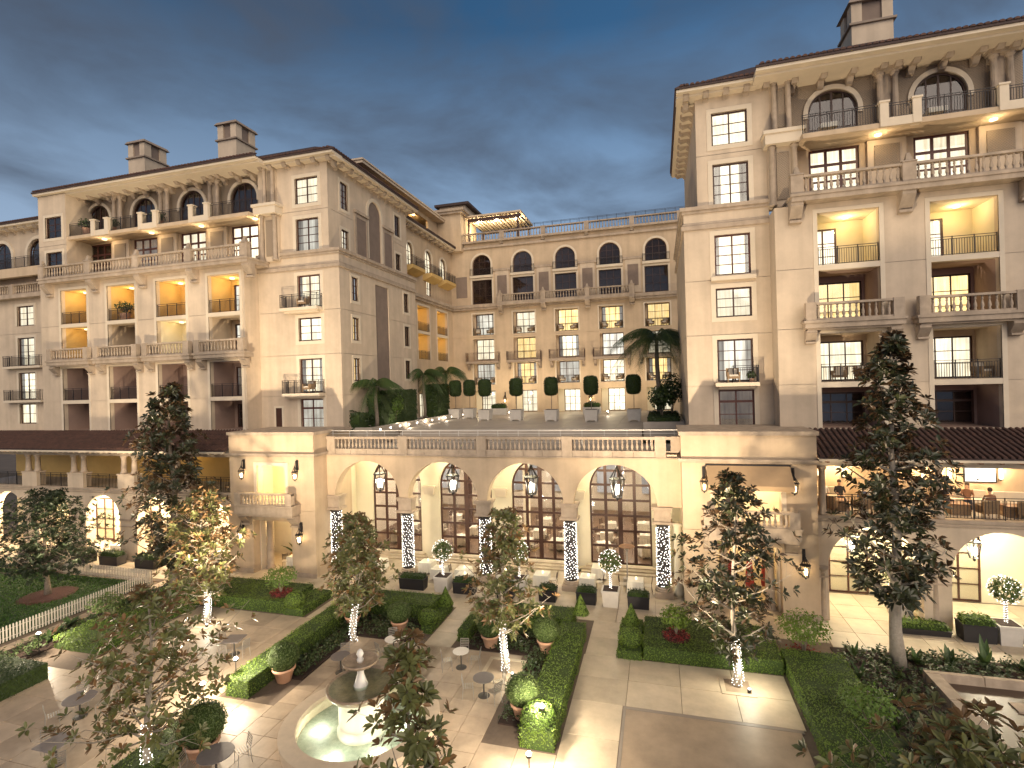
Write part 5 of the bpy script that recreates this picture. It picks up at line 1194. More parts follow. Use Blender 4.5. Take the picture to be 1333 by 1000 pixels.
ring((-21.3, 25.3, 0.66), 'ring of red mulch and flowers in the L-shaped hedge', 1, 0.6); ring((0.5, 25.1, 0.58), 'ring of red flowers in the hedge below the awning pavilion', 2, 0.62); ring((5.9, 25.6, 0.05), 'ring of red flowers at the corner of the hedge leg', 3, 0.75)
def small_shrub(loc, label, r, h, seed, mt='lime_leaf', n=900, name='small_tree', leaf=0.07):
    rr = random.Random(seed); o = thing(name, label, 'shrub', loc); t = MB()
    for k in range(5):
        a = 1.26 * k; t.tube([(0, 0, 0), (0.12 * r * math.cos(a), 0.12 * r * math.sin(a), h * 0.35), (0.6 * r * math.cos(a), 0.6 * r * math.sin(a), h * 0.8)], [0.035, 0.025, 0.01], 5)
    t.build('trunk', 'bark', o); lv = MB(); rnd = []
    for _ in range(n):
        v = Vector((rr.gauss(0, 1), rr.gauss(0, 1), rr.gauss(0, 1))).normalized() * rr.uniform(0.45, 1.0); leaf_quads(lv, rnd, (v.x * r, v.y * r, h * 0.68 + v.z * h * 0.36), v + Vector((0, 0, 0.5)), leaf, rr, 0.8, 0.5)
    lv.r = rnd; lv.build('crown', mt, o); return o
small_shrub((-21.3, 25.3, 0.7), 'small lime green tree growing from the mulch ring of the L-shaped hedge', 1.0, 1.55, 1)
small_shrub((0.5, 25.1, 0.65), 'small bushy tree growing from the red flower ring below the awning pavilion', 0.75, 1.35, 2, 'hedge')
small_shrub((5.9, 25.6, 0.1), 'small bushy green tree in the flower ring at the hedge leg corner', 1.15, 1.9, 3, 'hedge', 1300)
small_shrub((6.6, 20.3, 0.3), 'yellow-green rounded shrub at the inner edge of the hedge leg', 1.0, 1.5, 4, 'lime_leaf', 900)
small_shrub((-28.6, 20.8, 0.4), 'lime green bush above the hedge corner by the lawn fence', 0.9, 1.5, 5, 'boxwood', 800)
small_shrub((7.9, 14.6, 0.0), 'bright green clipped shrub at the edge of the dark planting bed', 0.7, 1.0, 6, 'lime_leaf', 800, 'shrub', 0.05)
# spiky plants of the beds
def spiky(loc, label, seed, n=12, ln=0.9, w=0.10, group=None, mt='palm_leaf', lift=0.8):
    rr = random.Random(seed); o = thing('spiky_plant', label, 'plant', loc, 0, group)
    for k in range(n):
        a = rr.uniform(0, 6.28); L_ = ln * rr.uniform(0.6, 1.1); e = rr.uniform(0.5, 1.25) * lift; q = MB(); pts = []
        for j in range(4):
            t = j / 3; r = L_ * t * math.cos(e); z = 0.04 + L_ * (t * math.sin(e) - 0.35 * t * t * math.cos(e)); ww = w * (0.5, 1.0, 0.75, 0.05)[j]
            c, s = math.cos(a), math.sin(a); pts.append(((r * c - s * ww, r * s + c * ww, z), (r * c, r * s, z - 0.25 * ww), (r * c + s * ww, r * s - c * ww, z)))
        for j in range(3):
            A, B = pts[j], pts[j + 1]; q.quad(A[0], A[1], B[1], B[0]); q.quad(A[1], A[2], B[2], B[1])
        q.r = [rr.random()] * 6; q.build('leaf', mt, o)
    return o
rr = random.Random(5)
for k, (x, y, l) in enumerate([(11.6, 26.2, 1.0), (12.9, 26.3, 1.5), (10.3, 25.9, 0.8), (14.2, 26.2, 1.0), (8.0, 26.0, 0.9), (7.6, 24.2, 0.9), (8.3, 22.6, 1.0), (7.7, 21.0, 0.8), (9.1, 20.6, 0.8), (9.3, 18.6, 0.8), (8.4, 17.4, 1.0), (7.6, 18.8, 0.9), (9.0, 24.5, 0.7)]):
    spiky((x, y, 0.03), {11.6: 'broad leaved plant in the walk strip two steps from the tall magnolia', 12.9: 'tallest broad leaved plant in the strip between walk and basin', 10.3: 'small broad leaved plant in the walk strip beside the tall magnolia', 14.2: 'broad leaved plant in the walk strip before the white tub tree'}[x] if x > 9.9 else 'spiky leaved plant in the dark planting bed', 20 + k, 11, l, 0.12 if x > 9.9 else 0.06, 'leafy plants of the walk strip' if x > 9.9 else 'spiky plants of the dark bed', lift=1.0)
for k, (x, y) in enumerate([(-31.0, 20.6), (-30.6, 23.2), (-30.9, 24.8), (-30.3, 19.2), (-30.5, 26.3)]): spiky((x, y, 0.03), 'dark broad leaved plant beside the lawn fence', 60 + k, 12, 0.9, 0.12, 'plants beside the lawn fence', 'bed_leaf')

# ------------------------------------------------------------------ lawn, fences
lo_ = tag(MB().box(-62, -32.6, 4, 26.6, -0.05, 0.02).build('lawn', 'lawn_core'), 'dark clipped lawn behind the white fence', kind='structure')
q = MB(); rnd = []; rr = random.Random(9)
for _ in range(26000):
    x = rr.uniform(-50, -32.7); y = rr.uniform(12, 26.5); s = rr.uniform(0.03, 0.06); a = rr.uniform(0, 3.14)
    q.add([(x - s * math.cos(a), y - s * math.sin(a), 0.02), (x + s * math.cos(a), y + s * math.sin(a), 0.02), (x + rr.uniform(-.04, .04), y + rr.uniform(-.04, .04), 0.02 + rr.uniform(0.04, 0.09))], [(0, 1, 2)]); rnd.append(rr.random())
q.r = rnd; tag(q.build('grass', 'lawn', None), 'short green grass of the lawn', 'grass', kind='stuff')
def picket(label, p0, p1, h=0.85):
    o = wthing('picket_fence', label, 'fence', (p0[0], p0[1], 0)); a = Vector((*p0, 0)); b = Vector((*p1, 0)); L_ = (b - a).length; d = (b - a).normalized(); nn = Vector((-d.y, d.x, 0))
    ang = math.atan2(d.y, d.x); n = min(160, int(L_ / 0.145)); me = MB().add([(-0.036, -0.012, 0.05), (0.036, -0.012, 0.05), (0.036, 0.012, 0.05), (-0.036, 0.012, 0.05), (-0.036, -0.012, h - 0.05), (0.036, -0.012, h - 0.05), (0.036, 0.012, h - 0.05), (-0.036, 0.012, h - 0.05), (0, -0.012, h), (0, 0.012, h)],
        [(0, 3, 2, 1), (0, 1, 5, 8, 4), (2, 3, 7, 9, 6), (1, 2, 6, 5), (3, 0, 4, 7), (5, 6, 9, 8), (4, 8, 9, 7)]).mesh('picket', 'fence_paint')
    for k in range(n): link(me, 'picket', o, Matrix.Translation(-Vector(o.location)) @ Matrix.Translation(a + d * (L_ * (k + 0.5) / n)) @ Matrix.Rotation(ang, 4, 'Z')).matrix_parent_inverse = Matrix.Identity(4)
    for z in (0.2, 0.62):
        q = MB(); q.tube([tuple(a + nn * 0.03 + Vector((0, 0, z))), tuple(b + nn * 0.03 + Vector((0, 0, z)))], 0.02, 4); q.build('rail', 'fence_paint', o)
picket('white picket fence along the lawn beside the garden court', (-32.42, 13.5), (-32.35, 26.4)); picket('white picket fence across the lawn end below the veranda arches', (-32.4, 26.55), (-46.0, 26.9))
# ------------------------------------------------------------------ basin
bs = wthing('basin', 'low stone walled basin beside the dark planting bed', 'basin', (14, 20, 0))
for k, (x0, x1, y0, y1) in enumerate([(10.0, 10.5, 6 + 1.85 * k, 6 + 1.85 * (k + 1) - 0.012) for k in range(10)]): MB().taper(x0, x1, y0, y1, 0, 0.46, 0.012).build('coping_stone', 'stone', bs)
for k in range(6): MB().taper(10.0 + 2.0 * k, 12.0 + 2.0 * k - 0.012, 24.2 + 0.3, 24.72, 0, 0.46, 0.012).build('coping_stone', 'stone', bs)
MB().box(10.5, 24, 6, 24.5, -0.04, 0.12).build('basin_floor', 'basin_dark', bs)
q = MB(); q.box(12.2, 12.9, 22.9, 23.5, 0.12, 0.18); q.build('drain_slab', 'stone', bs)
# ------------------------------------------------------------------ fountain
fx, fy = -10.65, 16.6
fo = thing('fountain', 'tiered stone fountain with round lit basin in the middle of the court', 'fountain', (fx, fy, 0))
MB().lathe([(2.72, 0), (2.72, 0.42), (2.80, 0.46), (2.80, 0.56), (2.25, 0.58), (2.22, 0.50), (2.22, 0.10)], 48).build('rim', 'fountain_stone', fo, False)
MB().lathe([(2.2, 0.06), (2.2, 0.12), (0.9, 0.12)], 40).build('basin_floor', 'basin', fo)
MB().lathe([(2.215, 0.44), (2.215, 0.45)], 40).build('water', 'water', fo)
MB().lathe([(0.86, 0.1), (0.86, 0.3), (0.80, 0.36), (0.80, 1.30), (0.88, 1.42), (1.0, 1.5), (1.0, 1.56)], 32).build('drum', 'fountain_white', fo, True)
MB().lathe([(0.6, 1.50), (1.08, 1.56), (1.20, 1.72), (1.22, 1.80), (1.14, 1.80), (1.05, 1.70), (0.5, 1.64), (0.1, 1.63)], 36).build('lower_bowl', 'wet_stone', fo, True)
MB().lathe([(1.10, 1.755), (0.05, 1.76)], 32).build('water', 'water', fo)
MB().lathe([(0.24, 1.62), (0.26, 1.75), (0.22, 1.85), (0.12, 2.15), (0.12, 2.3), (0.18, 2.45)], 16).build('stem', 'marble', fo, True)
MB().lathe([(0.15, 2.42), (0.50, 2.50), (0.62, 2.60), (0.64, 2.66), (0.58, 2.66), (0.45, 2.58), (0.1, 2.56)], 28).build('upper_bowl', 'wet_stone', fo, True)
MB().lathe([(0.10, 2.55), (0.13, 2.68), (0.08, 2.75), (0.13, 2.86), (0.09, 2.98), (0.02, 3.04)], 12).build('finial', 'marble', fo, True)
for k, a in enumerate((3.4, 4.6, 5.6, 2.2, 0.4)):
    x, y = 1.55 * math.cos(a), 1.55 * math.sin(a); MB().lathe([(0.12, 0.12), (0.12, 0.19), (0.09, 0.2)], 10, x, y).build('underwater_lamp', 'bulb_white', fo)
    point((fx + x, fy + y, 0.40), 26, (1.0, 0.95, 0.82), 0.05)

# ------------------------------------------------------------------ trees
def tree(name, label, base, H, prof, seed, leafmt='magnolia', nl=46, per=10, leaf=0.15, kl=8, tr=0.13, bark='bark', lights=0.0, clear=0.3, lean=(0, 0), multi=0):
    """prof: list of (height, radius); rosettes of long leaves along limbs"""
    rr = random.Random(seed); o = thing(name, label, 'tree', base); tk = MB(); lv = MB(); rnd = []
    def rad(z):
        for (a, ra), (b, rb) in zip(prof[:-1], prof[1:]):
            if a <= z <= b: return ra + (rb - ra) * (z - a) / (b - a)
        return 0.05
    def tp(z): t = z / H; return Vector((lean[0] * t + 0.10 * math.sin(z * 0.9 + seed), lean[1] * t + 0.10 * math.cos(z * 0.8 + seed), z))
    zs = [H * k / 9 for k in range(10)]
    tk.tube([tp(z) if z > 0 else Vector((0, 0, 0)) for z in zs], [tr * (1.25 if k == 0 else 1 - 0.88 * k / 9) for k in range(10)], 8)
    z0, z1 = prof[0][0], prof[-1][0]
    tips = []
    for i in range(nl):
        z = z0 + (z1 - z0) * ((i + rr.random()) / nl); a = i * 2.399 + rr.uniform(-0.4, 0.4); r = rad(z) * rr.uniform(0.48, 1.18)
        s = tp(max(z0 * 0.8, z - r * 0.55)); e = tp(min(z, H)) + Vector((math.cos(a) * r, math.sin(a) * r, rr.uniform(-0.1, 0.25) * r)); e.z = max(e.z, z0 - 0.1)
        mid = s.lerp(e, 0.5) + Vector((0, 0, -0.08 * r)); br = tr * (0.42 if bark == 'bark_pale' else 0.30) * (1 - 0.6 * z / H)
        tk.tube([s, mid, e], [br, br * 0.6, br * 0.22], 5)
        for j in range(per):
            t = rr.uniform(0.38, 1.05); p = (s.lerp(mid, t * 2) if t < 0.5 else mid.lerp(e, t * 2 - 1)) if t <= 1 else e
            off = Vector((rr.gauss(0, 1), rr.gauss(0, 1), rr.gauss(0, 0.8) + 0.3)) * (0.15 * r + 0.10)
            if off.length > 0.2 * r + 0.16: off = off.normalized() * (0.2 * r + 0.16)
            q = p + off
            if off.length > 0.22 and rr.random() < 0.7: tk.tube([p, q], [br * 0.22, br * 0.12], 3)
            tips.append((q, (e - s).normalized() * 0.5 + off.normalized() * 0.7 + Vector((0, 0, 0.5))))
    for q, ax in tips:
        ax.normalize(); u = ax.cross(Vector((0.3, 0.5, 0.8))).normalized(); w = ax.cross(u); a0 = rr.uniform(0, 6.28); br_ = rr.random() * 0.55
        for k in range(kl):
            a = a0 + 6.28 * k / kl + rr.uniform(-0.25, 0.25); el = rr.uniform(0.1, 0.95); d = (u * math.cos(a) + w * math.sin(a)) * math.cos(el) + ax * math.sin(el)
            L_ = leaf * rr.uniform(0.75, 1.25); sd = d.cross(ax).normalized() * L_ * 0.20; up = sd.cross(d).normalized() * L_ * 0.06; b = q + d * L_ * 0.12
            t_ = b + d * L_ - Vector((0, 0, 0.12 * L_)); lv.add([tuple(b), tuple(b + d * L_ * 0.30 + sd * 0.85 + up), tuple(b + d * L_ * 0.68 + sd * 0.9 + up * 0.6), tuple(t_), tuple(b + d * L_ * 0.68 - sd * 0.9 + up * 0.6), tuple(b + d * L_ * 0.30 - sd * 0.85 + up)], [(0, 1, 2, 3), (0, 3, 4, 5)]); v = min(1, br_ + rr.random() * 0.5); rnd += [v, v]
    tk.build('trunk', bark, o, True); lv.r = rnd; lv.build('crown', leafmt, o)
    if lights:
        q = MB(); n = int(lights * 62)
        for k in range(n):
            z = 0.05 + lights * k / n; a = k * 0.78 + rr.uniform(-0.3, 0.3); r = tr * (1.28 - 0.7 * z / H) + 0.02; c = tp(z) if z > 0.3 else Vector((0, 0, z)); s = 0.016
            X, Y, Z = c.x + r * math.cos(a), c.y + r * math.sin(a), z
            q.add([(X + s, Y, Z), (X - s, Y, Z), (X, Y + s, Z), (X, Y - s, Z), (X, Y, Z + s), (X, Y, Z - s)], [(0, 2, 4), (2, 1, 4), (1, 3, 4), (3, 0, 4), (2, 0, 5), (1, 2, 5), (3, 1, 5), (0, 3, 5)])
        tag(q.build('fairy_lights', 'bulb_fairy', o), kind='stuff')
    return o
tree('magnolia_tree', 'tall magnolia with bare pale lower trunk standing in the dark bed by the basin', (9.5, 25.6, 0.05), 13.9, [(3.0, 1.1), (4.2, 2.3), (6.0, 2.2), (8.2, 1.8), (10.5, 1.25), (12.4, 0.8), (13.9, 0.25)], 3, nl=46, per=16, leaf=0.32, kl=8, tr=0.27, bark='bark_pale')
tree('magnolia_tree', 'tall dark magnolia in front of the long veranda', (-30.0, 26.1, 0), 12.9, [(1.6, 1.3), (3.2, 2.6), (5.5, 2.6), (8.0, 1.9), (10.3, 1.7), (12.0, 1.1), (12.9, 0.3)], 8, nl=54, per=17, leaf=0.32, kl=8, tr=0.26)
tree('magnolia_tree', 'magnolia with light-wrapped trunk in the court of the square table', (-23.8, 22.5, 0), 7.1, [(1.9, 0.9), (3.0, 2.1), (4.5, 2.35), (5.8, 1.7), (7.1, 0.4)], 12, 'magnolia_rust', nl=52, per=11, leaf=0.25, tr=0.13, bark='bark_pale', lights=2.1)
tree('magnolia_tree', 'magnolia with light-wrapped trunk behind the fountain', (-14.75, 22.5, 0), 6.2, [(1.75, 0.9), (2.7, 1.9), (3.7, 2.0), (4.8, 1.4), (6.2, 0.45)], 17, 'magnolia_rust', nl=42, per=10, leaf=0.25, tr=0.12, bark='bark_pale', lights=1.9, lean=(0.3, 0))
tree('magnolia_tree', 'magnolia with light-wrapped trunk in the pale square near the two round tables', (-6.7, 21.55, 0), 7.0, [(2.1, 0.9), (3.0, 1.9), (3.9, 1.9), (5.0, 1.1), (6.2, 0.75), (7.0, 0.3)], 21, 'magnolia_rust', nl=38, per=9, leaf=0.24, tr=0.12, bark='bark_pale', lights=2.2)
tree('magnolia_tree', 'magnolia with light-wrapped trunk in front of the awning pavilion', (2.75, 22.65, 0), 8.5, [(1.9, 0.9), (2.9, 2.2), (4.2, 2.1), (5.6, 1.7), (7.2, 0.95), (8.5, 0.3)], 27, nl=44, per=11, leaf=0.26, tr=0.13, bark='bark_pale', lights=2.0)
tree('lawn_tree', 'small dark round-crowned tree on the lawn', (-37.2, 23.5, 0), 6.4, [(2.0, 2.3), (2.8, 3.5), (3.9, 3.3), (5.2, 2.2), (6.4, 0.6)], 33, 'oak_leaf', nl=64, per=26, leaf=0.17, kl=10, tr=0.17)
tree('magnolia_tree', 'foreground magnolia with pale twigs and light-wrapped trunk beside the large terracotta pot', (-16.3, 13.1, 0), 6.0, [(1.5, 0.9), (2.2, 2.4), (3.3, 2.9), (4.6, 2.4), (5.5, 1.5), (6.0, 0.6)], 41, 'magnolia_rust', nl=40, per=9, leaf=0.24, kl=8, tr=0.12, bark='bark_pale', lights=1.7)
tree('magnolia_tree', 'foreground magnolia in front of the fountain basin', (-4.75, 9.2, 0), 7.5, [(3.4, 1.5), (4.6, 1.6), (5.6, 1.3), (6.3, 0.55), (7.0, 0.32), (7.5, 0.15)], 49, 'magnolia_rust', nl=28, per=7, leaf=0.22, kl=9, tr=0.12, bark='bark_pale')
tree('magnolia_tree', 'foreground magnolia overhanging the dark planting bed', (5.2, 11.2, 0), 6.3, [(2.8, 2.3), (3.8, 2.6), (4.8, 2.0), (5.6, 1.3), (6.3, 0.4)], 55, 'magnolia_rust', nl=38, per=7, leaf=0.23, kl=9, tr=0.13)
# tree pits
for x, y, lab, k in ((-23.8, 22.5, 'square stone tree pit in the court of the square table', 0.6), (-6.7, 21.6, 'pale square tree pit near the two round tables', 1.0), (2.75, 22.6, 'square stone tree pit in front of the awning pavilion', 0.65)):
    o = wthing('tree_pit', lab, 'tree pit', (x, y, 0)); q = MB(); t = 0.18
    q.box(x - k, x + k, y - k, y - k + t, 0.005, 0.045); q.box(x - k, x + k, y + k - t, y + k, 0.005, 0.045); q.box(x - k, x - k + t, y - k + t, y + k - t, 0.005, 0.045); q.box(x + k - t, x + k, y - k + t, y + k - t, 0.005, 0.045); q.build('border', 'slab_pale', o); MB().box(x - k + t, x + k - t, y - k + t, y + k - t, 0.0, 0.03).build('gravel', 'slab_dark', o)
    point((x + 0.4, y - 0.35, 0.95), 85, (1, 0.93, 0.72), 0.2)
    u = thing('ground_spotlight', 'small ground spotlight in the ' + lab, 'spotlight', (x + 0.4, y - 0.35, 0.03)); MB().lathe([(0.07, 0), (0.08, 0.12), (0.06, 0.14)], 10).build('housing', 'iron', u); MB().lathe([(0.05, 0.141), (0.05, 0.16)], 10).build('lens', 'bulb_white', u)
MB_ = thing('mulch_ring', 'ring of red mulch around the lawn tree', 'mulch', (-37.2, 23.5, 0.02)); MB().lathe([(1.5, 0), (1.3, 0.05), (0.1, 0.08)], 24).build('mulch', 'mulch', MB_)
# palms
def palm(label, base, H, nf, fl, seed, droop=1.0, tr=0.13):
    rr = random.Random(seed); o = thing('palm_tree', label, 'palm tree', base)
    q = MB(); q.tube([(0.06 * math.sin(k), 0.05 * math.cos(k * 1.3), H * k / 6) for k in range(7)], [tr * (1.25 - 0.06 * k) for k in range(7)], 9); q.build('trunk', 'bark', o, True)
    for f in range(nf):
        a = f * 2.399 + rr.uniform(-0.3, 0.3); e = R(rr.uniform(5, 78)); q = MB(); rnd = []; pts = []; L_ = fl * rr.uniform(0.8, 1.1)
        for j in range(11):
            t = j / 10; pts.append(Vector((math.cos(a) * L_ * t * math.cos(e * (1 - 0.5 * t)), math.sin(a) * L_ * t * math.cos(e * (1 - 0.5 * t)), H + L_ * (t * math.sin(e) - droop * 0.75 * t * t))))
        q.tube(pts, [0.035 * (1 - 0.08 * j) for j in range(11)], 4); rnd += [0.4] * len(q.f); sd = Vector((-math.sin(a), math.cos(a), 0))
        for j in range(44):
            t = 0.14 + 0.86 * j / 44; k = t * 10; i = min(9, int(k)); p = pts[i].lerp(pts[i + 1], k - i); fw = (pts[i + 1] - pts[i]).normalized(); ll = fl * 0.34 * (1 - abs(t - 0.5) * 1.1) + 0.1
            for s in (-1, 1):
                d = (sd * s * 0.8 + fw * 0.5 - Vector((0, 0, 0.75))).normalized(); w = fw * 0.022; q.add([tuple(p - w), tuple(p + w), tuple(p + d * ll)], [(0, 1, 2)]); rnd.append(rr.random())
        q.r = rnd; q.build('frond', 'palm_leaf', o)
    return o
palm('palm with drooping fronds above the dark hedge by the terrace rail', (-21.3, 36.4, 9.38), 3.2, 18, 2.9, 1, 1.35)
palm('palm at the inner end of the long stone planter', (-22.0, 46.6, 9.38), 4.2, 18, 3.0, 2, 1.35); palm('palm beside the doors of the central block', (-21.6, 51.2, 9.38), 4.4, 18, 3.2, 3, 1.35)
palm('big bushy palm in the planter beside the wing', (0.0, 45.5, 9.38), 6.4, 32, 4.3, 4, 1.35, 0.18)
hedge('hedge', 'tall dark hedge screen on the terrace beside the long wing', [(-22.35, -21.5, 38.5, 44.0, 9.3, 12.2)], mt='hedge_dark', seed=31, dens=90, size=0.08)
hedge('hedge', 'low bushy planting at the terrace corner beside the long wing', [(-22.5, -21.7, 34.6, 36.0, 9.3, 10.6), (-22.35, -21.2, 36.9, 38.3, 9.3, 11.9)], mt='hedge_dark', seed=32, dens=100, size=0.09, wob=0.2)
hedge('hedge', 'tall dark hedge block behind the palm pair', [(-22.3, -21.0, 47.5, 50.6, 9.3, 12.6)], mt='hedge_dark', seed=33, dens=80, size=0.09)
hedge('hedge', 'low planting in the planter beneath the big bushy palm', [(-0.75, 1.4, 38.6, 46.0, 9.3, 9.8)], mt='hedge_dark', seed=34, dens=70, size=0.09)
small_shrub((-21.6, 40.0, 9.3), 'uplit bright green shrub in front of the hedge screen', 0.8, 2.6, 71, 'lime_leaf', 700, 'shrub', 0.12); point((-20.9, 39.0, 9.7), 26, (1, 0.88, 0.6), 0.08)
small_shrub((1.0, 43.0, 9.3), 'tall green bush between the big palm and the wing', 1.0, 3.6, 72, 'hedge_dark', 900, 'shrub', 0.13); small_shrub((0.2, 41.0, 9.3), 'broad green bush at the foot of the big palm', 1.0, 2.8, 73, 'palm_leaf', 800, 'shrub', 0.14)
# clipped standards in white tubs
def standard(loc, label, group, seed, tub=True, H=2.15, r=0.64, rz=0.84):
    rr = random.Random(seed); o = thing('topiary_standard', label, 'potted tree', loc, 0, group)
    if tub:
        q = MB(); q.taper(-0.52, 0.52, -0.52, 0.52, 0.10, 0.95, -0.06); q.box(-0.61, 0.61, -0.61, 0.61, 0.95, 1.03)
        for x in (-0.42, 0.42):
            for y in (-0.42, 0.42): q.box(x - 0.09, x + 0.09, y - 0.09, y + 0.09, 0, 0.10)
        q.build('tub', 'planter_white', o); MB().box(-0.5, 0.5, -0.5, 0.5, 1.031, 1.05).build('soil', 'soil', o)
    q = MB(); q.tube([(0, 0, 1.0), (0.02, 0, 1.0 + H * 0.5), (0, 0, 1.0 + H)], 0.035, 6); q.build('trunk', 'bark', o)
    lv = MB(); rnd = []; zc = 1.0 + H
    for _ in range(1300):
        v = Vector((rr.gauss(0, 1), rr.gauss(0, 1), rr.gauss(0, 1))).normalized(); h = max(math.hypot(v.x, v.y), 1e-4); k = 1.0 / (h ** 4 + abs(v.z) ** 4) ** 0.25
        leaf_quads(lv, rnd, (v.x * k * r, v.y * k * r, zc + v.z * k * rz), v, 0.06, rr, 0.7)
    lv.r = rnd; lv.build('crown', 'hedge_dark', o); MB().lathe([(r * 0.6, zc - rz * 0.95), (r * 0.93, zc - rz * 0.75), (r * 0.95, zc + rz * 0.6), (r * 0.75, zc + rz * 0.88), (0.05, zc + rz * 0.95)], 14).build('core', 'hedge_core', o, True)
for k, (x, y) in enumerate([(-16.3, 48.2), (-12.95, 47.5), (-9.4, 46.6), (-5.7, 45.9), (-2.05, 45.8)]): standard((x, y, 9.0), '%s drum-clipped tree in a white terrace tub counted from the palm pair' % ('first', 'second', 'third', 'fourth', 'fifth')[k], 'clipped trees in white tubs on the terrace', 80 + k)
for k, (x, y) in enumerate([(-20.3, 50.5), (-19.0, 51.2)]): standard((x, y, 9.0), 'drum-clipped tree beside the palm pair on the terrace', 'clipped trees by the palm pair', 90 + k)
for k, (x, y) in enumerate([(-17.6, 57.0), (-7.0, 57.0)]):
    o = thing('trough', 'white trough with low dark hedge %s' % ('between the first and second terrace tub trees' if x < -12 else 'behind the fourth terrace tub tree'), 'planter', (x, y, 8.99), 0, 'troughs between the terrace doors'); MB().taper(-0.95, 0.95, -0.35, 0.35, 0, 0.7, -0.04).build('tub', 'planter_white', o)
    lv = MB(); rnd = []; r_ = random.Random(k); blob(lv, rnd, (0, 0, 0.9), 0.95, 0.36, 0.38, 500, 0.07, r_); lv.r = rnd; lv.build('foliage', 'hedge_dark', o); MB().box(-0.8, 0.8, -0.25, 0.25, 0.7, 1.15).build('core', 'hedge_core', o)

# ------------------------------------------------------------------ planters along the arcade and walks
def box_planter(loc, label, mt, w, d, h, seed, leafm='hedge', group=None, top=0.30):
    o = thing('box_planter', label, 'planter', loc, 0, group); q = MB(); q.taper(-w / 2, w / 2, -d / 2, d / 2, 0.0, h, -0.03); q.box(-w / 2 - 0.05, w / 2 + 0.05, -d / 2 - 0.05, d / 2 + 0.05, h, h + 0.05); q.build('tub', mt, o)
    rr = random.Random(seed); lv = MB(); rnd = []
    for _ in range(int(520 * (w + 0.3))): 
        a, b, c = rr.uniform(-1, 1), rr.uniform(-1, 1), rr.random(); leaf_quads(lv, rnd, (a * w * 0.52, b * d * 0.52, h + c * top * (1.15 - 0.35 * a * a)), (a * 0.6, b * 0.6, 1), 0.05, rr, 0.9)
    lv.r = rnd; lv.build('foliage', leafm, o); MB().taper(-w * 0.46, w * 0.46, -d * 0.46, d * 0.46, h + 0.05, h + top * 0.8, 0.06).build('core', 'hedge_core', o)
k = 0
for x, y, w, lab in [(-14.9, 29.3, 1.6, 'long dark hedge box before the arcade beside the first lit column'), (-11.5, 29.3, 1.3, 'dark hedge box before the arcade next to the white tub tree by the second arch'), (-8.9, 29.2, 0.95, 'dark hedge box between the cloth tables before the third arch'), (-6.4, 29.25, 0.95, 'black hedge box with round bush beside the lit column before the fourth arch'), (-4.2, 29.35, 1.05, 'black planter with round bush beside the lit tub tree of the fourth arch'), (-1.35, 29.35, 1.1, 'black planter with leafy hedge at the last arch of the arcade')]:
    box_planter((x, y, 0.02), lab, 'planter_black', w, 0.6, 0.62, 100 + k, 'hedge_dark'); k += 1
box_planter((13.9, 29.0, 0.02), 'black planter with bright hedge on the walk below the deck', 'planter_black', 1.25, 0.7, 0.75, 110, 'hedge', None, 0.4); box_planter((16.3, 28.7, 0.02), 'black planter with mixed plants at the far side of the white tub tree', 'planter_black', 1.2, 0.7, 0.7, 111, 'bed_leaf', None, 0.35)
box_planter((11.8, 29.3, 0.02), 'low dark hedge strip on the walk below the deck', 'planter_black', 2.2, 0.7, 0.22, 112, 'hedge', None, 0.35)
for n_, (x, lab) in enumerate([(-44.4, 'black hedge box at the arch beyond the lawn tree'), (-41.9, 'black hedge box before the lit arch of the long veranda'), (-39.0, 'low dark hedge box between two arches of the long veranda'), (-35.6, 'dark hedge box behind the tall dark magnolia'), (-47.5, 'dark hedge box at the far arches of the long veranda')]): box_planter((x, 28.9, 0.02), lab, 'planter_black', 1.7, 0.7, 0.6, 120 + n_, 'hedge_dark', None, 0.4)
def tub_tree(loc, label, seed, H=1.15, r=0.62, lit=True):
    rr = random.Random(seed); o = thing('tub_tree', label, 'potted tree', loc); q = MB(); q.taper(-0.40, 0.40, -0.40, 0.40, 0, 0.80, -0.05); q.box(-0.49, 0.49, -0.49, 0.49, 0.80, 0.90); q.build('tub', 'planter_white', o); MB().box(-0.4, 0.4, -0.4, 0.4, 0.901, 0.91).build('soil', 'soil', o)
    MB().tube([(0, 0, 0.85), (0.03, 0, 1.5), (0, 0, 0.9 + H)], 0.045, 6).build('trunk', 'bark', o); lv = MB(); rnd = []
    for _ in range(750):
        v = Vector((rr.gauss(0, 1), rr.gauss(0, 1), rr.gauss(0, 1))).normalized() * rr.uniform(0.6, 1.0); leaf_quads(lv, rnd, (v.x * r, v.y * r, 0.95 + H + r * 0.5 + v.z * r), v, 0.075, rr, 0.8, 0.5)
    lv.r = rnd; lv.build('crown', 'boxwood', o); q = MB(); s = 0.016
    P = [(0.06 * math.cos(k * 1.1), 0.06 * math.sin(k * 1.1), 0.92 + H * k / 60) for k in range(60)]
    for _ in range(110): v = Vector((rr.gauss(0, 1), rr.gauss(0, 1), rr.gauss(0, 1))).normalized() * r * 1.03; P.append((v.x, v.y, 0.95 + H + r * 0.5 + v.z))
    for X, Y, Z in P: q.add([(X + s, Y, Z), (X - s, Y, Z), (X, Y + s, Z), (X, Y - s, Z), (X, Y, Z + s), (X, Y, Z - s)], [(0, 2, 4), (2, 1, 4), (1, 3, 4), (3, 0, 4), (2, 0, 5), (1, 2, 5), (3, 1, 5), (0, 3, 5)])
    tag(q.build('fairy_lights', 'bulb_fairy', o), kind='stuff')
tub_tree((-12.95, 29.4, 0.02), 'round lit tree in a white tub before the second arch of the arcade', 1); tub_tree((-2.85, 29.35, 0.02), 'round lit tree in a white tub before the last arch of the arcade', 2); tub_tree((15.05, 29.0, 0.02), 'round lit tree in a white tub on the walk below the deck', 3)
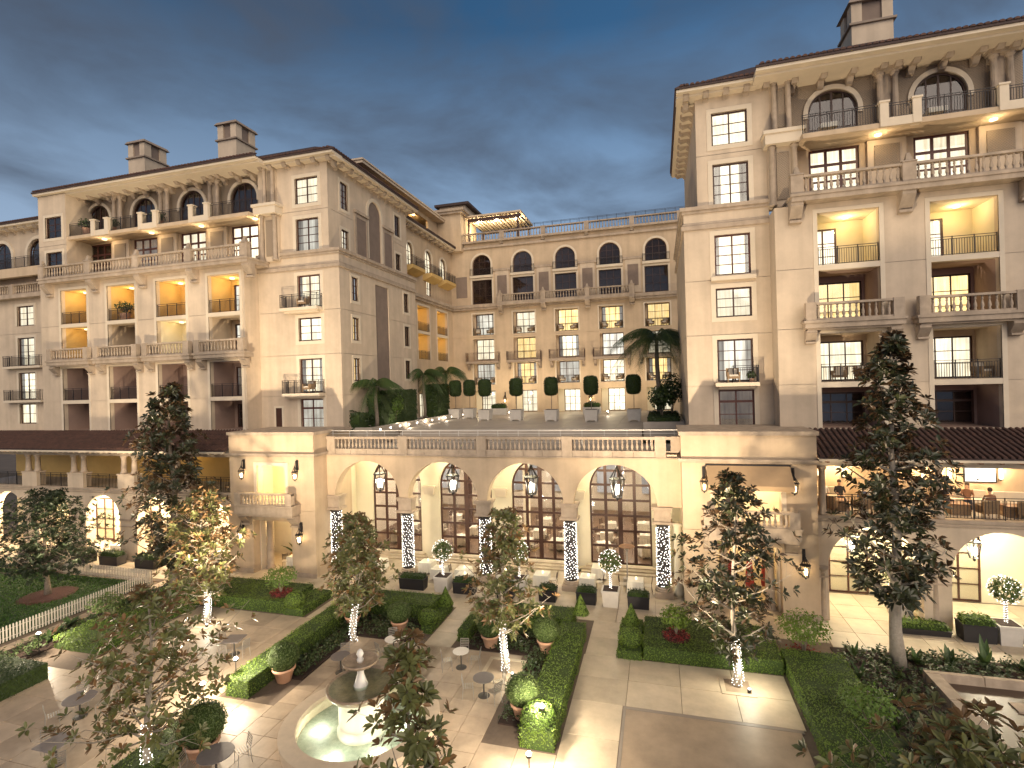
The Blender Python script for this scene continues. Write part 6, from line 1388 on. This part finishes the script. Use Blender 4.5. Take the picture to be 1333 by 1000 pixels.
tub_tree((-8.3, 30.0, 0.02), 'round lit tree in a white tub before the third arch of the arcade', 4)
tub_tree((11.6, 31.0, 0.02), 'bright lit tree in a white tub inside the first arch under the deck', 5, 1.0, 0.9)

# ------------------------------------------------------------------ furniture
def mk_chair(name, label, cat='chair', mt='iron_grey', seatm=None, h=0.86):
    o = thing(name, label, cat); q = MB(); [q.box(-0.20, 0.20, -0.20 + 0.075 * k, -0.165 + 0.075 * k, 0.435, 0.45) for k in range(6)] if seatm is None else q.box(-0.21, 0.21, -0.21, 0.21, 0.43, 0.46); q.build('seat', seatm or mt, o)
    for x in (-0.19, 0.19):
        q = MB(); q.tube([(x, -0.2, 0), (x, -0.19, 0.44)], 0.011, 5); q.build('leg', mt, o); q = MB(); q.tube([(x, 0.24, 0), (x, 0.19, 0.45), (x, 0.26, h)], 0.011, 5); q.build('leg', mt, o)
    q = MB()
    for k in range(5): q.box(-0.19, 0.19, 0.205 + 0.012 * k, 0.222 + 0.012 * k, 0.53 + 0.075 * k, 0.565 + 0.075 * k)
    q.build('backrest', mt, o); return o
def mk_armchair(name, label, mt='wicker', cm='cushion'):
    o = thing(name, label, 'armchair'); q = MB(); q.box(-0.34, 0.34, -0.32, 0.32, 0.22, 0.36); q.box(-0.36, -0.27, -0.32, 0.3, 0.36, 0.62); q.box(0.27, 0.36, -0.32, 0.3, 0.36, 0.62)
    q.build('frame', mt, o); q = MB(); q.box(-0.36, 0.36, 0.26, 0.36, 0.36, 0.86); q.build('backrest', mt, o); q = MB(); q.taper(-0.26, 0.26, -0.31, 0.25, 0.361, 0.47, 0.03); q.build('seat_cushion', cm, o); q = MB(); q.taper(-0.25, 0.25, 0.14, 0.255, 0.471, 0.82, 0.03); q.build('back_cushion', cm, o)
    for x in (-0.31, 0.31):
        for y in (-0.28, 0.31): MB().box(x - 0.025, x + 0.025, y - 0.025, y + 0.025, 0, 0.22).build('leg', mt, o)
    return o
def mk_table(name, label, r=0.42, mt='table_top', h=0.74, square=False, ped='iron_grey'):
    o = thing(name, label, 'table'); q = MB()
    if square: q.taper(-r, r, -r, r, h - 0.03, h, 0.006)
    else: q.lathe([(r * 0.97, h - 0.03), (r, h - 0.015), (r, h - 0.004), (r * 0.98, h)], 26)
    q.build('table_top', mt, o); MB().lathe([(0.035, 0.03), (0.035, h - 0.03)], 8).build('pedestal', ped, o); MB().lathe([(0.24, 0), (0.24, 0.015), (0.05, 0.035)], 16).build('base', ped, o); return o
def mk_cloth_table(name, label, w=0.9, d=0.9, h=0.75, rnd_=False):
    o = thing(name, label, 'table'); q = MB(); n = 40; rr = random.Random(int(w * 100)); top = []; bot = []
    for k in range(n):
        a = 2 * math.pi * k / n; c, s = math.cos(a), math.sin(a)
        if rnd_: x, y = w / 2 * c, d / 2 * s
        else: m_ = max(abs(c), abs(s)); x, y = w / 2 * c / m_, d / 2 * s / m_
        f = 1 + 0.05 + 0.05 * math.sin(k * 2.6); top.append((x, y, h)); bot.append((x * f, y * f, 0.12 + 0.03 * math.sin(k * 1.7)))
    q.v = top + bot; q.f = [tuple(range(n))] + [(k, n + k, n + (k + 1) % n, (k + 1) % n) for k in range(n)]; q.build('tablecloth', 'cloth', o)
    MB().lathe([(0.25, 0), (0.25, 0.03), (0.05, 0.06), (0.04, h - 0.02)], 10).build('pedestal', 'iron', o)
    q = MB(); q.lathe([(0.03, h), (0.045, h + 0.02), (0.04, h + 0.12), (0.05, h + 0.13)], 8, 0.05, 0.02); q.build('candle_glass', 'lamp_glass_warm', o)
    for s in (-1, 1): MB().lathe([(0.06, h + 0.001), (0.11, h + 0.012), (0.12, h + 0.02)], 12, 0.25 * s * w / 0.9, -0.05).build('plate', 'table_white', o)
    return o
ch = mk_chair('garden_chair', 'x', mt='steel'); used = [False]
def chairs_at(tx, ty, angs, label, group, dist=0.62, proto=None, z=0.02):
    for a in angs: place(proto or ch, used if proto is None else proto_used[proto.name], (tx + dist * math.sin(R(a)), ty - dist * math.cos(R(a)), z), R(a) + math.pi, label, group)
def tab(loc, label, **kw): o = mk_table('garden_table', label, **kw); o.location = loc; return o
tab((-19.7, 20.15, 0.02), 'square grey garden table alone in the paved court by the L-shaped hedge', r=0.42, square=True).rotation_euler = (0, 0, 0.25); chairs_at(-19.7, 20.15, (80, 260, 10), 'metal garden chair at the square table', 'chairs at the square table')
tab((-21.95, 14.85, 0.02), 'large dark round garden table in the shade of the foreground magnolia', r=0.55); chairs_at(-21.95, 14.85, (120, 230, 330), 'metal garden chair at the shaded round table', 'chairs at the shaded round table', 0.8)
tab((-20.0, 12.75, 0.02), 'dark square garden table beyond the foreground magnolia', r=0.45, square=True); chairs_at(-20.0, 12.75, (60, 250), 'metal garden chair at the dark square table', 'chairs at the dark square table', 0.75)
tab((-14.15, 13.6, 0.02), 'dark oval garden table beside the large terracotta pot', r=0.55); chairs_at(-14.15, 13.6, (150, 290), 'metal garden chair at the oval table', 'chairs at the oval table', 0.8)
tab((-13.75, 19.9, 0.02), 'grey round garden table behind the fountain bowl', r=0.42); chairs_at(-13.75, 19.9, (70, 200), 'metal garden chair at the table behind the bowl', 'chairs at the table behind the bowl')
tab((-12.2, 21.8, 0.02), 'white round garden table under the light-wrapped tree', r=0.40, mt='table_white'); chairs_at(-12.2, 21.8, (110, 210, 330), 'metal garden chair at the white table by the hedge', 'chairs at the white table')
tab((-8.7, 21.45, 0.02), 'shiny white pedestal table beside the pale square', r=0.36, mt='table_white'); chairs_at(-8.7, 21.45, (100, 190, 300), 'metal garden chair at the shiny pedestal table', 'chairs at the shiny pedestal table')
tab((-7.05, 19.7, 0.02), 'grey round pedestal table at the edge of the pale square', r=0.43); chairs_at(-7.05, 19.7, (60, 120, 290), 'metal garden chair at the grey pedestal table', 'chairs at the grey pedestal table')
# dining tables under the arcade and inside the dining room
ct = mk_cloth_table('cloth_table', 'x'); cu = [False]
for x, y in ((-15.2, 32.0), (-13.9, 31.0), (-12.3, 31.2), (-11.9, 30.2), (-9.6, 31.4), (-7.2, 31.3), (-4.4, 31.4), (-1.6, 31.4), (-3.9, 33.2), (-18.6, 31.6)): place(ct, cu, (x, y, 0.02), 0.0, 'white cloth dining table under the %s arcade arch from the open-window pavilion' % ORD[min(3, int((x + 21.7) / 5.45))], 'cloth tables under the arcade')
dcm = mk_chair('dining_chair', 'x', mt='wood_dark', seatm='cushion', h=0.95); du = [False]
for x, y in ((-15.2, 32.0), (-12.3, 31.2), (-7.2, 31.3), (-4.4, 31.4), (-1.6, 31.4)):
    for a in (90, 270): place(dcm, du, (x + 0.72 * math.sin(R(a)), y - 0.72 * math.cos(R(a)), 0.02), R(a) + math.pi, 'dark wooden dining chair under the arcade', 'dining chairs under the arcade')
rr = random.Random(77)
for x in (-20.2, -17.6, -14.6, -12.2, -9.4, -7.2, -4.0, -1.4):
    for y in (37.2, 39.8, 43.0):
        xx, yy = x + rr.uniform(-0.3, 0.3), y + rr.uniform(-0.3, 0.3)
        place(ct, cu, (xx, yy, 0.28), rr.uniform(0, 0.4), 'white cloth table inside the dining room', 'tables inside the dining room')
        for a in (60, 240): place(dcm, du, (xx + 0.75 * math.sin(R(a)), yy - 0.75 * math.cos(R(a)), 0.28), R(a) + math.pi, 'dark chair inside the dining room', 'chairs inside the dining room')
for x, y in ((-41.0, 31.0), (-42.6, 30.4), (-39.6, 30.6), (-36.2, 30.8), (-31.2, 30.8), (-46.0, 31.0)):
    place(ct, cu, (x, y, 0.02), 0.1, 'white cloth table below an arch of the long veranda', 'tables below the long veranda')
    for a in (90, 250): place(dcm, du, (x + 0.75 * math.sin(R(a)), y - 0.75 * math.cos(R(a)), 0.02), R(a) + math.pi, 'dining chair below an arch of the long veranda', 'chairs below the long veranda')
# patio umbrella heater stand under the last arch
o = thing('patio_heater', 'slim patio heater with round hood at the last arch of the arcade', 'heater', (-2.1, 32.2, 0.02)); MB().lathe([(0.25, 0), (0.25, 0.5), (0.05, 0.55), (0.035, 2.2)], 14).build('base', 'steel', o); MB().lathe([(0.12, 2.2), (0.12, 2.4)], 12).build('burner', 'steel', o); MB().lathe([(0.48, 2.42), (0.45, 2.45), (0.08, 2.56)], 20).build('hood', 'wood_teak', o)
# lounge in the open-window pavilion
o = thing('sofa', 'orange cushioned sofa inside the open-window pavilion', 'sofa', (-25.2, 32.6, 0.016)); q = MB(); q.box(-1.1, 1.1, -0.4, 0.4, 0.1, 0.38); q.build('frame', 'wicker', o)
for k in (-1, 0, 1): MB().taper(-0.35 + 0.72 * k, 0.35 + 0.72 * k, -0.4, 0.3, 0.381, 0.55, 0.04).build('seat_cushion', 'cushion_orange', o)
MB().taper(-1.1, 1.1, 0.2, 0.42, 0.38, 0.95, 0.03).build('backrest', 'cushion_orange', o)
for x, y, a in ((-25.6, 30.9, 40), (-24.4, 30.6, 300)): place(dcm, du, (x, y, 0.016), R(a), 'dark folding chair inside the open-window pavilion', 'chairs inside the open-window pavilion')
place(ct, cu, (-25.0, 31.3, 0.016), 0, 'white cloth table inside the open-window pavilion', 'table inside the open-window pavilion')
spiky((-26.0, 32.9, 0.016), 'tall palm plant inside the open-window pavilion', 200, 14, 2.4, 0.12, lift=1.1)
# closed red parasols below the awning pavilion
for k, x in enumerate((3.55, 4.55, 5.4)):
    o = thing('parasol', 'closed red parasol inside the awning pavilion', 'parasol', (x, 30.6 + 0.35 * k, 0.016), 0, 'closed red parasols'); MB().lathe([(0.28, 0), (0.28, 0.06), (0.04, 0.1)], 14).build('base', 'iron', o); MB().tube([(0, 0, 0.08), (0, 0, 3.1)], 0.025, 6).build('pole', 'wood_teak', o)
    q = MB(); n = 12
    P = [(0.20, 0.95), (0.22, 1.25), (0.16, 2.0), (0.10, 2.7), (0.03, 3.0)]; vs = []
    for r, z in P:
        for j in range(n): a = 2 * math.pi * j / n; f = r * (1.15 if j % 2 else 0.7); vs.append((f * math.cos(a), f * math.sin(a), z))
    q.add(vs, [(i * n + j, i * n + (j + 1) % n, (i + 1) * n + (j + 1) % n, (i + 1) * n + j) for i in range(4) for j in range(n)]); q.build('canopy', 'cushion_red', o)
# ------------------------------------------------------------------ balcony furniture
ac = mk_armchair('balcony_armchair', 'x'); au = [False]
for x, y, z, a, lab in [(11.0, 33.1, 12.11, 30, 'wicker armchair on the lit loggia beside the tall magnolia top'), (9.9, 33.4, 12.11, 330, 'wicker armchair by the window of the loggia beside the tall magnolia top'), (16.5, 33.2, 12.11, 20, 'wicker armchair with pale cushion on the lit loggia farther from the pavilion'), (4.3, 33.35, 12.2, 0, 'wicker armchair on the narrow balcony of the corner window'), (-25.4, 33.35, 18.62, 10, 'wicker armchair on the upper small balcony of the long wing corner'), (-25.1, 33.35, 12.26, 350, 'wicker armchair on the lower small balcony of the long wing corner')]: place(ac, au, (x, y, z), R(a), lab)
for c in cols:
    for z in (18.56, 12.43): 
        for dx in (-0.8, 0.8): place(ac, au, (c + dx, 61.32, z), R(25 if dx < 0 else -25), 'dark armchair on a lit balcony of the central block', 'armchairs on the central block balconies')
for x in (9.6, 14.75):
    o = thing('balcony_table', 'small white set table on the top balcony', 'table', (x, 33.3, 25.93), 0, 'white tables on the top balcony'); MB().box(-0.4, 0.4, -0.3, 0.3, 0.68, 0.72).build('table_top', 'table_white', o); MB().box(-0.42, 0.42, -0.32, 0.32, 0.45, 0.679).build('cloth', 'cloth', o)
    for a in (-0.3, 0.3):
        for b in (-0.2, 0.2): MB().box(a - 0.02, a + 0.02, b - 0.02, b + 0.02, 0, 0.45).build('leg', 'iron', o)
def pot_plant(loc, label, r, h, seed, mt='bed_leaf', group=None):
    rr = random.Random(seed); o = thing('potted_plant', label, 'potted plant', loc, 0, group); MB().lathe([(r * 0.4, 0), (r * 0.55, r * 0.8), (r * 0.6, r * 0.85), (r * 0.45, r * 0.8)], 12).build('pot', 'terracotta', o); lv = MB(); rnd = []
    for _ in range(260): v = Vector((rr.gauss(0, 1), rr.gauss(0, 1), rr.gauss(0, 1))).normalized() * rr.uniform(0.4, 1); leaf_quads(lv, rnd, (v.x * r, v.y * r, r * 0.8 + h / 2 + v.z * h / 2), v, 0.09, rr, 0.8)
    lv.r = rnd; lv.build('foliage', mt, o)
pot_plant((-42.4, 33.0, 18.56), 'bushy potted plant on the lit upper loggia of the long wing', 0.75, 1.1, 1); pot_plant((-46.2, 33.0, 25.93), 'bushy plant behind the railing at the top corner of the long wing', 0.8, 0.9, 2); pot_plant((-43.6, 33.0, 25.93), 'bushy plant between the first piers of the long wing top balcony', 0.6, 0.9, 3); pot_plant((-38.6, 33.0, 25.93), 'bushy plant by the second pier pair of the long wing top balcony', 0.6, 0.9, 4); pot_plant((5.3, 33.4, 12.2), 'potted plant on the narrow balcony of the corner window', 0.25, 0.45, 5)
# ------------------------------------------------------------------ restaurant deck
sofa_proto = None
def banquette(loc, label, w=1.5, rz=0.0):
    o = thing('banquette', label, 'sofa', loc, rz); MB().box(-w / 2, w / 2, -0.38, 0.38, 0, 0.36).build('frame', 'wicker', o); MB().taper(-w / 2 + 0.03, w / 2 - 0.03, -0.37, 0.25, 0.361, 0.50, 0.04).build('seat_cushion', 'cushion', o); MB().taper(-w / 2, w / 2, 0.22, 0.40, 0.36, 0.90, 0.03).build('backrest', 'cushion', o)
banquette((9.0, 32.7, 5.31), 'pale cushioned sofa on the deck beside the pavilion', 1.6); banquette((11.4, 32.7, 5.31), 'pale cushioned sofa on the deck behind the tall magnolia', 1.6); banquette((15.2, 32.7, 5.31), 'pale cushioned sofa on the deck below the bright screen', 2.4); banquette((17.3, 32.4, 5.31), 'pale cushioned sofa at the deck end below the screen', 1.6)
for x, y, lab in ((9.1, 31.4, 'low wicker deck table beside the pavilion'), (11.3, 31.5, 'low wicker deck table behind the tall magnolia'), (14.4, 31.4, 'low wicker deck table before the long sofa'), (16.6, 31.2, 'low wicker deck table near the deck end')):
    o = thing('deck_table', lab, 'table', (x, y, 5.31)); MB().taper(-0.42, 0.42, -0.36, 0.36, 0, 0.5, 0.04).build('body', 'wicker', o); MB().box(-0.44, 0.44, -0.38, 0.38, 0.501, 0.54).build('table_top', 'wood_teak', o)
for x, y, a, lab in ((8.5, 30.9, 150, 'wicker armchair at the deck rail beside the pavilion'), (10.0, 30.9, 200, 'wicker armchair at the deck rail in front of the first sofa'), (15.3, 30.8, 190, 'wicker armchair at the deck rail before the long sofa'), (16.9, 30.7, 160, 'wicker armchair at the deck rail near the deck end')): place(ac, au, (x, y, 5.31), R(a), lab)
# ------------------------------------------------------------------ people on the deck
def person(loc, rz, label, top, bottom='jeans', hairm='hair', seated=True, lean=0.0, reach=0.0, longhair=False):
    o = thing('person', label, 'person', loc, rz)
    hz = 0.50 if seated else 0.92; V = []; E_ = []; Rd = []
    def add(p, r, link_=None):
        V.append(p); Rd.append(r)
        if link_ is not None: E_.append((link_, len(V) - 1))
        return len(V) - 1
    def wl(dz, dy): return (0, dy - lean * dz, hz + dz)
    pel = add(wl(0, 0), 0.15); wa = add(wl(0.20, 0.0), 0.125, pel); chs = add(wl(0.42, 0.0), 0.145, wa); nk0 = add(wl(0.56, 0.0), 0.07, chs); nk = add(wl(0.62, -0.01), 0.055, nk0); hd = add(wl(0.70, -0.03), 0.085, nk); ht = add(wl(0.82, -0.02), 0.07, hd)
    for s in (-1, 1):
        sh = add((s * 0.18, -lean * 0.5, hz + 0.50), 0.062, chs); el = add((s * 0.25, -0.10 - lean * 0.4, hz + 0.25), 0.045, sh); wr = add((s * (0.16 - 0.05 * reach), -0.32 - 0.1 * reach, hz + 0.22 + 0.10 * reach), 0.034, el); ha = add((s * (0.12 - 0.05 * reach), -0.42 - 0.1 * reach, hz + 0.22 + 0.12 * reach), 0.03, wr)
        if seated: kn = add((s * 0.12, -0.44, hz + 0.02), 0.075, pel); an = add((s * 0.12, -0.46, 0.08), 0.045, kn); add((s * 0.12, -0.62, 0.04), 0.04, an)
        else: kn = add((s * 0.11, -0.02, 0.48), 0.07, pel); an = add((s * 0.11, 0.02, 0.07), 0.045, kn); add((s * 0.12, -0.13, 0.04), 0.04, an)
    me = bpy.data.meshes.new('body'); me.from_pydata(V, E_, []); me.update(); tmp = bpy.data.objects.new('body_tmp', me); COL.objects.link(tmp)
    sk = tmp.modifiers.new('s', 'SKIN'); sd_ = me.skin_vertices[0].data
    for i, r in enumerate(Rd): sd_[i].radius = (r, r); sd_[i].use_root = (i == 0)
    sk.use_smooth_shade = True; sb = tmp.modifiers.new('d', 'SUBSURF'); sb.levels = 2; sb.render_levels = 2
    dg = bpy.context.evaluated_depsgraph_get(); ev = tmp.evaluated_get(dg); nm = bpy.data.meshes.new_from_object(ev); bpy.data.objects.remove(tmp)
    nm.materials.clear(); [nm.materials.append(MATS[x]) for x in ('skin', top, bottom)]
    for p in nm.polygons:
        c = p.center; p.material_index = 0
        if c.z < hz + 0.06 and (c.z > 0.09): p.material_index = 2
        if hz + 0.06 <= c.z < hz + 0.57 and not (c.y < -0.30): p.material_index = 1
    link(nm, 'body', o)
    q = MB(); q.lathe([(0.06, hz + 0.72), (0.098, hz + 0.77), (0.10, hz + 0.84), (0.075, hz + 0.90), (0.02, hz + 0.925)], 12, 0, 0.012 - lean * 0.75); 
    if longhair: q.lathe([(0.07, hz + 0.48), (0.09, hz + 0.60), (0.095, hz + 0.74)], 10, 0, 0.065 - lean * 0.65)
    q.build('hair', hairm, o, True)
    q = MB()
    for s in (-1, 1): q.lathe([(0.004, -0.008), (0.010, 0), (0.004, 0.008)], 6, s * 0.03, -0.108 - lean * 0.72, hz + 0.755)
    q.build('eyes', 'iron', o); q = MB(); q.taper(-0.012, 0.012, -0.135 - lean * 0.71, -0.10 - lean * 0.71, hz + 0.70, hz + 0.745, 0.004); q.build('nose', 'skin', o)
    return o
person((8.65, 32.45, 5.31), 0.1, 'person in a white top seated on the deck sofa beside the pavilion', 'shirt_white', longhair=True)
person((9.45, 32.45, 5.31), -0.1, 'person in a dark jacket seated on the deck sofa beside the pavilion', 'shirt_dark')
person((10.9, 32.4, 5.31), 0.5, 'person in a white shirt leaning forward on the sofa behind the magnolia', 'shirt_white', lean=0.35, reach=1)
person((10.15, 31.05, 5.31), 2.9, 'person in blue seated at the deck rail with back to the garden', 'shirt_blue')
person((14.3, 32.4, 5.31), 0.2, 'person in a dark top reaching across the deck table', 'shirt_dark', reach=1, lean=0.2)
person((15.3, 32.4, 5.31), -0.4, 'person in a brown top seated below the deck wall lamps', 'shirt_brown', longhair=True)
person((15.6, 31.05, 5.31), 3.0, 'person in a brown jacket seated with back to the deck rail', 'shirt_brown')
# ------------------------------------------------------------------ flood lamps of the garden and two added on the terrace
def flood(loc, label, targets, hgt=0.95, pw=420):
    o = thing('flood_lamp', label, 'lamp', loc); q = MB(); q.tube([(0, 0, 0), (0, 0, hgt - 0.08)], 0.018, 6); q.lathe([(0.07, 0), (0.07, 0.02), (0.02, 0.04)], 10); q.build('stake', 'iron', o)
    MB().lathe([(0.03, hgt - 0.10), (0.085, hgt - 0.06), (0.09, hgt + 0.02)], 12).build('housing', 'iron', o); MB().lathe([(0.075, hgt + 0.021), (0.085, hgt + 0.05), (0.05, hgt + 0.10), (0.01, hgt + 0.115)], 12).build('lens', 'bulb_flood', o)
    for t, p, ang in targets: spot((loc[0], loc[1], loc[2] + hgt + 0.17), t, p, (1.0, 0.80, 0.56), ang, 0.8, 0.35)
    point((loc[0], loc[1], loc[2] + hgt + 0.2), pw, (1, 0.84, 0.62), 0.06)
    return o
FP = 4900
flood((-15.4, 53.6, 9.0), 'added flood lamp on the terrace paving by the trough nearest the palm pair', [((-15.4, 61, 21), FP * 0.15, 120)], 0.35, 12)  # both terrace floods are added to light the central block
flood((-5.0, 53.6, 9.0), 'added flood lamp on the terrace paving by the trough nearest the wing', [((-5.0, 61, 21), FP * 0.15, 120)], 0.35, 12)
flood((-29.2, 18.0, 0.0), 'bright flood lamp on a stake beside the lawn fence bed', [((-46, 33, 19), FP * 1.1, 62)], 1.0)
flood((-17.55, 16.35, 0.0), 'bright flood lamp on a stake before the large boxwood pot', [((-26, 34, 20), FP * 0.9, 70), ((-36, 33, 21), FP * 1.1, 60)], 1.0)
flood((-17.35, 17.8, 0.5), 'bright flood lamp on the end of the long hedge', [((-19, 31, 6), FP * 0.22, 70)], 0.75)
flood((-4.15, 17.5, 0.6), 'bright flood lamp in the yellow-green shrub', [((-4, 31, 6), FP * 0.22, 70)], 0.7)
flood((-4.15, 15.55, 0.0), 'bright flood lamp on a stake at the front of the court', [((8, 34, 20), FP * 1.5, 85)], 1.0)
